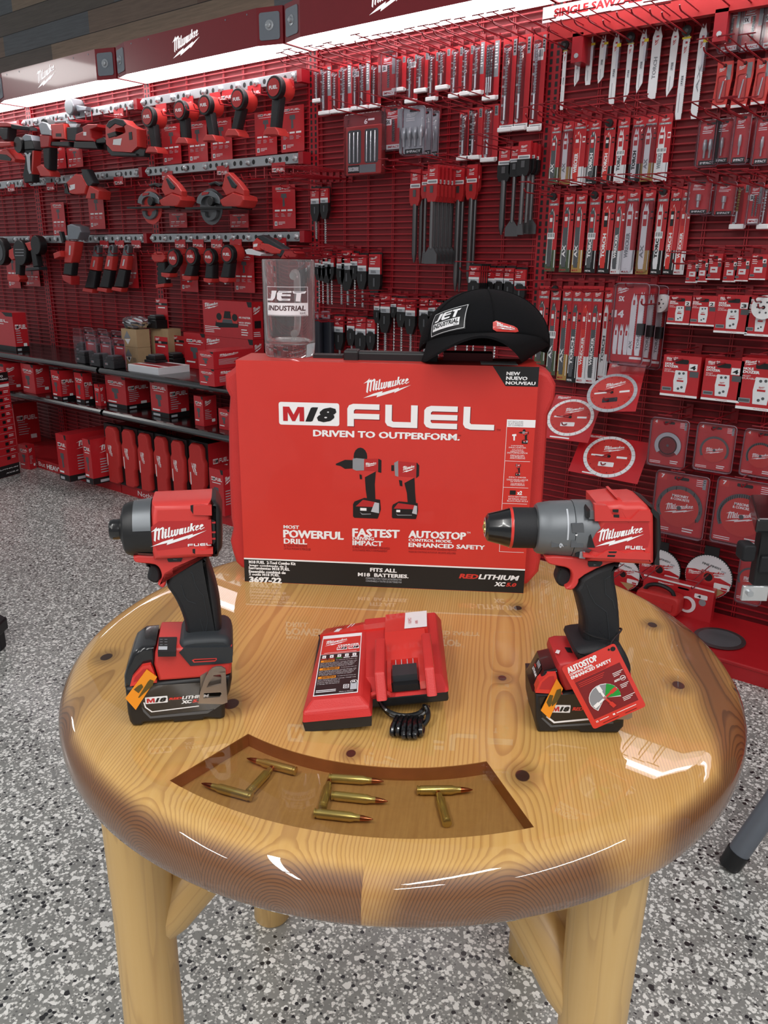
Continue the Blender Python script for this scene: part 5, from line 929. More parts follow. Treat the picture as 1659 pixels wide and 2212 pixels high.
def bitpack(cx, yt, yb, w, lab, cxb=None, style=0, bits=1, m='steel', D=.03):
    u, zt, h, W = place(cx, yt, yb, w, D, cxb); t = goods('bit_pack', 'drill bit', lab, u, D, zt, 'drill bit packs'); b = MB(); hangc(b, W, h, 'redprint'); y = -.0014
    b.flat(circ(0, -.012, .004, 8), y, 'black'); b.logo(-W * .38, W * .1, -h * .16, -h * .1, y, 'white')
    if style == 1: b.rect(W * .12, W * .42, -h * .62, -h * .02, y, 'grey'); dashes(b, W * .16, W * .38, -h * .5, -h * .06, 9, y - .0004, 'white', 3)
    else: b.rect(W * .2, W * .42, -h * .2, -h * .03, y, 'grey'); dashes(b, W * .23, W * .4, -h * .18, -h * .05, 4, y - .0004, 'black', 3)
    if style == 2: barcode(b, -W * .3, W * .3, -h * .28, -h * .16, y - .0005)
    dashes(b, -W * .45, -W * .2, -h * .8, -h * .3, 5, y, 'white', int(cx), .25)
    b.rect(-W / 2, W / 2, -h, -h * .93, y, 'white'); dashes(b, -W * .4, W * .4, -h * .98, -h * .945, 2, y - .0004, 'grey', 2); b.flat(circ(-W * .28, -h * .9, W * .1, 10), y, 'white'); b.build('card', t)
    for k in range(bits):
        b = MB(); x = -W * .12 + (W * .14 * (k - (bits - 1) / 2) if bits > 1 else 0); r = W * (.1 if bits == 1 else .06); spiral(b, x, -.011, -h * .62, -h * .12, r, m, max(4, h * 26)); b.cyl((x, -.011, -h * .62), (x, -.011, -h * .88), r * .75, r * .75, 'steel', 8); b.build('drill_bit', t)
    shell(t, W, h, .02, -W * .32, W * .14, -h * .92, -h * .08); b = MB(); b.box(-W * .46, W * .46, -.022, -.001, -h - .004, -h + .012, 'white'); b.build('end_cap', t, bev=.003)
    return u, zt
def holderbit(cx, yt, yb, w, lab, cxb=None, head=.3, style=0, m='steel', rods=1, D=.03, stack=0, grp='black-holder drill bits'):
    u, zt, h, W = place(cx, yt, yb, w, D, cxb); t = goods('holder_bit', 'drill bit', lab, u, D, zt, grp); hh = W * 1.55; y = -.0165
    b = MB(); b.box(-W / 2, W / 2, -.004, 0, -hh, .008, 'black'); b.prism([(-W / 2, -hh * .8), (W / 2, -hh * .8), (W / 2, -hh * 1.25), (W * .25, -hh * 1.7), (-W * .25, -hh * 1.7), (-W / 2, -hh * 1.25)], -.018, 0, 'black'); b.box(-W * .06, W * .06, -.0195, -.017, -hh * 1.3, -hh * .95, 'dkgrey'); b.build('holder', t)
    b = MB(); b.box(-W * .47, W * .47, -.016, -.004, -hh * .82, 0, 'redprint'); b.logo(-W * .35, W * .25, -hh * .22, -hh * .08, y, 'white'); dashes(b, -W * .35, W * .3, -hh * .45, -hh * .28, 2, y, 'white', 4, .35)
    b.rect(-W * .47, W * .47, -hh * .82, -hh * .52, y, 'lgrey'); b.rect(-W * .47, W * .47, -hh * .62, -hh * .54, y - .0003, 'white')
    if style: b.flat([(-W * .35, -hh * .8), (-W * .25, -hh * .7), (W * .25, -hh * .7), (W * .35, -hh * .8)], y - .0004, 'black')
    dashes(b, -W * .3, W * .2, -hh * .78, -hh * .66, 2, y - .0003, 'dkgrey', 5); b.build('header_card', t)
    b = MB(); r = W * (.12 if m == 'steel' else .17)
    for k in range(rods):
        x = (k - (rods - 1) / 2) * W * .4
        if m == 'steel': spiral(b, x, -.009, -h, -hh * 1.6, r / (1 if rods == 1 else 1.4), m, max(4, h * 24))
        else: b.cyl((x, -.009, -h), (x, -.009, -hh * 1.6), r * .6, r, m, 10)
    b.build('shank', t); return u, zt
def chisel(cx, yt, yb, w, lab, cxb=None, blade='point', holder='red', D=.035):
    u, zt, h, W = place(cx, yt, yb, w, D, cxb); t = goods('chisel', 'chisel', lab, u, D, zt, 'chisels with red holders' if holder == 'red' else 'chisels with black holders'); hh = min(W * 2.6, h * .42) if holder == 'red' else W * 2.2; y = -.0165; hm = 'redtool2' if holder == 'red' else 'black'
    b = MB(); b.box(-W / 2, W / 2, -.012, 0, -hh * .52, .004, 'redprint'); b.prism([(-W / 2, -hh * .5), (W / 2, -hh * .5), (W / 2, -hh * .85), (W * .35, -hh), (-W * .35, -hh), (-W / 2, -hh * .85)], -.018, 0, hm); b.box(-W * .14, W * .14, -.0195, -.0175, -hh * .75, -hh * .55, 'dksteel'); b.build('holder', t)
    b = MB(); b.box(-W * .48, W * .48, -.0135, -.012, -hh * .5, 0, 'redprint'); b.logo(-W * .3, W * .25, -hh * .18, -hh * .08, -.014, 'white'); dashes(b, -W * .3, W * .2, -hh * .3, -hh * .21, 2, -.014, 'white', 2, .4); b.rect(-W * .48, W * .48, -hh * .5, -hh * .38, -.014, 'white'); b.rect(-W * .4, W * .4, -hh * .47, -hh * .41, -.0143, 'grey'); b.build('header_card', t)
    b = MB(); r = W * .17; pr = [(r, -hh * .95), (r, -h * .9)]
    if blade == 'point': b.lathe([(r * 1.25, -hh * .96), (r * 1.25, -h * .9), (r * .9, -h * .95), (r * .35, -h)], 'dksteel', c=(0, -.01, 0), n=10)
    elif blade == 'flat': b.lathe([(r, -hh * .96), (r, -h * .88)], 'dksteel', c=(0, -.01, 0), n=8); b.prism([(-r, -h * .86), (r, -h * .86), (r * 1.7, -h), (-r * 1.7, -h)], -.014, -.006, 'dksteel')
    else: b.lathe([(r, -hh * .96), (r, -h * .84)], 'dksteel', c=(0, -.01, 0), n=8); b.prism([(-r, -h * .82), (r, -h * .82), (W * .6, -h * .9), (W * .6, -h), (-W * .6, -h), (-W * .6, -h * .9)], -.013, -.007, 'dksteel')
    b.build('shank', t); return u, zt
def blade_outline(x, z0, z1, w, teeth=True, slant=0, n=26):
    L = z1 - z0; o = [(x - w * .18, z1), (x - w * .05, z1 - .006), (x + .0, z1 - .016), (x + w * .25, z1), (x + w * .3, z1 - .012), (x + w * .5, z1 - .03)]
    k = n if teeth else 1
    for i in range(k):
        za = z1 - .035 - (L - .05) * i / k; o += [(x + w * .5, za), (x + w * .42, za - (L - .05) / k * .5)]
    o += [(x + w * .4, z0 + slant), (x - w * .35, z0), (x - w * .5, z0 + .02), (x - w * .5, z1 - .03)]; return o
def looseblade(cx, yt, cxb, yb, w, lab, txt=None, slant=0, label=0, D=.03):
    u, zt, h, W = place(cx, yt, yb, w, D, cxb); t = goods('saw_blade', 'saw blade', lab, u, D, zt, 'loose white saw blades'); b = MB(); b.prism(blade_outline(0, -h, 0, W * .8, slant == 0, slant, 40), -.0025, 0, 'paper'); y = -.0028
    b.logo(-W * .2, W * .15, -h * .26, -h * .17, y, 'redprint'); b.rect(-W * .1, W * .15, -h * .15, -h * .125, y, 'redprint'); b.rect(-W * .1, W * .02, -h * .135, -h * .125, y - .0002, 'navy')
    if txt: b.T = Matrix.Translation((-W * .02, y, -h * .72)) @ Matrix.Rotation(math.radians(-88), 4, 'Y'); b.text(txt, 0, h * .3, -W * .15, W * .15, 0, 'grey', 0, .02); b.T = None
    else: b.rect(-W * .14, W * .14, -h * .62, -h * .5, y, 'lgrey'); dashes(b, -W * .12, W * .12, -h * .61, -h * .51, 4, y - .0003, 'dkgrey', 2); b.rect(-W * .12, -W * .06, -h * .92, -h * .7, y, 'grey')
    b.build('blade', t)
    if label == 1:
        b = MB(); b.rect(W * .1, W * .6, -h * .2, -h * .15, -.0032, 'yellow'); b.prism([(W * .1, -h * .5), (W * .6, -h * .5), (W * .6, -h * .1), (W * .1, -h * .1)], -.003, -.0002, 'clear'); b.build('price_sleeve', t)
    if label == 2:
        b = MB(); b.lathe([(.016, -.006), (.016, 0)], 'black', 'y', (0, -.008, -.004), 16); b.lathe([(.006, -.0065), (.006, -.006)], 'dkgrey', 'y', (0, -.008, -.004), 10); b.rect(-W * .5, W * .5, -h * .06 - .01, -.02, -.0035, 'yellow'); b.build('hook_stop', t)
    return u, zt

BP = {  # colourway: card bottom, blade, lettering colour
 'torch': ('black', 'dkgrey', 'white', 'TORCH'), 'torchr': ('black', 'redgloss', 'white', 'TORCH'), 'torchw': ('black', 'paper', 'black', 'TORCH'), 'ax': ('gold', 'dkgrey', 'white', 'AX'), 'axw': ('gold', 'paper', 'grey', 'AX'), 'axk': ('camo', 'dkgrey', 'white', 'AX'),
 'wreck': ('paper', 'dkgrey', 'white', 'WRECKER'), 'wreckr': ('paper', 'redgloss', 'white', 'WRECKER'), 'wreckw': ('paper', 'paper', 'grey', 'WRECKER'), 'plain': ('camo', 'dksteel', 'white', None), 'white': ('paper', 'paper', 'dkgrey', 'TORCH')}
def bladepack(cx, yt, yb, w, lab, cxb=None, kind='torch', D=.03, clear=0, barc=0, stop=0):
    u, zt, h, W = place(cx, yt, yb, w, D, cxb); cb, bl, tc, tx = BP[kind]; t = goods('blade_pack', 'saw blade', lab, u, D, zt, 'saw blade packs'); b = MB(); hangc(b, W, h, 'redprint', r=W * .05); y = -.0014
    b.rect(-W / 2, W / 2, -h, -h * .72, y, cb); b.logo(-W * .3, W * .3, -h * .11, -h * .06, y, 'white'); b.rect(-W * .42, W * .42, -h * .155, -h * .125, y, 'grey' if kind != 'torchr' else 'black'); b.text('5X LIFE', -W * .3, W * .3, -h * .15, -h * .13, y - .0003, 'white', .2, .01)
    b.rect(W * .25, W * .47, -h * .36, -h * .27, y, 'white' if kind.startswith('wreck') else 'black'); b.rect(W * .27, W * .45, -h * .34, -h * .29, y - .0003, 'redprint')
    b.text('METAL' if cb == 'black' else 'MULTI', -W * .42, W * .1, -h * .985, -h * .965, y - .0003, 'white' if cb == 'black' else 'redprint', 0, .01); b.rect(W * .34, W * .4, -h * .95, -h * .72, y - .0003, 'white' if cb in ('black', 'gold', 'camo') else 'grey')
    b.flat(circ(0, -h * .035, W * .08, 8), y - .0003, 'black'); b.build('card', t)
    b = MB(); y = -.0042; ol = blade_outline(-W * .12, -h * .94, -h * .18, W * .46, True, 0, 30); b.prism(ol, -.0036, -.0014, bl)
    if bl != 'paper': b.prism(inset([(-W * .38, -h * .9), (W * .06, -h * .86), (W * .1, -h * .27), (-W * .05, -h * .2), (-W * .3, -h * .25)], -.0012), -.0034, -.0013, 'white')
    b.rect(-W * .28, W * .02, -h * .44, -h * .27, y, 'redprint' if kind != 'torchr' else 'black'); b.rect(-W * .26, -W * .02, -h * .36, -h * .31, y - .0003, 'white')
    if tx: b.T = Matrix.Translation((-W * .02, y - .0003, -h * .86)) @ Matrix.Rotation(math.radians(-89), 4, 'Y'); b.text(tx, h * .05, h * (.2 if tx == 'AX' else .34), -W * .0, W * .28, 0, tc, 0, .03); b.T = None
    if barc: barcode(b, -W * .4, W * .3, -h * .58, -h * .5, y - .0006)
    b.build('blade', t)
    if clear: shell(t, W, h, .016, -W * .48, W * .48, -h * .98, -h * .14)
    if stop: b = MB(); b.lathe([(.013, -.02), (.013, -.006)], 'black', 'y', (0, 0, -.012), 14); b.build('hook_stop', t)
    return u, zt
def holebox(cx, yt, yb, w, lab, cxb=None, size='4', D=.17, small=0):
    u, zt, h, W = place(cx, yt, yb, w, D, cxb); d = min(.09, W * .7); t = goods('hole_saw_box', 'hole saw', lab, u, D, zt, 'boxed hole saws'); b = MB(); b.box(-W / 2, W / 2, 0, d, -h, 0, 'redprint'); y = -.0004; b.rect(-W / 2, W / 2, -h, -h * .945, y, 'white')
    b.logo(-W * .44, -W * .1, -h * .15, -h * .04, y, 'white'); b.flat(rrect(-W * .18, W * .18, -h * .2, -h * .09, W * .04), y, 'black')
    if not small: b.text('HOLE', -W * .44, -W * .22, -h * .235, -h * .185, y, 'white', 0, .03); b.text('DOZER', -W * .44, -W * .08, -h * .3, -h * .245, y, 'white', 0, .03); b.text('MOST', -W * .44, -W * .26, -h * .37, -h * .335, y, 'white', 0, .0); b.text('DURABLE.', -W * .44, -W * .12, -h * .415, -h * .38, y, 'white', 0, .0)
    else: dashes(b, -W * .42, -W * .02, -h * .42, -h * .2, 3, y, 'white', 3, .35)
    b.rect(W * .2, W * .42, -h * .34, -h * .18, y, 'white'); b.text(size, W * .24, W * .38, -h * .32, -h * .22, y - .0003, 'black', 0, .02); b.rect(-W * .46, -W * .2, -h * .87, -h * .78, y, 'grey'); b.rect(-W * .44, -W * .22, -h * .85, -h * .8, y - .0003, 'dkgrey'); b.text('MULTI-MATERIAL', -W * .1, W * .2, -h * .98, -h * .96, y - .0003, 'redprint', 0, 0); b.rect(W * .24, W * .47, -h * .5, -h * .36, y, 'dkgrey'); b.build('carton', t)
    b = MB(); q = .2 if not small else .12; ol = [(-W * .14, -h * .88), (-W * .17, -h * .62), (-W * .14, -h * .36), (W * .17, -h * .36), (W * .2, -h * .62), (W * .17, -h * .88)] if not small else [(-W * .25, -h * .72), (-W * .25, -h * .5), (W * .25, -h * .5), (W * .25, -h * .72)]
    b.prism(ol, -.0012, 0, 'paper'); y = -.0015
    if not small:
        for xx, zz in ((-.03, -.43), (.08, -.42), (-.02, -.8), (.07, -.76)): b.flat(circ(xx * W, zz * h, W * .035, 10), y, 'dkgrey')
        b.rect(-W * .08, W * .1, -h * .63, -h * .59, y, 'redprint'); b.logo(-W * .06, W * .08, -h * .58, -h * .53, y, 'redprint')
    else: b.rect(-W * .15, W * .1, -h * .63, -h * .58, y, 'redprint')
    b.build('window_print', t); return u, zt
def discpack(cx, yt, yb, w, lab, cxb=None, rim='dkgrey', r=.4, cz=.55, txt='', D=.2, arc=(-30, 210), seg=0, cup=0):
    u, zt, h, W = place(cx, yt, yb, w, D, cxb); t = goods('blade_disc_pack', 'cutting disc', lab, u, D, zt, 'cutting discs in clear packs'); b = MB(); hangc(b, W * .97, h * .97, 'redprint', r=.008); y = -.0014
    b.flat(rrect(-W * .16, W * .12, -h * .11, -h * .06, .004), y, 'black'); b.flat(rrect(-W * .46, -W * .3, -h * .14, -h * .04, .003), y, 'redtool'); b.text('7' if r > .41 else '4', -W * .41, -W * .35, -h * .11, -h * .05, y - .0003, 'white', 0, .02); dashes(b, W * .26, W * .44, -h * .18, -h * .06, 4, y, 'white', 6, .3); b.rect(W * .38, W * .44, -h * .2, -h * .04, y, 'grey')
    dashes(b, -W * .45, -W * .15, -h * .96, -h * .9, 2, y, 'white', 2, .4); dashes(b, W * .1, W * .42, -h * .94, -h * .86, 2, y, 'white', 4, .5); b.build('card', t)
    b = MB(); R_ = W * r; c_ = -h * cz
    def ring(r0, r1, m, yy, a0=0, a1=360, n=40):
        vs = [(rr * cos(a0 + (a1 - a0) * i / n), yy, c_ + rr * sin(a0 + (a1 - a0) * i / n)) for i in range(n + 1) for rr in (r0, r1)]; b.add(vs, [(2 * i, 2 * i + 2, 2 * i + 3, 2 * i + 1) for i in range(n)], m)
    b.prism(circ(0, c_, R_ * .86, 36), -.005, -.0016, 'redtool' if not cup else 'dkred'); ring(R_ * .84, R_, rim, -.0052, *arc)
    if cup: ring(R_ * .62, R_ * .68, 'black', -.006); ring(R_ * .7, R_ * .98, 'lgrey', -.0056, -40, 220)
    if seg:
        for k in range(seg): a = arc[0] + (arc[1] - arc[0]) * k / seg; b.rect(R_ * .9 * cos(a) - .0012, R_ * .9 * cos(a) + .0012, c_ + R_ * .9 * sin(a) - R_ * .08, c_ + R_ * .9 * sin(a) + R_ * .08, -.0056, 'black')
    if not cup: b.logo(-R_ * .62, R_ * .66, c_ - R_ * .3, c_ + R_ * .24, -.0053, 'white')
    if txt: b.text(txt, -R_ * .35, R_ * .35, c_ + R_ * .48, c_ + R_ * .6, -.0053, 'white', 0, .01); b.text('& CONCRETE', -R_ * .4, R_ * .4, c_ + R_ * .34, c_ + R_ * .45, -.0053, 'white', 0, .01)
    b.flat(circ(0, c_, R_ * .1, 16), -.0056, 'dkgrey'); b.build('disc', t)
    b = MB(); b.pillow(rrect(-W / 2, W / 2, -h, 0, .012), -.02, -.0008, .006, 'clear', n=2, r2=.0004); b.build('clear_shell', t); b = MB(); p = rrect(-W / 2, W / 2, -h, 0, .012); b.tube([(x, -.003, z) for x, z in p], .0016, 'rimclear', 5, closed=True); b.build('shell_rim', t); return u, zt

def flatdisc(c_, rx, ry, lab, rot=0, card=None, rim='paper', D=.24, tilt=0):   # a disc hung by its bore on the hook tip, leaning up at the ceiling
    pass
def clampack(cx, yt, yb, w, lab, cxb=None, D=.05, kind=0, n=1):
    u, zt, h, W = place(cx, yt, yb, w, D, cxb); t = goods('clear_pack', 'accessory pack', lab, u, D, zt, 'clear accessory packs'); b = MB(); cz = (0, -h) ; hangc(b, W * .92, h * .96, 'redprint' if kind != 2 else 'lgrey', r=W * .08); y = -.0014
    b.flat(rrect(-W * .2, W * .2, -h * .1, -h * .05, W * .04), y, 'black'); b.logo(-W * .35, W * .15, -h * .2, -h * .11, y, 'white'); b.rect(-W * .38, W * .38, -h * .97, -h * .86, y, 'black' if kind != 3 else 'white'); b.text('IMPACT', -W * .3, W * .3, -h * .94, -h * .89, y - .0003, 'white' if kind != 3 else 'redprint', 0, .01); dashes(b, -W * .35, W * .3, -h * .3, -h * .22, 2, y, 'white', int(cx), .4)
    if kind == 3: b.rect(W * .2, W * .42, -h * .5, -h * .08, y, 'grey'); b.flat(rrect(-W * .45, -W * .12, -h * .42, -h * .26, .003), y, 'white'); b.text('5X', -W * .38, -W * .2, -h * .39, -h * .3, y - .0003, 'black', 0, .01)
    b.build('card', t)
    for k in range(n):
        b = MB(); x = (k - (n - 1) / 2) * W * .24
        if kind in (0, 2): b.lathe([(W * .07, -h * .42), (W * .1, -h * .5), (W * .1, -h * .62), (W * .06, -h * .66), (W * .05, -h * .82)], 'steel', c=(x, -.012, 0), n=10)
        elif kind == 1: b.lathe([(W * .12, -h * .42), (W * .12, -h * .6), (W * .07, -h * .62), (W * .06, -h * .8)], 'chrome', c=(x, -.014, 0), n=12)
        else: spiral(b, x + W * .05, -.01, -h * .8, -h * .3, W * .07, 'gun', 5)
        b.build('bit', t)
    b = MB(); b.pillow(rrect(-W / 2, W / 2, -h, 0, W * .12), -.026, -.0005, .008, 'clear', n=2, r2=.0003); b.build('clear_shell', t); b = MB(); b.tube([(x, -.003, z) for x, z in rrect(-W / 2, W / 2, -h, 0, W * .12)], .0012, 'rimclear', 5, closed=True); b.build('shell_rim', t); return u, zt
HK = lambda uz, lab, dz=-.012: hook(uz[0], uz[1] + dz, lab)
def run(crop_, rows, fn, what, hookw):                 # a row of packs: each gets its own label and a hook of its own
    for i, r in enumerate(rows):
        (cx, yt, cxb, yb, w), kw = r[0], (r[1] if len(r) > 1 else {}); px = lambda x, y: (crop_[0] + x / crop_[2], crop_[1] + y / crop_[2]); a = px(cx, yt); d = px(cxb, yb); kw = dict(kw); nm = kw.pop('nm', None)
        lab = nm or what.format(ORD[i]); uz = fn(a[0], a[1], d[1], w / crop_[2], lab, cxb=d[0], **kw)
        if hookw: HK(uz, 'red wire hook holding the ' + ' '.join(lab.split()))
G3 = (650, 50, 3.016); G7 = (660, 500, 3.19); G4 = (1130, 0, 3.136); G8 = (1130, 500, 3.136); G2 = (1150, 850, 3.259)
run(G3, [((118, 300, 116, 515, 55),), ((168, 280, 162, 595, 75), dict(style=1)), ((238, 300, 232, 585, 60),), ((300, 262, 292, 580, 80), dict(style=1)), ((370, 265, 366, 565, 55), dict(style=2)), ((420, 245, 414, 560, 75), dict(style=1)), ((495, 255, 490, 550, 60),)], bitpack, '{} drill bit pack in top row, left of purple-topped pack', True)
run(G3, [((650, 215, 645, 445, 80),), ((735, 200, 720, 520, 70), dict(style=2)), ((800, 190, 790, 450, 85),), ((870, 185, 860, 505, 70),), ((940, 165, 930, 430, 85),), ((1025, 150, 1010, 485, 80),), ((1095, 140, 1082, 470, 75),), ((1165, 120, 1152, 465, 80), dict(style=1)), ((1255, 110, 1240, 500, 95), dict(bits=3, m='gun', style=1))], bitpack, '{} drill bit pack in top row, right of purple-topped pack', True)
run(G3, [((1368, 90, 1342, 705, 95), dict(nm='long spiral bit pack, left of the three tallest packs')), ((1458, 75, 1432, 695, 95), dict(nm='long spiral bit pack, middle of the three tallest packs')), ((1560, 60, 1530, 700, 85), dict(nm='long pack with faint bit beside the white banner', style=2, m='lgrey'))], bitpack, '', True)
run(G3, [((1080, 565, 1070, 890, 88), dict(nm='short spiral bit pack, left of three below the top row')), ((1145, 550, 1135, 885, 88), dict(nm='short spiral bit pack, middle of three below the top row')), ((1245, 530, 1230, 900, 100), dict(nm='short spiral bit pack, right of three below the top row'))], bitpack, '', True)
run(G3, [((578, 190, 570, 480, 100), dict(nm='purple-topped clear pack among the top row drill bits', kind=3)), ((610, 540, 600, 830, 120), dict(nm='purple-topped clear pack beside the large bit set case', kind=3)), ((870, 575, 862, 880, 70), dict(nm='rearmost of the three clear plastic bit sets', kind=2, n=2, D=.04)), ((822, 560, 812, 872, 80), dict(nm='middle of the three clear plastic bit sets', kind=2, n=2, D=.09)), ((745, 545, 730, 862, 150), dict(nm='frontmost and widest of the three clear plastic bit sets', kind=2, n=4, D=.14))], clampack, '', True)
def bitcase():
    u, zt, h, W = place(650 + 435 / 3.016, 50 + 590 / 3.016, 50 + 998 / 3.016, 240 / 3.016, .05); t = goods('bit_set_case', 'bit set', 'large clear-fronted bit set case with two red-framed windows', u, .05, zt, None); b = MB(); hangc(b, W, h * .3, 'dkred', .003, r=.01); b.box(-W * .48, W * .48, -.03, 0, -h * .98, -h * .2, 'redcase'); b.text('6', -W * .08, W * .0, -h * .16, -h * .08, -.0035, 'white', 0, .01); dashes(b, W * .02, W * .3, -h * .14, -h * .08, 1, -.0035, 'white'); b.rect(-W * .42, -W * .1, -h * .95, -h * .82, -.0305, 'black'); b.text('SHOCKWAVE', -W * .4, -W * .12, -h * .92, -h * .85, -.0308, 'white', 0, .01); b.rect(-W * .1, W * .34, -h * .95, -h * .82, -.0305, 'grey'); b.build('case', t, bev=.004)
    for x0 in (-.42, .04): b = MB(); b.prism(rrect(W * x0, W * (x0 + .36), -h * .8, -h * .26, .01), -.0312, -.03, 'dkgrey'); [b.lathe([(.004, -h * .78), (.004, -h * .5), (.0025, -h * .3)], 'chrome', c=(W * (x0 + .07 + .11 * k), -.034, 0), n=8) for k in range(3)]; b.build('bit_window', t)
    b = MB(); b.pillow(rrect(-W / 2, W / 2, -h, 0, .014), -.042, -.0005, .01, 'clear', n=2, r2=.0003); b.build('clear_shell', t); HK((u, zt), 'red wire hook holding the large bit set case')
bitcase()
# chisels
for i, (a, kw, lab) in enumerate([((768, 960, 738, 1560, 66), dict(blade='point'), 'pointed chisel with red holder, leftmost of the long row'), ((800, 975, 785, 1568, 50), dict(blade='point', D=.02), 'dark chisel half hidden behind the leftmost red-holder chisel'), ((828, 970, 810, 1566, 50), dict(blade='flat'), 'narrow flat chisel just left of the wide chisels')]
    + [((1010 - 25 * k, 945 - 3 * k, 968 - 25 * k, 1568, 68), dict(blade='wide', D=.03 + .038 * k), ['rearmost', 'fifth', 'fourth', 'third', 'second', 'frontmost'][k] + ' wide-bladed chisel in the row of six') for k in range(6)]
    + [((1072, 940, 1038, 1750, 50), dict(blade='point', D=.02), 'long pointed chisel behind the two-rod left one'), ((1045, 940, 1012, 1745, 66), dict(blade='point'), 'longest pointed chisel beside the wide chisels'), ((1155, 932, 1120, 1690, 50), dict(blade='point', D=.02), 'long pointed chisel behind the rightmost red-holder one'), ((1130, 930, 1096, 1690, 66), dict(blade='point'), 'rightmost long pointed chisel with red holder')]):
    x0, y0, x1, y1, w = a; f = lambda x, y: (650 + x / 3.016, 50 + y / 3.016); p, q = f(x0, y0), f(x1, y1); uz = chisel(p[0], p[1], q[1], w / 3.016, lab, cxb=q[0], **kw)
    if kw.get('D', .035) == .035 or (kw['blade'] == 'wide' and kw['D'] == .03): HK(uz, 'red wire hook holding the ' + (lab if kw['blade'] != 'wide' else 'six wide-bladed chisels'))
for a, kw, lab in [((1345, 815, 1310, 1380, 80), dict(blade='point'), 'pointed chisel in black holder, leftmost by the upright'), ((1410, 812, 1380, 1390, 70), dict(blade='wide'), 'wide chisel in black holder beside the pointed one'), ((1475, 778, 1430, 1380, 80), dict(blade='flat', D=.07), 'frontmost narrow chisel in black holder by the upright'), ((1515, 790, 1462, 1370, 70), dict(blade='flat', D=.045), 'middle narrow chisel in black holder by the upright'), ((1540, 800, 1490, 1375, 70), dict(blade='wide', D=.02), 'rear wide chisel in black holder by the upright')]:
    x0, y0, x1, y1, w = a; f = lambda x, y: (650 + x / 3.016, 50 + y / 3.016); p, q = f(x0, y0), f(x1, y1); uz = chisel(p[0], p[1], q[1], w / 3.016, lab, cxb=q[0], holder='black', **kw)
    if 'D' not in kw: HK(uz, 'red wire hook holding the ' + lab)
run(G3, [((102, 1078, 112, 1405, 56), dict(nm='thin bit in black holder, left of the high pair')), ((170, 1078, 165, 1435, 52), dict(nm='thin bit in black holder, right of the high pair'))], holderbit, '', True)
run(G7, [((100, 165, 105, 490, 45),), ((132, 172, 125, 495, 45),), ((168, 140, 155, 500, 58),), ((200, 165, 178, 500, 45),), ((258, 158, 255, 500, 56),), ((315, 132, 285, 505, 76),), ((352, 150, 345, 515, 50),), ((412, 162, 392, 520, 66),), ((500, 158, 478, 530, 82),)], holderbit, '{} black-holder drill bit in the row right of the mug', True)
run(G7, [((510, 462, 505, 848, 48),), ((568, 435, 550, 850, 76),), ((625, 455, 612, 850, 40),), ((680, 460, 660, 852, 58),), ((738, 470, 730, 850, 70),), ((832, 462, 830, 850, 76), dict(style=1)), ((880, 470, 880, 880, 50),), ((925, 488, 925, 890, 50),), ((975, 490, 965, 880, 55),), ((1050, 490, 1040, 885, 60),)], holderbit, '{} black-holder drill bit in the lower row behind the cap', True)
run(G7, [((1130, 490, 1120, 875, 50),), ((1175, 490, 1160, 875, 45),), ((1255, 495, 1245, 875, 60),), ((1320, 495, 1310, 880, 60),)], holderbit, '{} drill bit seen under the bill of the cap', True)
run(G7, [((150, 575, 140, 850, 58),), ((252, 585, 235, 850, 64),), ((335, 590, 318, 842, 55), dict(style=1)), ((402, 590, 385, 850, 74), dict(style=1)), ((472, 605, 455, 855, 60), dict(style=1))], holderbit, '{} drill bit in the lowest row right of the mug', True)
run(G7, [((1235 - 15 * k, 238, 1228 - 15 * k, 520, 76), dict(D=.03 + .02 * k, style=1, nm=['rearmost', 'fourth', 'third', 'second', 'frontmost'][k] + ' holder in the stack of five behind the cap')) for k in range(5)], holderbit, '', False)
run(G7, [((1282, 250, 1275, 530, 74), dict(style=1)), ((1350, 252, 1340, 530, 70), dict(style=1)), ((1415, 252, 1400, 530, 74), dict(style=1)), ((1495, 262, 1478, 545, 78), dict(style=1))], holderbit, '{} black-holder bit right of the stack behind the cap', True)
for k in range(2):
    u, zt, h, W = place(690 + k * 14, 688, 770, 30, .06); t = goods('bit_case', 'bit case', ('dark grey bit case just right of the mug, nearer one', 'dark grey bit case just right of the mug, farther one')[k], u, .06 + .035 * (1 - k), zt, 'dark bit cases'); b = MB(); b.box(-W / 2, W / 2, -.014, .014, -h, 0, 'dkblue'); b.build('case', t, bev=.008); b = MB(); b.prism(keyhole(rrect(-W * .3, W * .3, -.004, .035, .008), rrect(-W * .15, W * .15, .006, .026, .004)), -.002, .002, 'rimclear'); b.build('hanger', t)

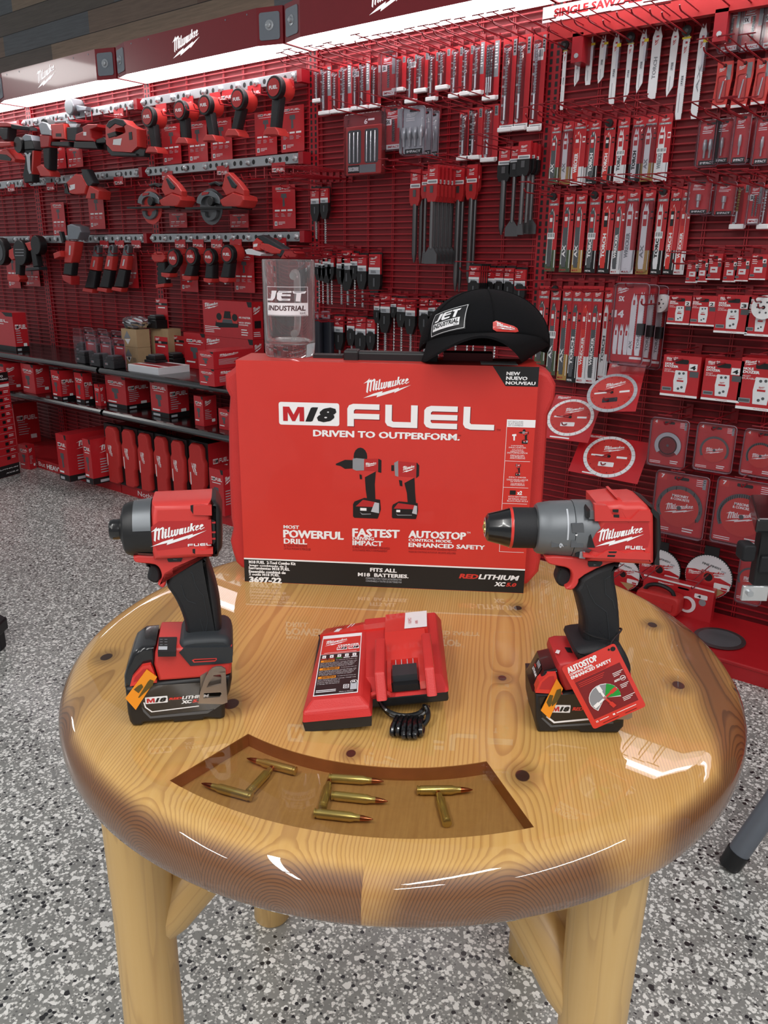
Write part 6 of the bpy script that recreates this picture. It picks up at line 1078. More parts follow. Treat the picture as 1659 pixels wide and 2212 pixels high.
# loose blades under the banner
LB = [((290, 300, 262, 745, 30), dict(label=2)), ((385, 285, 360, 585, 46), dict(slant=.02)), ((457, 245, 445, 575, 52), dict(label=1)), ((547, 240, 528, 565, 54), dict(label=1, slant=.02)), ((632, 225, 606, 705, 54), dict(label=1)), ((735, 250, 698, 695, 46), dict(label=2, slant=.03)), ((820, 200, 790, 630, 56), dict(label=1, slant=.03)), ((912, 180, 878, 670, 78), dict(txt='TORCH')), ((1033, 185, 995, 655, 62), dict(slant=.03)), ((1108, 205, 1058, 810, 58), dict(label=2)), ((1220, 160, 1166, 805, 62), dict(txt='AX', label=1))]
def lbf(a0, a1, yb, w, lab, cxb=None, **kw): return looseblade(a0, a1, cxb, yb, w, lab, **kw)
run(G4, LB, lbf, '{} loose white saw blade from left under the banner', True)
def banner():
    u0, z0 = wl(1172, 50, .1); t = goods('sign_banner', 'sign', 'white banner reading SINGLE SAWZALL BLADES above the loose blades', u0, .1, z0, None); L = 1.17; H = .047; b = MB(); b.box(0, L, -.003, 0, -.002, H, 'white'); b.text('SINGLE SAWZALL', .045, .36, .011, .036, -.0034, 'redprint', 0, .016); b.text('BLADES', .385, .53, .011, .036, -.0034, 'redprint', 0, .016); b.build('face', t)
    b = MB(); b.box(.03, L - .03, .0, .03, -.06, -.002, 'redtool2'); b.box(.03, L - .03, .03, .09, -.008, -.002, 'redtool2'); b.build('backing_strip', t)
    for x in (.12, .6): b = MB(); b.box(x, x + .04, .0, .096, -.14, -.05, 'redwire'); b.lathe([(.008, -.004), (.008, .0)], 'steel', 'y', (x + .02, -.0, -.12), 10); b.build('bracket', t)
banner()
run(G4, [((225, 838, 208, 1248, 68), dict(kind='axk')), ((305, 822, 285, 1248, 72), dict(kind='axw', clear=1)), ((385, 802, 368, 1255, 84), dict(kind='wreckr')), ((428, 820, 400, 1255, 60), dict(kind='white', D=.02)), ((487, 808, 468, 1245, 74), dict(kind='torch')), ((590, 812, 565, 1245, 74), dict(kind='torchr', barc=0, stop=1)), ((682, 795, 655, 1240, 78), dict(kind='white', barc=1)), ((782, 790, 760, 1232, 80), dict(kind='torchw', clear=1)), ((868, 778, 840, 1228, 84), dict(kind='axw', clear=1)), ((962, 772, 932, 1228, 94), dict(kind='wreckw', barc=1))], bladepack, '{} saw blade pack from left in the upper pack row', True)
A34 = (1130, 0, 3.136)
run(A34, [((217, 1310, 178, 1838, 70), dict(kind='plain', barc=1, stop=1)), ((310, 1298, 288, 1842, 74), dict(kind='axk')), ((400, 1294, 362, 1845, 72), dict(kind='ax')), ((493, 1300, 452, 1848, 74), dict(kind='torch', stop=1, barc=1)), ((590, 1285, 545, 1850, 80), dict(kind='torchr')), ((670, 1290, 625, 1855, 66), dict(kind='wreck')), ((755, 1270, 700, 1855, 88), dict(kind='wreckw', clear=1)), ((855, 1268, 808, 1858, 86), dict(kind='axw', clear=1)), ((952, 1272, 905, 1858, 74), dict(kind='torchw', barc=1, stop=1)), ((1040, 1268, 985, 1858, 72), dict(kind='torchr')), ((1112, 1262, 1060, 1860, 70), dict(kind='wreckr'))], bladepack, '{} saw blade pack from left in the middle pack row', True)
run(G8, [((148, 368, 110, 900, 72), dict(kind='plain')), ((232, 368, 180, 972, 66), dict(kind='axk', stop=1, barc=1)), ((308, 368, 258, 1005, 66), dict(kind='ax')), ((378, 368, 322, 1022, 66), dict(kind='torch')), ((445, 368, 388, 1026, 66), dict(kind='wreckr')), ((515, 370, 455, 1030, 70), dict(kind='wreck')), ((590, 380, 530, 1000, 62), dict(kind='white', D=.02))], bladepack, '{} saw blade pack from left in the lowest pack row', True)
def bladeset(k, lab):
    D = .05 + .075 * (2 - k); x0 = 725 + 62 * k; u, zt, h, W = place(1130 + (x0 + 35) / 3.136, 500 + (352 + 8 * k) / 3.136, 500 + (898 + 14 * k) / 3.136, 228 / 3.136, D, 1130 + (x0 - 45) / 3.136); t = goods('blade_set', 'saw blade set', lab, u, D, zt, 'clear blade sets'); b = MB(); hangc(b, W * .96, h * .97, 'redprint', .0014, r=.008); y = -.0017
    b.logo(-W * .45, -W * .1, -h * .13, -h * .04, y, 'white'); b.text('5X', -W * .38, -W * .22, -h * .22, -h * .16, y, 'white', 0, .02); b.text('14', -W * .46, -W * .2, -h * .42, -h * .33, y, 'white', 0, .02); b.rect(-W * .48, W * .48, -h * .96, -h * .89, y, 'redprint'); b.rect(W * .1, W * .46, -h * .93, -h * .9, y - .0003, 'white'); b.build('card', t)
    for j, (x, zt_, zb) in enumerate(((-.36, -.5, -.88), (-.2, -.5, -.88), (-.04, -.5, -.88), (.1, -.12, -.88), (.32, -.1, -.88))): b = MB(); b.prism(blade_outline(W * x, h * zb, h * zt_, W * (.13 if j < 3 else .17), True, 0, 20), -.005, -.002, 'paper'); b.rect(W * (x - .03), W * (x + .02), h * (zt_ - .14), h * (zt_ - .08), -.0053, 'redprint'); b.T = Matrix.Translation((W * (x + .04), -.0054, h * -.8)) @ Matrix.Rotation(math.radians(-90), 4, 'Y'); (b.text('TORCH' if j == 4 else 'AX', 0, h * (.24 if j == 4 else .1), 0, W * .08, 0, 'grey', 0, .02) if j > 2 else None); b.T = None; b.build('blade', t)
    b = MB(); b.box(W * .28, W * .5, -.018, -.006, -h * .62, -h * .48, 'black'); b.build('black_clip', t)
    b = MB(); b.pillow(rrect(-W / 2, W / 2, -h, 0, .014), -.03, -.0005, .01, 'clear', n=2, r2=.0003); b.build('clear_shell', t); b = MB(); b.tube([(x, -.003, z) for x, z in rrect(-W / 2, W / 2, -h, 0, .014)], .0016, 'rimclear', 5, closed=True); b.build('shell_rim', t); return u, zt
for k in (2, 1, 0): uz = bladeset(k, ['frontmost', 'middle', 'rearmost'][k] + ' clear blade set with a black clip, in the stack of three')
HK(uz, 'red wire hook holding the stack of clear blade sets')
# boxed hole saws
run(G8, [((1150, 195, 1145, 348, 82), dict(small=1, D=.06)), ((1218, 185, 1212, 343, 78), dict(small=1, D=.06)), ((1300, 150, 1290, 328, 98), dict(small=1, D=.06)), ((1408, 178, 1400, 343, 88), dict(small=1, D=.06)), ((1490, 170, 1482, 338, 94), dict(small=1, D=.06)), ((1600, 155, 1590, 328, 112), dict(small=1, D=.06))], holebox, '{} small hole saw box from left in the upper row', True)
run(G8, [((1068, 435, 1052, 630, 160), dict(size='2')), ((1228, 437, 1210, 640, 172), dict(size='2')), ((1430, 432, 1405, 690, 230), dict(size='3')), ((1620, 445, 1598, 710, 190), dict(size='3'))], holebox, '{} medium red hole saw box from left in the middle box row', True)
run(G8, [((1080, 842, 1050, 1120, 255), dict(size='4')), ((1362, 868, 1335, 1150, 265), dict(size='4')), ((1632, 862, 1600, 1215, 320), dict(size='6'))], holebox, '{} large red hole saw box from left in the lower box row', True)
def holesaw(cx, cy, r, lab, D):
    u, z = wl(cx, cy, D); R_ = wl(cx + r, cy, D)[0] - u; t = goods('hole_saw', 'hole saw', lab, u, D, z, 'unboxed hole saws'); b = MB(); b.lathe([(R_, 0), (R_, .045), (R_ * .97, .045)], 'paper', 'y', n=36, caps=False); b.flat(circ(0, 0, R_, 36), 0, 'white'); b.flat(circ(0, 0, R_ * .16, 14), -.0005, 'black')
    for k in range(6): b.flat(circ(R_ * .5 * cos(k * 60), R_ * .5 * sin(k * 60), R_ * .09, 8), -.0005, 'dkgrey')
    b.build('cup', t); hook(u, z, 'red wire hook holding the ' + lab)
holesaw(1130 + 920 / 3.136, 500 + 488 / 3.136, 19, 'small white hole saw beside the clear blade sets', .1); holesaw(1130 + 1628 / 3.136, 500 + 515 / 3.136, 27, 'white hole saw disc at the right edge above a red box', .2)
# packs at the upper right
run(G4, [((1425, 35, 1400, 355, 150), dict(kind=3)), ((1570, 15, 1545, 345, 165), dict(kind=3)), ((1700, 5, 1680, 330, 120), dict(kind=3))], clampack, '{} clear drill bit pack from left at the upper right corner', True)
def pouch(a0, a1, yb, w, lab, cxb=None):
    u, zt, h, W = place(a0, a1, yb, w, .04, cxb); t = goods('bit_pouch', 'bit pouch', lab, u, .04, zt, 'bright red bit pouches'); b = MB(); b.prism([(-W * .42, 0), (W * .42, 0), (W * .46, -h * .3), (W * .3, -h * .98), (-W * .5, -h), (-W * .4, -h * .4)], -.006, 0, 'redgloss'); b.logo(-W * .3, W * .05, -h * .22, -h * .12, -.0064, 'white'); b.rect(W * .12, W * .36, -h * .4, -h * .08, -.0064, 'grey'); b.rect(-W * .46, W * .28, -h * .99, -h * .93, -.0064, 'white'); b.flat(circ(0, -.012, .006, 8), -.0066, 'black'); b.build('pouch', t, bev=.001); b = MB(); b.cyl((-W * .1, -.009, -h * .8), (W * .02, -.009, -h * .42), .0028, .0028, 'steel', 8); b.build('bit', t); shell(t, W, h, .016, -W * .3, W * .2, -h * .88, -h * .3); return u, zt
run(G4, [((1385, 418, 1330, 735, 125),), ((1520, 400, 1465, 732, 135),), ((1645, 395, 1600, 710, 125),)], pouch, '{} bright red bit pouch from left at the right edge', True)
run(G4, [((1270, 815, 1250, 1130, 150), dict(kind=0, n=2)), ((1368, 805, 1345, 1112, 110), dict(kind=0)), ((1520, 800, 1505, 1115, 110), dict(kind=0, D=.03, nm='narrow clear socket pack half hidden behind another')), ((1490, 772, 1465, 1112, 110), dict(kind=0, D=.09)), ((1640, 790, 1615, 1120, 120), dict(kind=0))], clampack, '{} clear socket pack from left in the right-hand row', True)
run(G4, [((1275, 1240, 1260, 1462, 100), dict(kind=1, D=.03, nm='square clear pack hidden behind the rounded clear pack')), ((1205, 1222, 1190, 1452, 150), dict(kind=1, D=.1, nm='rounded clear pack right of the saw blade row')), ((1378, 1235, 1360, 1462, 140), dict(kind=1, D=.06, nm='second square clear pack right of the saw blade row'))], clampack, '', True)
run(G4, [((1490, 1245, 1455, 1545, 108), dict(nm='red pack with a brass coloured bit at the right', m='brass')), ((1660, 1250, 1640, 1545, 90), dict(nm='red pack cut off by the right edge beside the bits tube'))], bitpack, '', True)
run(G4, [((1590, 1240, 1555, 1522, 92), dict(nm='clear tube of bits with purple top at the right', kind=3, n=2))], clampack, '', True)
# cutting discs
run(G2, [((970, 178, 945, 515, 265), dict(cup=1, r=.36)), ((1300, 215, 1270, 548, 275), dict(r=.38, rim='dksteel')), ((1620, 258, 1600, 588, 270), dict(r=.39, seg=30))], discpack, '{} smaller cutting disc pack from left in the upper disc row', True)
run(G2, [((1050, 562, 1025, 1000, 375), dict(r=.44, txt='MASONRY', seg=9, rim='dksteel', nm='larger masonry disc pack, left of the lower pair')), ((1500, 610, 1455, 1075, 410), dict(r=.44, txt='MASONRY', seg=40, nm='larger masonry disc pack, right of the lower pair'))], discpack, '', True)
run(G2, [((1555, 1092, 1530, 1480, 190), dict(r=.5, rim='dkgrey', nm='clear disc pack behind the black chair at the right'))], discpack, '', True)
def finish(cx, cy, r, lab, D=.07):
    x, y = G2[0] + cx / G2[2], G2[1] + cy / G2[2]; u, z = wl(x, y, D); R_ = wl(x + r / G2[2], y, D)[0] - u; t = goods('trim_blade', 'saw blade', lab, u, D, z, 'white and red circular saw blades'); b = MB(); b.lathe([(R_ * 1.03, -.004), (R_ * 1.03, .002)], 'black', 'y', (0, .004, 0), 44); b.box(-R_ * .32, R_ * .3, .001, .006, R_ * .8, R_ * 1.4, 'black'); b.build('backing', t)
    o = []; n = 56
    for i in range(n): a = 360 * i / n; o += [(R_ * cos(a), R_ * sin(a)), (R_ * cos(a + 4), R_ * sin(a + 4)), (R_ * .94 * cos(a + 4.2), R_ * .94 * sin(a + 4.2))]
    b = MB(); b.prism(o, -.004, -.001, 'paper'); y = -.0043; b.T = Matrix.Rotation(math.radians(8), 4, 'Y'); b.text('FINE FINISH', -R_ * .4, R_ * .4, R_ * .5, R_ * .6, y, 'dkgrey', 0, .01); b.rect(R_ * .45, R_ * .65, R_ * .42, R_ * .5, y, 'lgrey'); b.T = None; b.build('blade', t)
    b = MB(); lo = [(R_ * .985 * cos(a), R_ * .985 * sin(a)) for a in range(168, 356, 6)] + [(R_ * .5, R_ * .06), (R_ * .1, R_ * .02), (-R_ * .3, R_ * .22), (-R_ * .6, R_ * .26)]; b.flat(lo, -.0045, 'redprint'); y = -.0048; b.logo(-R_ * .9, -R_ * .25, -R_ * .02, R_ * .2, y, 'white'); b.logo(-R_ * .4, R_ * .7, R_ * .02, R_ * .35, y, 'redprint'); b.flat(rrect(R_ * .28, R_ * .95, -R_ * .45, -R_ * .18, .004), y, 'white'); b.rect(R_ * .6, R_ * .85, -R_ * .42, -R_ * .34, y - .0003, 'redprint'); b.flat([(-R_ * .1, -R_ * .5), (R_ * .5, -R_ * .45), (R_ * .75, -R_ * .55), (R_ * .4, -R_ * .88)], y, 'card'); b.flat(circ(0, 0, R_ * .26, 18), y - .0002, 'redtool'); b.flat(circ(0, 0, R_ * .19, 18), y - .0004, 'black'); b.build('label', t); hook(u, z + .012, 'red wire hook holding the ' + lab, D0=.0)
finish(1240, 1290, 172, 'round fine finish saw blade, rightmost of three'); finish(895, 1238, 150, 'round fine finish saw blade, middle of three'); finish(640, 1270, 120, 'round fine finish saw blade half hidden by the hammer drill grip')
# discs hung by the bore near the hook tips, tipped back so their faces look up
def hungdisc(cx, cy, rx, ry, lab, card=None, rim='paper', white=0, D=.2, roll=0):
    x, y = G8[0] + cx / G8[2], G8[1] + cy / G8[2]; u, z = wl(x, y, D); R_ = (wl(x + rx / G8[2], y, D)[0] - u); t = goods('diamond_disc', 'cutting disc', lab, u, D, z, 'diamond discs on hooks'); t.rotation_euler = (math.radians(-52 if not card else -48), math.radians(roll), math.radians(8)); b = MB(); b.prism(circ(0, 0, R_, 44), -.003, 0, rim); b.prism(circ(0, 0, R_ * .86, 40), -.0036, -.001, 'redtool'); y = -.004; b.T = Matrix.Rotation(math.radians(-6), 4, 'Y'); b.logo(-R_ * .3, R_ * .55, R_ * .2, R_ * .55, y, 'white'); b.rect(-R_ * .7, -R_ * .2, -R_ * .02, R_ * .06, y, 'white'); b.rect(R_ * .3, R_ * .7, -R_ * .06, R_ * .04, y, 'white'); b.flat(rrect(-R_ * .35, R_ * .25, -R_ * .5, -R_ * .28, .003), y, 'white' if not white else 'dkblue'); b.T = None
    for k in range(18): b.flat(circ(R_ * .78 * cos(k * 20), R_ * .78 * sin(k * 20), R_ * .025, 6), y, 'dkred')
    for k in range(24): a = k * 15; b.T = Matrix.Rotation(math.radians(a), 4, 'Y'); b.rect(-.0008, .0008, R_ * .88, R_, -.0032, 'grey')
    b.T = None; b.flat(circ(0, 0, R_ * .07, 12), y - .0003, 'black'); b.build('disc', t)
    if card: w, h, dx, dz = card; b = MB(); b.prism([(dx * R_ - w * R_, dz * R_ - h * R_), (dx * R_ + w * R_, dz * R_ - h * R_), (dx * R_ + w * R_, dz * R_ + h * R_), (dx * R_ - w * R_, dz * R_ + h * R_)], .0006, .0018, 'redprint'); b.logo(dx * R_ - w * R_ * .9, dx * R_ - w * R_ * .3, dz * R_ + h * R_ * .8, dz * R_ + h * R_ * .95, .0003, 'white'); b.rect(dx * R_ - w * R_ * .6, dx * R_ + w * R_ * .2, dz * R_ - h * R_ * .94, dz * R_ - h * R_ * .88, .0003, 'white'); b.build('card', t)
    hook(u, z - .02, 'red wire hook through the ' + lab)
hungdisc(320, 1262, 150, 115, 'whitish glaring diamond disc on a red card beside the kit box', (1.05, 1.2, .05, .0), 'white'); hungdisc(602, 1095, 165, 112, 'diamond disc with a black label above the other two', (.75, 1.3, .35, .35), 'lgrey', 1, roll=-6); hungdisc(582, 1528, 168, 118, 'diamond disc on a wide red card, lowest of three', (1.38, 1.0, .02, .0), 'paper', roll=3)
# on the base deck
def deckbits():
    p = at_z(1359 + 1080 / 5.53, 1150 + 1270 / 5.53, .066); t = thing('grey_disc', 'grey diamond disc lying flat on the red base deck', 'cutting disc', p); b = MB(); r = .085; b.lathe([(r, 0), (r, .003)], 'dksteel', n=40); b.add([(.07 * cos(a), .07 * sin(a), .0033) for a in range(0, 360, 12)], [tuple(range(30))], 'dkgrey'); b.build('disc', t)
    u, z = wl(1150 + 1030 / 3.259, 850 + 1330 / 3.259, .12); t = on_wall(thing('hole_saw_kit', 'red hole saw kit with a clear window pack standing on the deck', 'hole saw kit'), u, .12, .062); h = z - .062; w = .26; b = MB(); b.box(-w / 2, w / 2, -.002, .03, 0, h, 'redprint'); b.rect(-w / 2, w / 2, h * .95, h, -.0024, 'white'); b.flat(rrect(w * .0, w * .16, h * .82, h * .88, .006), -.0024, 'black'); b.logo(-w * .3, -w * .05, h * .84, h * .9, -.0024, 'white'); b.flat(rrect(w * .24, w * .42, h * .66, h * .8, .004), -.0024, 'white'); b.text('4', w * .28, w * .33, h * .69, h * .77, -.0028, 'black'); b.flat(circ(w * .36, h * .56, w * .05, 14), -.0024, 'grey'); b.build('carton', t)
    b = MB(); b.pillow(rrect(-w * .5, w * .12, h * .1, h * .72, .02), -.075, -.004, .014, 'redcase'); b.box(-w * .42, w * .04, -.082, -.07, h * .3, h * .5, 'redcase'); b.build('tool_case', t); b = MB(); b.tube(chaikin([(-w * .4, -.05, h * .7), (-w * .36, -.05, h * .86), (-w * .2, -.05, h * .96), (-w * .02, -.05, h * .86), (w * .02, -.05, h * .68)], 2, False), .008, 'black', 8); b.build('handle', t)
    b = MB(); b.prism(keyhole(circ(w * .16, h * .4, w * .12, 24), circ(w * .14, h * .4, w * .09, 24)), -.008, -.003, 'paper'); b.build('hole_saw', t)
deckbits()
for k in range(6): u, z = wl(690 + 14 * k, 388, .0); hook(u, z, ORD[k] + ' empty hook from left above the small pair of thin bits', .22)
# ------------------------------------------------------------------ tool rails with tags, hangers and bolts
LP = {}
def tagplate(x, y, D, parent, base, txt='M18 FUEL', tilt=0):
    u, z = wl(x, y, D); b = MB(); w = .088; b.T = Matrix.Translation((u - base[0], -(D - base[1]), z - base[2])) @ Matrix.Rotation(math.radians(tilt), 4, 'Y'); b.prism(rrect(-w / 2, w / 2, -.012, .03, .002), 0, .002, 'redprint'); b.m18(-w * .46, -w * .16, -.009, .006, -.0004); b.fuel(-w * .1, w * .46, -.007, .005, -.0004, 'white'); b.rect(-w * .3, w * .3, -.0115, -.0105, -.0004, 'white'); b.build('price_tag', parent)
def rail(i, z, lab, x0, x1, tags, hangs, nb=8):
    D = .05; u0, _ = wl(x0, 400, D) if x0 is not None else (BAYS[i] + .03, 0); u1 = BAYS[i + 1] - .045; t = on_wall(thing('tool_rail', lab, 'tool rail', group='steel tool rails'), u0, D, z); L = u1 - u0; b = MB(); b.box(0, L, -.012, .02, -.022, .022, 'galv'); k = int(L / .045); 
    for j in range(k):
        if j % 5 == 4: continue
        b.flat(circ(.03 + .045 * j, 0, .0105, 10, .0115), -.0124, 'black')
    b.build('track', t, bev=.002)
    for j in range(nb): b = MB(); x = .012 + (L - .03) * j / (nb - 1); b.lathe([(.006, -.03), (.012, -.022), (.016, -.02), (.0165, -.012)], 'steel', 'y', (x, 0, 0), 8); b.build('bolt', t)
    b = MB(); b.box(L, L + .03, -.014, .04, -.026, .026, 'redwire'); b.build('end_block', t)
    for x, y in tags: tagplate(x, y, D + .016, t, (u0, D, z))
    for x, y, l in hangs:
        u, zz = wl(x, y, D + .02); zz = min(z - .02, zz); b = MB(); x_ = u - u0; b.tube([(x_ - .03, -.014, zz - z + .02), (x_ - .03, -.016, zz - z - .03), (x_ - .03, -l, zz - z - .035), (x_ - .03, -l - .01, zz - z - .015)], .003, 'redwire', 6); b.tube([(x_ + .03, -.014, zz - z + .02), (x_ + .03, -.016, zz - z - .03), (x_ + .03, -l, zz - z - .035), (x_ + .03, -l - .01, zz - z - .015)], .003, 'redwire', 6); b.tube([(x_ - .03, -.016, zz - z - .03), (x_ + .03, -.016, zz - z - .03)], .003, 'redwire', 6); b.build('tool_hanger', t)
Zr = [wl(490, 192, .05)[1], wl(490, 356, .05)[1], wl(490, 513, .05)[1]]
rail(2, Zr[0], 'steel tool rail above the row of tall impact tools', None, 0, [(348, 238), (405, 223), (466, 214), (490, 209), (549, 199), (620, 187)], [(387, 236, .1), (440, 225, .1), (512, 212, .1), (592, 190, .12)], 10)
rail(2, Zr[1], 'steel tool rail above the two circular saws', None, 0, [(361, 383), (481, 372), (601, 366)], [(350, 390, .14), (470, 378, .14), (560, 372, .1), (622, 368, .1)])
rail(2, Zr[2], 'steel tool rail above the short impact tools', None, 0, [(389, 530), (428, 530), (468, 530), (509, 530), (604, 528)], [(340, 535, .1), (372, 535, .1), (411, 535, .1), (450, 535, .1), (490, 535, .1), (590, 530, .1)], 11)
rail(1, Zr[0], 'steel tool rail above the grinders and jigsaw', None, 0, [(256, 248)], [(95, 262, .1), (125, 258, .1), (190, 250, .12), (265, 240, .12)], 9)
rail(1, Zr[1], 'steel tool rail just below the small angle grinder', None, 0, [(109, 406), (256, 394)], [(178, 396, .12), (115, 402, .08), (275, 392, .12)])
rail(1, Zr[2], 'steel tool rail above the three cordless ratchets', None, 0, [(225, 531), (258, 531), (294, 531)], [(150, 535, .08), (215, 535, .06), (247, 535, .06), (280, 535, .06)], 11)
rail(0, Zr[0], 'steel tool rail cut off at the left edge, topmost', None, 0, [], [], 9); rail(0, Zr[1], 'steel tool rail cut off at the left edge, middle', None, 0, [(24, 409)], [(15, 412, .1), (40, 410, .1)]); rail(0, Zr[2], 'steel tool rail cut off at the left edge, lowest', None, 0, [], [])
def spec(x, y0, y1, w, lab, x1=None, D=.016):
    u, zt, h, W = place(x, y0, y1, w, D, x1); t = goods('spec_card', 'spec card', lab, u, D, zt, 'red product spec cards'); b = MB(); hangc(b, W, h, 'redprint', .0015, r=.003); y = -.0018; b.m18(-W * .34, -W * .1, -h * .11, -h * .06, y); b.fuel(-W * .06, W * .34, -h * .105, -h * .065, y, 'white'); b.rect(-W * .3, W * .3, -h * .15, -h * .14, y, 'white')
    b.flat([(-W * .1, -h * .2), (W * .12, -h * .2), (W * .14, -h * .3), (W * .03, -h * .3), (W * .06, -h * .48), (-W * .05, -h * .5), (-W * .04, -h * .3), (-W * .12, -h * .28)], y, 'dkgrey')
    for k in range(3): b.rect(-W * .4 + W * .28 * k, -W * .18 + W * .28 * k, -h * .6, -h * .56, y, 'white'); dashes(b, -W * .4 + W * .28 * k, -W * .2 + W * .28 * k, -h * .74, -h * .65, 3, y, 'lgrey', k + int(x), .3)
    b.rect(-W * .42, -W * .3, -h * .93, -h * .83, y, 'white'); b.rect(-W * .4, -W * .32, -h * .91, -h * .85, y - .0002, 'grey'); dashes(b, -W * .25, W * .05, -h * .92, -h * .84, 3, y, 'white', 2, .35); b.build('card', t)
for a in [(371, 268, 355, 40, 'spec card behind the second tall impact tool', 370), (427, 262, 352, 42, 'spec card behind the third tall impact tool', 427), (478, 256, 346, 46, 'spec card behind the fourth tall impact tool', 478), (576, 240, 335, 47, 'spec card behind the largest impact tool', 573), (634, 228, 328, 50, 'spec card right of the largest impact tool', 630), (124, 318, 365, 36, 'spec card below the orange sander', 124), (162, 318, 362, 33, 'spec card below the belt sander', 162), (127, 437, 510, 28, 'spec card above the fastener tool rail', 127), (208, 415, 495, 33, 'spec card below the compact reciprocating saw', 209), (385, 460, 492, 38, 'spec card below the left circular saw', 385), (615, 399, 494, 49, 'spec card alone below an empty hanger', 612), (408, 545, 630, 37, 'plain red card behind the short impact tools', 408), (528, 548, 632, 44, 'spec card left of the glass mug', 527), (283, 545, 622, 28, 'plain red card right of the ratchets', 284), (28, 545, 622, 26, 'spec card behind the black-grilled tool', 28), (70, 570, 618, 30, 'plain red card below the torch-shaped tool', 70), (517, 462, 492, 40, 'spec card below the right circular saw', 517)]: spec(*a[:5], x1=a[5])
# ------------------------------------------------------------------ bare tools on the rails
def wtool(name, cat, lab, c, D, parts, group='cordless tools on the rails', anchor=None):   # parts: (name, outline or ('c', x, y, r), y0, y1, material, rounding)
    p0 = parts[0][1]; ax_, ay_ = anchor or (p0[1:3] if p0[0] == 'c' else p0[0]); o = c((ax_, ay_))[0]; u, z = wl(o[0], o[1], D); t = goods(name, cat, lab, u, D, z, group)
    for nm, pts, y0, y1, m, r in parts:
        b = MB()
        if pts[0] == 'c': q = [wl(*v, D) for v in c((pts[1], pts[2]), (pts[1] + pts[3], pts[2]))]; R_ = q[1][0] - q[0][0]; out = circ(q[0][0] - u, q[0][1] - z, R_, 20)
        else: out = [(a - u, b_ - z) for a, b_ in (wl(*v, D) for v in c(*pts))]
        if r: b.pillow(out, y0, y1, r, m, n=3)
        else: b.prism(out, y0, y1, m)
        if nm == 'rear_badge': q0 = out[0][0] - R_, out[0][1]; b.text('FUEL', q0[0] - R_ * .7, q0[0] + R_ * .7, q0[1] - R_ * .2, q0[1] + R_ * .2, y0 - .0004, 'white', 0, .02)
        b.build(nm, t)
    return t
C1 = crop(0, 0, 3.95); C2 = crop(300, 100, 3.95); C5 = crop(0, 380, 3.95); C6 = crop(300, 440, 3.95); CA = crop(0, 180, 6.38)
def gun(c, hx, hy, r, fx, fy, lab, big=0, D=.15):      # pistol-shaped tool seen from behind: round badge, grip hanging down, battery foot
    s = r / 50; w = 26 * s; fw = 46 * s
    wtool('impact_tool', 'power tool', lab, c, D, [('rear_ring', ('c', hx, hy, r), -.0, .03, 'black', .006), ('rear_badge', ('c', hx, hy, r * .74), -.003, .0, 'redtool2', 0), ('motor_housing', ('c', hx - 8 * s, hy - 2, r * .96), .028, .1, 'redtool', .01),
        ('grip', [(hx - w, hy + r * .7), (hx + w, hy + r * .7), (fx + w * .8, fy - 24 * s), (fx - w * .9, fy - 24 * s)], .015, .055, 'grip', .01), ('battery_foot', [(fx - w, fy - 34 * s), (fx + w, fy - 34 * s), (fx + fw, fy - 4 * s), (fx + fw * 1.1, fy + 18 * s), (fx + fw * .5, fy + 14 * s), (fx - fw * .6, fy + 14 * s), (fx - fw * 1.1, fy + 20 * s), (fx - fw, fy - 2 * s)], -.0, .07, 'redtool', .005)])
gun(C1, 1255, 995, 52, 1290, 1285, 'small tall-grip impact tool right of the jigsaw'); gun(C2, 343, 545, 52, 362, 812, 'first tall-grip impact tool above the circular saws'); gun(C2, 555, 500, 54, 598, 790, 'second tall-grip impact tool above the circular saws'); gun(C2, 838, 450, 60, 790, 745, 'third tall-grip impact tool, its grip leaning left'); gun(C2, 1150, 350, 68, 1125, 735, 'largest impact tool at the right end of the top rail')
def stub(c, hx, hy, r, fx, fy, lab):
    s = r / 48; w = 34 * s
    wtool('impact_tool', 'power tool', lab, c, .15, [('rear_ring', ('c', hx, hy, r), -.0, .03, 'black', .006), ('rear_badge', ('c', hx, hy, r * .72), -.003, .0, 'redtool2', 0), ('motor_housing', ('c', hx - 6, hy - 10 * s, r * .92), .025, .09, 'redtool', .01), ('grip', [(hx - w * .8, hy + r * .7), (hx + w * .8, hy + r * .7), (fx + w, fy - 30 * s), (fx - w, fy - 30 * s)], .005, .05, 'grip', .01), ('grip_base', [(fx - w * 1.1, fy - 36 * s), (fx + w * 1.1, fy - 30 * s), (fx + w, fy), (fx + w * .2, fy + 8 * s), (fx - w, fy - 4 * s)], .0, .055, 'redtool', .006), ('tip', ('c', fx + 2, fy + 6 * s, 9), .01, .03, 'steel', 0)])
stub(C6, 290, 465, 50, 225, 625, 'short-grip impact tool leaning right, beside the pistol drill'); stub(C6, 442, 450, 50, 405, 650, 'first upright short-grip impact tool under the tags'); stub(C6, 595, 455, 48, 585, 670, 'second upright short-grip impact tool under the tags'); stub(C6, 750, 432, 54, 722, 668, 'third upright short-grip impact tool, nearest the spec card')
wtool('pistol_drill', 'power tool', 'pistol drill with long black grip at the left of the short impact tools', C6, .12, [('motor_housing', [(105, 425), (150, 405), (215, 415), (225, 470), (200, 500), (130, 500), (105, 470)], 0, .06, 'redtool', .01), ('chuck', [(70, 462), (105, 450), (110, 480), (80, 475)], .02, .04, 'black', 0), ('grip', [(145, 495), (205, 495), (215, 690), (145, 690)], .01, .05, 'grip', .01), ('grip_base', [(140, 690), (215, 680), (215, 710), (145, 722)], .0, .06, 'redtool', .005)])
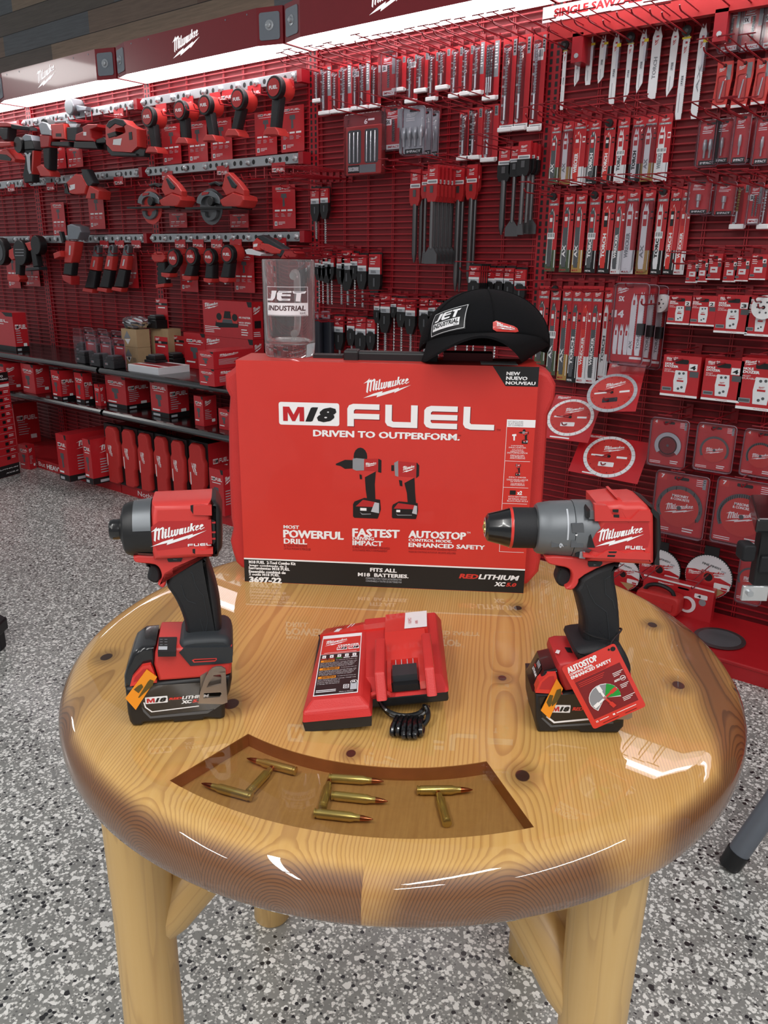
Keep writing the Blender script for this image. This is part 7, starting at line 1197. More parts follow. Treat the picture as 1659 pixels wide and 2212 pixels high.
wtool('inspection_fan', 'power tool', 'black-grilled round-headed tool at the left edge', C5, .14, [('head', ('c', 165, 655, 55), 0, .05, 'black', .008), ('grille', [(130, 625), (205, 625), (205, 632), (130, 632)], -.002, 0, 'grey', 0), ('grille_bar', [(130, 650), (205, 650), (205, 657), (130, 657)], -.002, 0, 'grey', 0), ('grille_bar', [(130, 676), (205, 676), (205, 683), (130, 683)], -.002, 0, 'grey', 0), ('housing', [(60, 630), (110, 605), (130, 700), (85, 720), (60, 690)], .01, .07, 'redtool', .01), ('grip', [(115, 710), (160, 715), (155, 850), (118, 845)], .01, .05, 'grip', .008), ('battery_foot', [(60, 850), (150, 840), (170, 880), (160, 905), (60, 890)], 0, .06, 'redtool', .005)])
wtool('work_torch', 'power tool', 'torch-shaped tool with round black head by the corner upright', C5, .14, [('head', ('c', 300, 590, 42), 0, .05, 'black', .008), ('housing', [(195, 570), (265, 555), (280, 625), (230, 640)], .01, .07, 'redtool', .01), ('grip', [(245, 630), (285, 630), (310, 770), (270, 780)], .01, .05, 'grip', .008), ('battery_foot', [(220, 785), (325, 775), (335, 800), (215, 812)], 0, .06, 'rubber2', .004)])
wtool('round_lamp', 'power tool', 'round black tool head cut off by the left edge', C5, .14, [('head', ('c', -15, 645, 58), 0, .05, 'black', .008), ('rim', ('c', -15, 645, 40), -.002, 0, 'dkgrey', 0)])
for k, (dx, lab) in enumerate(((0, 'left of the three cordless ratchets'), (128, 'middle of the three cordless ratchets'), (258, 'right of the three cordless ratchets'))):
    f = lambda *p: [(x + dx * (1 - .04 * (y - 600) / 400) , y - (4 * k)) for x, y in p]
    wtool('cordless_ratchet', 'power tool', lab, C5, .1, [('ratchet_head', f((800, 600), (825, 590), (840, 610), (838, 690), (785, 690)), 0, .03, 'gun', .006), ('housing', f((782, 680), (838, 690), (825, 810), (760, 800)), 0, .04, 'redtool', .009), ('grip', f((760, 800), (822, 812), (800, 960), (718, 955)), 0, .04, 'grip', .01), ('end_cap', f((706, 955), (790, 965), (785, 1000), (700, 985)), 0, .045, 'redtool', .006), ('head_slot', f((812, 600), (828, 606), (822, 640), (808, 640)), -.002, 0, 'black', 0), ('side_badge', f((800, 720), (812, 720), (802, 775), (790, 775)), -.001, 0.002, 'chrome', 0)])
wtool('fastener_tool', 'power tool', 'upright grey-headed fastening tool with side handle', C5, .18, [('head', [(570, 420), (600, 408), (670, 430), (685, 480), (660, 545), (575, 545)], 0, .07, 'greymet', .01), ('housing', [(555, 550), (640, 560), (625, 670), (605, 745), (545, 740)], 0, .06, 'redtool', .01), ('grip', [(540, 745), (612, 740), (600, 850), (530, 840)], .005, .05, 'grip', .01), ('battery_foot', [(525, 845), (605, 855), (605, 930), (540, 895)], 0, .06, 'redtool2', .006), ('side_handle', [(490, 660), (545, 640), (552, 690), (500, 710)], -.03, .02, 'redtool', .008), ('lever', [(515, 475), (535, 475), (555, 560), (540, 570)], -.01, .01, 'black', 0), ('side_badge', [(592, 595), (605, 595), (600, 675), (588, 675)], -.001, .003, 'chrome', 0)])
wtool('angle_grinder', 'power tool', 'small angle grinder with a silver wrench strapped to its black body', CA, .16, [('gear_head', [(300, 740), (340, 700), (420, 715), (440, 790), (335, 800)], 0, .06, 'greymet', .008), ('housing', [(330, 795), (445, 785), (475, 905), (335, 915)], 0, .06, 'black', .008), ('body', [(325, 915), (465, 905), (440, 1100), (435, 1360), (320, 1370), (300, 1260), (330, 1080)], .005, .055, 'grip', .012), ('red_flank', [(440, 930), (465, 925), (445, 1250), (425, 1250)], .002, .05, 'redtool', 0), ('guard', ('c', 265, 850, 55), -.01, .02, 'black', .004), ('side_handle', [(5, 815), (210, 808), (215, 870), (10, 890)], -.03, .01, 'redtool', .01), ('handle_end', [(0, 830), (25, 815), (28, 895), (0, 900)], -.032, .012, 'black', .006), ('wrench', [(340, 960), (365, 955), (390, 985), (415, 955), (435, 960), (420, 1010), (425, 1190), (440, 1240), (410, 1250), (390, 1190), (370, 1005)], -.004, -.001, 'steel', 0)])
wtool('large_grinder', 'power tool', 'large grinder with black side handle and pale grey head', CA, .18, [('gear_head', [(520, 560), (570, 525), (640, 545), (690, 640), (685, 715), (560, 705)], 0, .08, 'lgrey', .01), ('guard', [(540, 500), (575, 478), (620, 500), (650, 560), (600, 545), (545, 545)], .01, .06, 'black', .004), ('side_handle', [(235, 570), (290, 585), (490, 610), (500, 660), (270, 640), (240, 630)], -.04, .01, 'rubber', .008), ('motor_housing', [(540, 705), (690, 720), (670, 880), (555, 890)], 0, .07, 'redtool2', .01), ('grip', [(575, 890), (670, 880), (665, 1190), (595, 1185)], .005, .06, 'grip', .01), ('battery_foot', [(500, 1150), (560, 1115), (680, 1215), (690, 1280), (560, 1280)], 0, .07, 'redtool', .006)])
wtool('orange_sander', 'power tool', 'boxy orange-red sander with a dark dust box', CA, .17, [('housing', [(690, 560), (870, 550), (895, 770), (720, 770), (700, 660)], 0, .1, 'redgloss', .01), ('top_cap', [(700, 505), (860, 498), (870, 545), (695, 550)], .02, .09, 'gun', .01), ('dust_box', [(890, 600), (1040, 595), (1035, 770), (1000, 790), (900, 785)], .01, .09, 'rubber2', .008), ('filter', [(875, 545), (1005, 545), (980, 590), (900, 590)], .03, .05, 'paper', 0), ('pad', [(660, 800), (940, 800), (950, 870), (680, 860)], 0, .1, 'black', .006), ('window', [(770, 690), (845, 690), (845, 735), (770, 735)], -.001, .002, 'black', 0)])
wtool('belt_sander', 'power tool', 'low red sander with a black exhaust spout', CA, .17, [('housing', [(1040, 700), (1140, 660), (1130, 600), (1200, 560), (1340, 560), (1340, 600), (1240, 640), (1250, 740), (1290, 770), (1290, 800), (1030, 790)], 0, .08, 'redtool2', .008), ('exhaust', [(1290, 770), (1390, 735), (1440, 770), (1430, 820), (1300, 830)], .01, .06, 'black', .01), ('pad', [(1020, 800), (1290, 800), (1330, 900), (1010, 890)], 0, .09, 'black', .006), ('badge', [(1150, 670), (1190, 670), (1190, 720), (1150, 720)], -.001, .002, 'white', 0)])
wtool('dust_canister', 'canister', 'grey cylinder lying on the top rail', CA, .08, [('can', ('c', 1010, 325, 62), -.03, .05, 'gun', .01), ('spout', [(1060, 300), (1210, 325), (1205, 375), (1080, 390)], -.01, .03, 'greymet', .008)], None)
wtool('jigsaw', 'power tool', 'red jigsaw with arched black top handle', C1, .16, [('handle', keyhole([(900, 1080), (930, 1030), (985, 1005), (1050, 1020), (1085, 1060), (1165, 1100), (1170, 1250), (1120, 1300), (960, 1290), (905, 1230)], [(985, 1095), (1060, 1080), (1075, 1130), (985, 1170)]), 0, .06, 'redtool', 0), ('grip', [(905, 1075), (930, 1030), (985, 1005), (1050, 1020), (1080, 1060), (1055, 1085), (985, 1060), (935, 1100)], -.004, .064, 'rubber2', .01), ('gear_case', [(915, 1140), (985, 1120), (1000, 1160), (930, 1180)], -.004, .05, 'black', .006), ('badge', [(970, 1190), (1040, 1180), (1030, 1240), (965, 1235)], -.002, .002, 'white', 0), ('vent', [(1100, 1130), (1125, 1125), (1130, 1190), (1105, 1195)], -.002, .002, 'black', 0), ('shoe', [(910, 1240), (965, 1290), (1160, 1310), (1160, 1330), (950, 1330), (915, 1290)], 0, .07, 'black', .004), ('exhaust', [(1080, 1310), (1180, 1260), (1225, 1280), (1215, 1335), (1110, 1335)], .01, .05, 'black', .008)])
wtool('edge_tool', 'power tool', 'red and black tool cut off at the left edge of the top rail', CA, .16, [('housing', [(-40, 530), (90, 530), (210, 580), (150, 600), (-40, 600)], 0, .07, 'redtool2', .008), ('body', [(-20, 600), (110, 605), (100, 780), (40, 790), (-20, 700)], 0, .06, 'rubber', .012)])
wtool('edge_sander', 'power tool', 'low red tool on a wire hanger at the left edge', CA, .16, [('housing', [(-40, 930), (90, 900), (140, 960), (210, 1040), (200, 1085), (-40, 1070)], 0, .08, 'redtool', .01), ('vent', [(-20, 970), (90, 985), (160, 1040), (150, 1070), (-20, 1050)], -.003, .005, 'black', 0)])
wtool('compact_saw', 'power tool', 'compact red reciprocating saw hanging tilted on the middle rail', C5, .17, [('housing', [(560, 55), (640, -20), (690, -10), (740, 80), (720, 155), (640, 160), (580, 150)], 0, .07, 'redtool', .012), ('shoe', [(540, 70), (575, 55), (600, 160), (550, 150)], .0, .06, 'black', .006), ('grip', [(680, -60), (730, -60), (790, 60), (760, 90), (715, 80)], .005, .05, 'rubber2', .01), ('battery_foot', [(775, 85), (858, 130), (850, 200), (740, 195)], -.01, .07, 'redtool', .006), ('foot_slot', [(790, 150), (825, 150), (825, 195), (790, 195)], -.012, .0, 'black', 0), ('badge', [(590, 80), (640, 70), (640, 110), (595, 125)], -.002, .002, 'white', 0)])
def circsaw(c, lab, gx, gy, r, red=0, fl=None):
    k = r / 105; a_ = [(gx + r * math.cos(math.radians(d)), gy - r * math.sin(math.radians(d))) for d in range(-10, 200, 15)]; i_ = [(gx + .6 * r * math.cos(math.radians(d)), gy + 8 * k - .6 * r * math.sin(math.radians(d))) for d in range(195, -15, -15)]; g = lambda *p: [(gx + x * k, gy + y * k) for x, y in p]
    wtool('circular_saw', 'circular saw', lab, c, .2, [('blade', ('c', gx + 5 * k, gy + 40 * k, r * .98), .012, .016, 'redtool' if red else 'dksteel', 0), ('upper_guard', a_ + i_, -.004, .03, 'gun', .004), ('lower_guard', [(gx + 5 * k + .66 * r * math.cos(math.radians(d)), gy + 95 * k + .7 * r * math.sin(math.radians(d))) for d in range(-20, 205, 15)] + [(gx + .3 * r * math.cos(math.radians(d)), gy + 100 * k + .36 * r * math.sin(math.radians(d))) for d in range(200, -25, -15)], -.002, .03, 'dkgrey', .003), ('base_plate', g((-170, 50), (250, 40), (252, 58), (-165, 66)), -.03, .1, 'black', 0), ('motor_housing', g((90, -20), (160, -60), (215, -90), (300, -60), (310, -20), (280, 40), (200, 60), (120, 40)), 0, .1, 'redtool', .012), ('rear_handle', g((100, -130), (130, -250), (160, -270), (250, -180), (300, -110), (300, -60), (215, -90), (140, -60)), .01, .05, 'redtool', .008), ('grip', g((150, -230), (172, -240), (245, -150), (230, -120), (195, -130)), .004, .056, 'rubber2', .01), ('front_handle', g((-10, -170), (60, -190), (110, -160), (95, -140), (50, -165), (10, -150)), .0, .05, 'black', .006), ('motor_boss', ('c', gx + 40 * k, gy - 5, r * .24), -.02, .004, 'black', .004), ('badge', g((-50, -130 + 40), (10, -110 + 20), (0, -70), (-55, -60)), -.007, -.003, 'redtool2', 0)])
circsaw(C2, 'left circular saw with a red disc in its guard', 85, 1330, 92, 1); circsaw(C2, 'right circular saw with a dark blade in its guard', 595, 1330, 100)
wtool('multi_tool', 'power tool', 'red and black tilted multi tool above the glass mug', C6, .16, [('head', [(965, 330), (1000, 290), (1050, 320), (1030, 400), (970, 395)], 0, .05, 'redtool', .01), ('sanding_pad', [(930, 395), (960, 385), (1075, 430), (1060, 445), (945, 430)], -.02, .06, 'paper', 0), ('housing', [(1020, 330), (1100, 340), (1215, 395), (1200, 430), (1130, 430), (1030, 385)], .0, .05, 'redtool', .012), ('grip', [(990, 275), (1040, 265), (1120, 310), (1255, 395), (1235, 440), (1190, 460), (1130, 400), (1060, 345)], .004, .056, 'rubber2', .012), ('battery_foot', [(1250, 400), (1300, 380), (1355, 430), (1340, 465), (1210, 470)], -.005, .06, 'redtool2', .006), ('badge', [(980, 345), (1015, 340), (1010, 365), (978, 370)], -.002, .001, 'white', 0)])
# ------------------------------------------------------------------ boxes on the shelves
def carton(x0, x1, x2, yt, yb, zs, lab, cat='box', name='tool_box', m='redprint', pr=1, bot=0, dp=None, grp='red product boxes on the shelves'):   # front face x0..x1, right face x1..x2, measured at its near bottom corner
    p = at_z(x1, yb, zs); D = WD - p.y; u0 = wl(x0, yb, D)[0]; u1 = p.x; zt = wl(x1, yt, D)[1]; r = ray(x2, yb); dep = max(.03, min(.36, r.y * (u1 / r.x) - p.y if abs(r.x) > 1e-6 else .1)); dep = min(dp or dep, D - .01); h = zt - zs; w = u1 - u0
    t = goods(name, cat, lab, u0, D, zs, grp); b = MB(); b.box(0, w, 0, dep, 0.0006, h, m); e = -.0005
    R90 = Matrix.Translation((w, 0, 0)) @ Matrix.Rotation(math.radians(90), 4, 'Z')
    if pr:
        if bot: b.rect(0, w, .001, h * .14, e, 'black'); b.rect(w * .1, w * .5, h * .03, h * .09, e * 2, 'lgrey')
        b.m18(w * .14, w * .42, h * .74, h * .82, e); b.fuel(w * .46, w * .9, h * .745, h * .815, e, 'white'); b.rect(w * .2, w * .8, h * .69, h * .705, e, 'white')
        b.flat([(w * .3, h * .6), (w * .62, h * .6), (w * .64, h * .48), (w * .54, h * .46), (w * .58, h * .3), (w * .42, h * .28), (w * .4, h * .46), (w * .3, h * .5)], e, 'dkgrey'); b.rect(w * .08, w * .5, h * .17, h * .21, e, 'white'); b.flat([(w * .78, h), (w, h), (w, h * .9), (w * .86, h * .9)], e, 'black')
        b.T = R90
        if pr == 1: b.logo(dep * .12, dep * .62, h * .68, h * .88, e, 'white')
        else: b.m18(dep * .1, dep * .36, h * .58, h * .7, e); b.fuel(dep * .4, dep * .95, h * .585, h * .695, e, 'white')
        dashes(b, dep * .12, dep * .62, h * .2, h * .55, 6, e, 'lgrey', int(x0 + 99), .3); b.flat(rrect(dep * .6, dep * .85, h * .12, h * .22, .003), e, 'white')
        if bot: b.rect(0, dep, .001, h * .14, e, 'black'); b.rect(dep * .1, dep * .4, h * .03, h * .09, e * 2, 'lgrey')
        b.T = None
    b.build('carton', t); return t, D, u0, u1, h, dep
SH1, SH2, DK = .7352, .5002, .0622
carton(-60, 36, 65, 677, 761, SH1, 'large red kit box at the left edge of the upper shelf', pr=2, bot=1)
for k, x in enumerate((8, 32)):
    u, zt, h, W = place(x, 658, 700, 24, .1); 
def battery_card(cx, yb, lab, zs=SH1, big=1.0, D=None):
    p = at_z(cx, yb, zs); D = WD - p.y; t = goods('battery_pack_card', 'battery', lab, p.x, D, zs, 'carded battery packs'); w, h = .098 * big, .15 * big; b = MB(); b.box(-w / 2, w / 2, .0, .002, 0, h, 'redprint'); b.rect(-w / 2, w / 2, h * .78, h * .86, -.0004, 'black'); b.logo(-w * .45, -w * .1, h * .87, h * .97, -.0004, 'white'); b.rect(-w * .3, w * .3, h * .68, h * .72, -.0004, 'white'); b.m18(-w * .2, 0, h * .795, h * .845, -.0008); b.build('card', t)
    b = MB(); b.box(-w * .44, w * .44, -.075 * big, -.001, .0, .045 * big, 'black'); b.box(-w * .36, w * .36, -.07 * big, -.004, .045 * big, .062 * big, 'black'); b.box(-w * .25, w * .25, -.064 * big, -.004, .062 * big, .07 * big, 'dkgrey'); b.rect(-w * .36, w * .1, .018 * big, .032 * big, -.0755 * big, 'blackgl'); b.m18(-w * .34, -w * .1, .02 * big, .03 * big, -.0759 * big); b.build('battery', t, bev=.004); return t
def clear_lid(t, w=.1, h=.15, d=.08): b = MB(); b.pillow(rrect(-w / 2, w / 2, .001, h + .004, .008), -d, .003, .008, 'clear', n=2); b.build('clear_shell', t); b = MB(); b.tube([(x, -.002, z) for x, z in rrect(-w / 2, w / 2, .002, h + .004, .008)], .0018, 'rimclear', 5, closed=True); b.build('shell_rim', t)
for x, y, lab in ((196, 771, 'clear battery pack in the back row, leftmost of three'), (226, 775, 'clear battery pack in the back row, middle of three'), (256, 780, 'clear battery pack in the back row, rightmost of three'), (200, 792, 'clear battery pack in the front row, leftmost of three'), (232, 798, 'clear battery pack in the front row, middle of three'), (262, 803, 'clear battery pack in the front row, beside the brown boxes')): clear_lid(battery_card(x, y - 9, lab))
def kraft(x0, x1, x2, yt, yb, zs, lab):
    t, D, u0, u1, h, dep = carton(x0, x1, x2, yt, yb, zs, lab, 'box', 'cardboard_box', 'kraft', 0, grp='brown cardboard boxes'); w = u1 - u0; b = MB(); b.flat([(w * .15, h * .45), (w * .6, h * .5), (w * .38, h * .9)], -.0006, 'grey'); b.flat([(w * .2, h * .42), (w * .58, h * .46), (w * .4, h * .12)], -.0006, 'white'); b.flat(circ(w * .4, h * .35, w * .06, 8), -.0009, 'black'); dashes(b, w * .65, w * .95, h * .15, h * .4, 3, -.0006, 'dkgrey', 3, .3); b.build('print', t); return zs + h, D, u0, u1, dep
zk, D_, u0_, u1_, dp_ = kraft(268, 300, 328, 752, 790, SH1, 'lower brown cardboard box with a warning triangle on the shelf')
h_ = zk - SH1; t, *_r = carton(268, 300, 328, 752, 790, SH1, 'upper brown cardboard box under the bagged glasses', 'box', 'cardboard_box', 'kraft', 0, grp='brown cardboard boxes'); t.location.z = zk + .0006
b = MB(); w = u1_ - u0_; b.flat([(w * .15, h_ * .45), (w * .6, h_ * .5), (w * .38, h_ * .9)], -.0006, 'grey'); b.flat([(w * .2, h_ * .42), (w * .58, h_ * .46), (w * .4, h_ * .12)], -.0006, 'white'); b.build('print', t)
def glasses():
    z = zk + h_ + .001; t = goods('bagged_glasses', 'safety glasses', 'dark safety glasses in a clear bag on top of the brown boxes', (u0_ + u1_) / 2, D_ - dp_ / 2, z, None); b = MB()
    for s in (-1, 1): b.lathe([(.001, .0), (.03, .002), (.034, .012), (.03, .026), (.001, .03)], 'blackgl', 'y', (s * .036, -.03, .03), 14)
    b.build('lenses', t); b = MB(); b.tube([(-.07, -.02, .03), (-.072, .03, .03), (-.06, .06, .02)], .003, 'black', 6); b.tube([(.07, -.02, .03), (.072, .03, .03), (.06, .06, .02)], .003, 'black', 6); b.tube([(-.068, -.022, .05), (0, -.03, .055), (.068, -.022, .05)], .0035, 'black', 6); b.build('frame', t)
    b = MB(); rr = random.Random(4); vs = []; n1, n2 = 9, 16
    for i in range(n1 + 1):
        a = PI * i / n1
        for j in range(n2): q = 2 * PI * j / n2; k = 1 + rr.uniform(-.16, .14); vs.append((.1 * k * math.sin(a) * math.cos(q) + .015, .065 * k * math.sin(a) * math.sin(q), .036 + .036 * math.cos(a) * (1 if 0 < i < n1 else .8) * min(k, 1)))
    b.add(vs, [(i * n2 + j, i * n2 + (j + 1) % n2, (i + 1) * n2 + (j + 1) % n2, (i + 1) * n2 + j) for i in range(n1) for j in range(n2)], 'bag'); b.build('clear_bag', t)
glasses()
def papers():
    p = at_z(312, 806, SH1); t = goods('paper_stack', 'catalogue stack', 'stack of white catalogues on the front of the upper shelf', p.x, WD - p.y, SH1, None); b = MB(); b.box(-.14, .12, -.0, .2, 0, .034, 'paper')
    for k in range(9): b.box(-.1405 + .001 * (k % 3), .1205 - .001 * (k % 2), -.001, .2, .003 + k * .0035, .0036 + k * .0035, 'lgrey')
    b.build('pages', t); b = MB(); b.box(-.138, .121, .0, .2, .0342, .036, 'white'); b.rect(0, 0, 0, 0, 0, 'white') if 0 else b.add([(-.13, .01, .0364), (.11, .01, .0364), (.11, .05, .0364), (-.13, .05, .0364)], [(0, 1, 2, 3)], 'redprint'); b.add([(-.13, .07, .0364), (.11, .07, .0364), (.11, .17, .0364), (-.13, .17, .0364)], [(0, 1, 2, 3)], 'dkred'); b.build('cover', t)
papers()
kz = carton(330, 368, 395, 712, 790, SH1, 'brown box half hidden behind the carded batteries', 'box', 'cardboard_box', 'kraft', 0, grp='brown cardboard boxes'); battery_card(352, 708, 'carded battery standing high beside the bagged glasses', SH1 + kz[4] + .001, 1.05); battery_card(352, 795, 'carded battery in front of the hidden brown box', SH1, 1.12); battery_card(390, 790, 'carded battery half hidden by the charger carton', SH1, 1.1)
carton(401, 446, 460, 722, 800, SH1, 'upright charger carton left of the large charger boxes', 'box', 'charger_box')
def charger_box(yt, yb, lab, z0, first=None):
    t, D, u0, u1, h, dep = carton(446, 549, 572, yt, yb - 16, SH1, lab, 'box', 'charger_box', 'redprint', 0); w = u1 - u0; b = MB(); e = -.0006; b.logo(w * .03, w * .34, h * .74, h * .95, e, 'white'); b.flat([(w * .9, h), (w, h), (w, h * .86), (w * .93, h * .86)], e, 'black')
    P_ = lambda pts, m, k: b.flat([(w * x, h * z) for x, z in pts], e * k, m)
    P_([(.25, .3), (.27, .44), (.73, .44), (.72, .3), (.34, .26)], 'black', 1); P_([(.28, .4), (.3, .56), (.4, .68), (.62, .68), (.7, .56), (.72, .4)], 'redtool', 2); P_([(.43, .52), (.46, .72), (.57, .72), (.59, .52)], 'black', 3); P_(circ(.34, .56, .055, 12, .1), 'black', 3); P_(circ(.66, .56, .055, 12, .1), 'black', 3); P_([(.4, .4), (.42, .5), (.6, .5), (.62, .4)], 'dkgrey', 3); b.text('4X FASTER', w * .74, w * .97, h * .55, h * .6, e, 'white', 0, .01); b.text('HIGH SPEED', w * .74, w * .97, h * .42, h * .46, e, 'white', 0, .01); b.text('COOLING', w * .74, w * .92, h * .36, h * .4, e, 'white', 0, .01); dashes(b, w * .03, w * .36, h * .08, h * .28, 4, e, 'white', 2, .35); dashes(b, w * .78, w * .95, h * .06, h * .26, 3, e, 'white', 3, .4)
    b.T = Matrix.Translation((w, 0, 0)) @ Matrix.Rotation(math.radians(90), 4, 'Z'); b.logo(dep * .1, dep * .8, h * .66, h * .9, e, 'white'); b.rect(dep * .2, dep * .8, h * .3, h * .5, e, 'black'); dashes(b, dep * .1, dep * .8, h * .05, h * .2, 3, e, 'white', 5, .4); b.T = None; b.build('print', t); t.location.z = z0; return h
h1 = charger_box(735, 830, 'lower large dual charger box behind the long thin boxes', SH1); charger_box(735, 830, 'upper large dual charger box left of the glass mug', SH1 + h1 + .0006)
t1 = carton(432, 464, 552, 799, 836, SH1, 'lower long thin box at the right end of the upper shelf'); t2 = carton(432, 464, 552, 799, 836, SH1, 'upper long thin box at the right end of the upper shelf'); t2[0].location.z = SH1 + t1[4] + .0006
for a, kw in [((-30, 14, 52, 788, 846, SH2, 'dark box at the left end of the lower shelf'), {}), ((52, 78, 112, 790, 852, SH2, 'box with a white logo on its side, second on the lower shelf'), {}), ((116, 134, 164, 803, 866, SH2, 'thin kit box, left of the two side by side on the lower shelf'), dict(pr=2, bot=1)), ((166, 184, 204, 808, 873, SH2, 'thin kit box, right of the two side by side on the lower shelf'), dict(pr=2, bot=1)), ((207, 218, 231, 832, 878, SH2, 'smallest box on the lower shelf with a barcode label'), {}), ((233, 275, 326, 815, 886, SH2, 'wide FUEL box in the middle of the lower shelf'), dict(pr=2, bot=1)), ((329, 366, 410, 824, 905, SH2, 'tall FUEL box with an impact tool picture on the lower shelf'), dict(pr=2, bot=1)), ((422, 441, 470, 858, 922, SH2, 'striped box near the right end of the lower shelf'), {}), ((474, 497, 515, 886, 931, SH2, 'small box at the right end of the lower shelf, beside the kit box'), {}),
    ((22, 38, 90, 876, 962, DK, 'dark FUEL box at the back of the base deck on the left'), dict(pr=2)), ((131, 152, 186, 944, 1042, DK, 'torn-topped tall box on the base deck, left of two'), dict(bot=1, dp=.5)), ((187, 203, 236, 953, 1048, DK, 'tall box on the base deck, right of two'), dict(bot=1, dp=.45)), ((457, 486, 515, 1018, 1116, DK, 'box low on the base deck, partly behind the impact driver'), {})]: carton(*a[:6], a[6], **kw)
def case_box(x0, x1, yt, yb, x2, lab):
    t, D, u0, u1, h, dep = carton(x0, x1, x2, yt, yb, DK, lab, 'tool case', 'cased_kit', 'black', 0, grp='red tool cases on the base deck'); w = u1 - u0; b = MB(); o = [(w * .3, h * .03), (w * .3, h * .3), (w * .22, h * .36), (w * .22, h * .7), (w * .3, h * .76), (w * .3, h * .92), (w * .42, h * .98), (w * .78, h * .98), (w * .9, h * .92), (w * .9, h * .76), (w * .98, h * .7), (w * .98, h * .36), (w * .9, h * .3), (w * .9, h * .06), (w * .78, h * .02), (w * .42, h * .02)]; b.pillow(o, -.03, .002, .012, 'redcase', n=3); b.build('case_end', t); b = MB(); y = -.0304; b.T = Matrix.Translation((w * .52, y, h * .68)) @ Matrix.Rotation(math.radians(90), 4, 'Y'); b.logo(0, h * .2, -w * .12, w * .14, 0, 'white'); b.rect(h * .16, h * .36, w * -.2, w * -.16, 0, 'white'); b.T = None; b.build('lettering', t)
    if x2 - x1 > 20: b = MB(); b.T = Matrix.Translation((w, 0, 0)) @ Matrix.Rotation(math.radians(90), 4, 'Z'); b.rect(0, dep, .001, h * .99, -.0005, 'redprint'); b.m18(dep * .2, dep * .45, h * .66, h * .74, -.001); b.fuel(dep * .5, dep * .95, h * .665, h * .735, -.001, 'white'); b.rect(dep * .4, dep * .9, h * .6, h * .62, -.001, 'white'); b.build('side_print', t)
for k, (x0, x1, yt, yb, x2) in enumerate(((236, 272, 924, 1049, 280), (272, 306, 930, 1057, 316), (306, 340, 938, 1066, 350), (340, 376, 945, 1075, 386), (376, 411, 953, 1085, 421), (411, 456, 960, 1095, 500))): case_box(x0, x1, yt, yb, x2, 'red tool case in a black sleeve on the base deck, ' + ['leftmost', 'second from left', 'third from left', 'third from right', 'second from right', 'rightmost'][k] + ' of six')
# ------------------------------------------------------------------ floor things at the picture's edges
def floor_kit():
    F = base_frame((-60, 1052), (44, 1022), 0.0, 0.0); t = thing('floor_kit_box', 'tall red kit box with black bands on the floor, cut off by the left edge', 'boxed kit', F.o, F.yaw()); x1 = F.sil([(44, 1022)], 0)[0][0]; h = F.sil([(20, 802)], 0)[0][1]; x0 = F.sil([(-60, 1052)], 0)[0][0]; e = -.0006; b = MB(); b.box(x0, x1, 0, .16, 0, h, 'redprint'); s = lambda *p: F.sil(p, 0)
    zb = s((44, 997))[0][1]; b.rect(x0, x1, .001, zb, e, 'black'); zt = s((22, 823))[0][1]; b.rect(x0, x1, zt, h, e, 'black'); f = lambda lb, rt: (s(lb)[0][0], s(rt)[0][0], s(lb)[0][1], s(rt)[0][1])
    b.text('NUEVO', *f((-14, 818), (5, 810)), e * 2, 'white', 0, .01); b.text('NOUVEAU', *f((-14, 824), (15, 816)), e * 2, 'white', 0, .01); b.text('LITHIUM', *f((0, 1018), (39, 1005)), e * 2, 'white', .2, .01); b.text('XC5.0', *f((13, 1024), (39, 1014)), e * 2, 'white', .2, .01); b.rect(x0 + .02, x1 - .004, zt - .03, zt - .012, e, 'white')
    zz = zt - .04; k = 0
    while zz > zb + .05: b.rect(x0 + .02, x1 - .004, zz, zz + .0012, e, 'lgrey'); dashes(b, x1 - .05, x1 - .012, zz - .03, zz - .012, 2, e, 'white', k, .4); b.rect(x1 - .085, x1 - .06, zz - .032, zz - .012, e, 'black'); zz -= .045; k += 1
    b.build('carton', t)
floor_kit()
t = carton(46, 60, 77, 965, 1016, .0005, 'small tilted red box on the floor behind the floor kit box'); t[0].rotation_euler = (0, 0, math.radians(12))
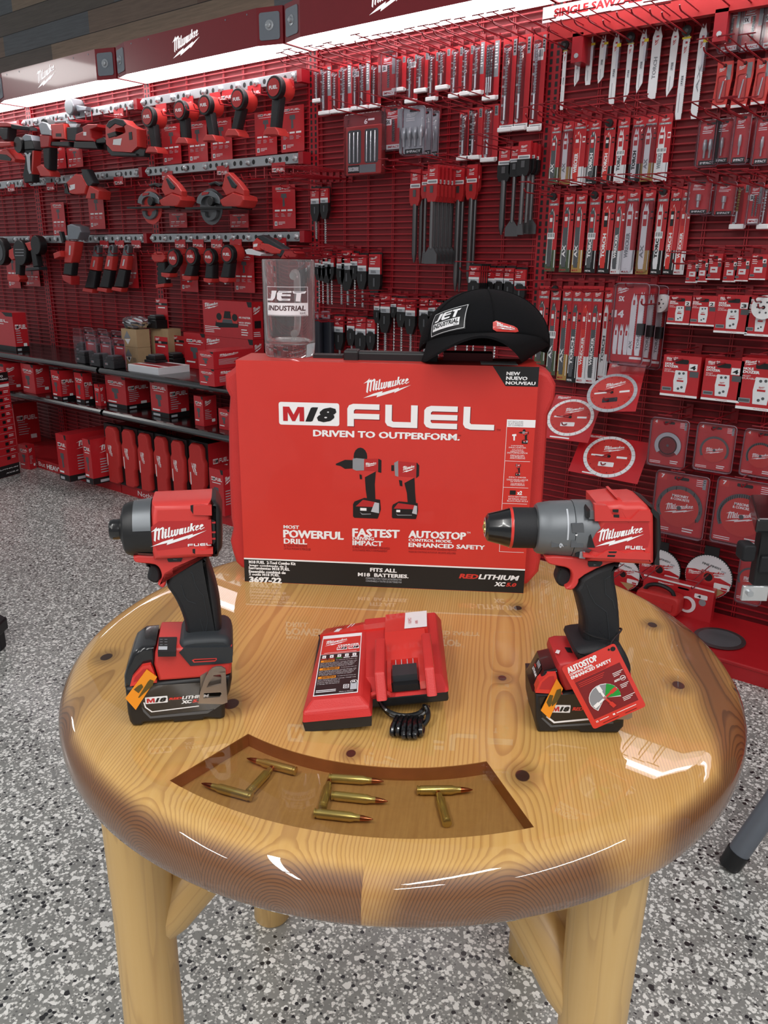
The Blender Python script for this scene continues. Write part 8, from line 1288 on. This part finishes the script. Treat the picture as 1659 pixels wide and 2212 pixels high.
def stool():
    c0 = at_z(1635, 1121, .79); c1 = at_z(1620, 1067, .79); q = at_z(1574, 1872, 0.0); rt = Vector((math.cos(TH), math.sin(TH), 0)); fw = Vector((-math.sin(TH), math.cos(TH), 0)); o = c0 + rt * .18 + fw * .1; o.z = 0; t = thing('stool', 'black-seated stool with a grey leg, cut off by the right edge', 'stool', o)
    pl = [c0, c0 + rt * .36, c1 + rt * .38, c1]; b = MB(); vs = [tuple(Vector((p.x, p.y, z)) - o) for z in (.757, .79) for p in pl]; b.add(vs, [(3, 2, 1, 0), (4, 5, 6, 7), (0, 1, 5, 4), (1, 2, 6, 5), (2, 3, 7, 6), (3, 0, 4, 7)], 'blackgl'); b.build('seat', t, bev=.006)
    yw = Matrix.Translation(c0 - o - Vector((0, 0, .79))) @ Matrix.Rotation(TH, 4, 'Z'); b = MB(); b.T = yw; b.box(.026, .2, .02, .05, .625, .757, 'black'); b.box(.03, .16, .012, .05, .66, .7, 'rubber'); b.build('seat_frame', t, bev=.004); b = MB(); b.T = yw; b.pillow(rrect(-.018, .012, .69, .73, .008), .0, .04, .008, 'rubber'); b.build('knob', t)
    b = MB(); b.T = yw; b.box(.002, .06, .015, .025, .592, .628, 'chrome'); b.lathe([(.007, .008), (.007, .015)], 'steel', 'y', (.017, 0, .612), 12); b.build('bracket', t, bev=.002); l0 = q - o
    for i, (fx, fy) in enumerate(((l0.x, l0.y), (l0.x + .3 * rt.x - .3 * fw.x, l0.y + .3 * rt.y - .3 * fw.y), (l0.x + .5 * (rt + fw).x, l0.y + .5 * (rt + fw).y), (l0.x + .3 * fw.x + .55 * rt.x, l0.y + .3 * fw.y + .55 * rt.y))):
        a = Vector((fx, fy, 0)); top = a + rt * .28 + Vector((0, 0, .66)) if i == 0 else Vector((rt.x * .1 + a.x * .3, rt.y * .1 + a.y * .3, .66)); d = (top - a).normalized(); b = MB(); b.cyl(a + d * .04, top, .0235, .0235, 'chairgrey', 16); lg = b.build('leg', t); b = MB(); b.cyl(a + Vector((0, 0, .002)), a + d * .045, .023, .026, 'black', 16); b.build('rubber_foot', lg)
stool()
def left_chair():
    p = at_z(2, 1402, 0.0); t = thing('office_chair', 'black chair base with one foot showing at the left edge', 'chair', p); yw = Matrix.Rotation(TH, 4, 'Z'); b = MB(); b.T = yw; b.prism([(-.5, .135), (-.04, .14), (.02, .105), (.02, .065), (-.03, .075), (-.5, .085)], -.03, .03, 'black'); b.build('base_arm', t, bev=.004); b = MB(); b.T = yw; b.box(-.035, .012, -.022, .022, .0, .07, 'rubber'); b.build('caster', t, bev=.006); b = MB(); b.T = yw; b.cyl((-.5, 0, .08), (-.5, 0, .42), .03, .03, 'black', 16); b.build('column', t); b = MB(); b.T = yw; b.box(-.74, -.28, -.22, .22, .42, .49, 'cloth'); b.build('seat', t, bev=.02)
left_chair()
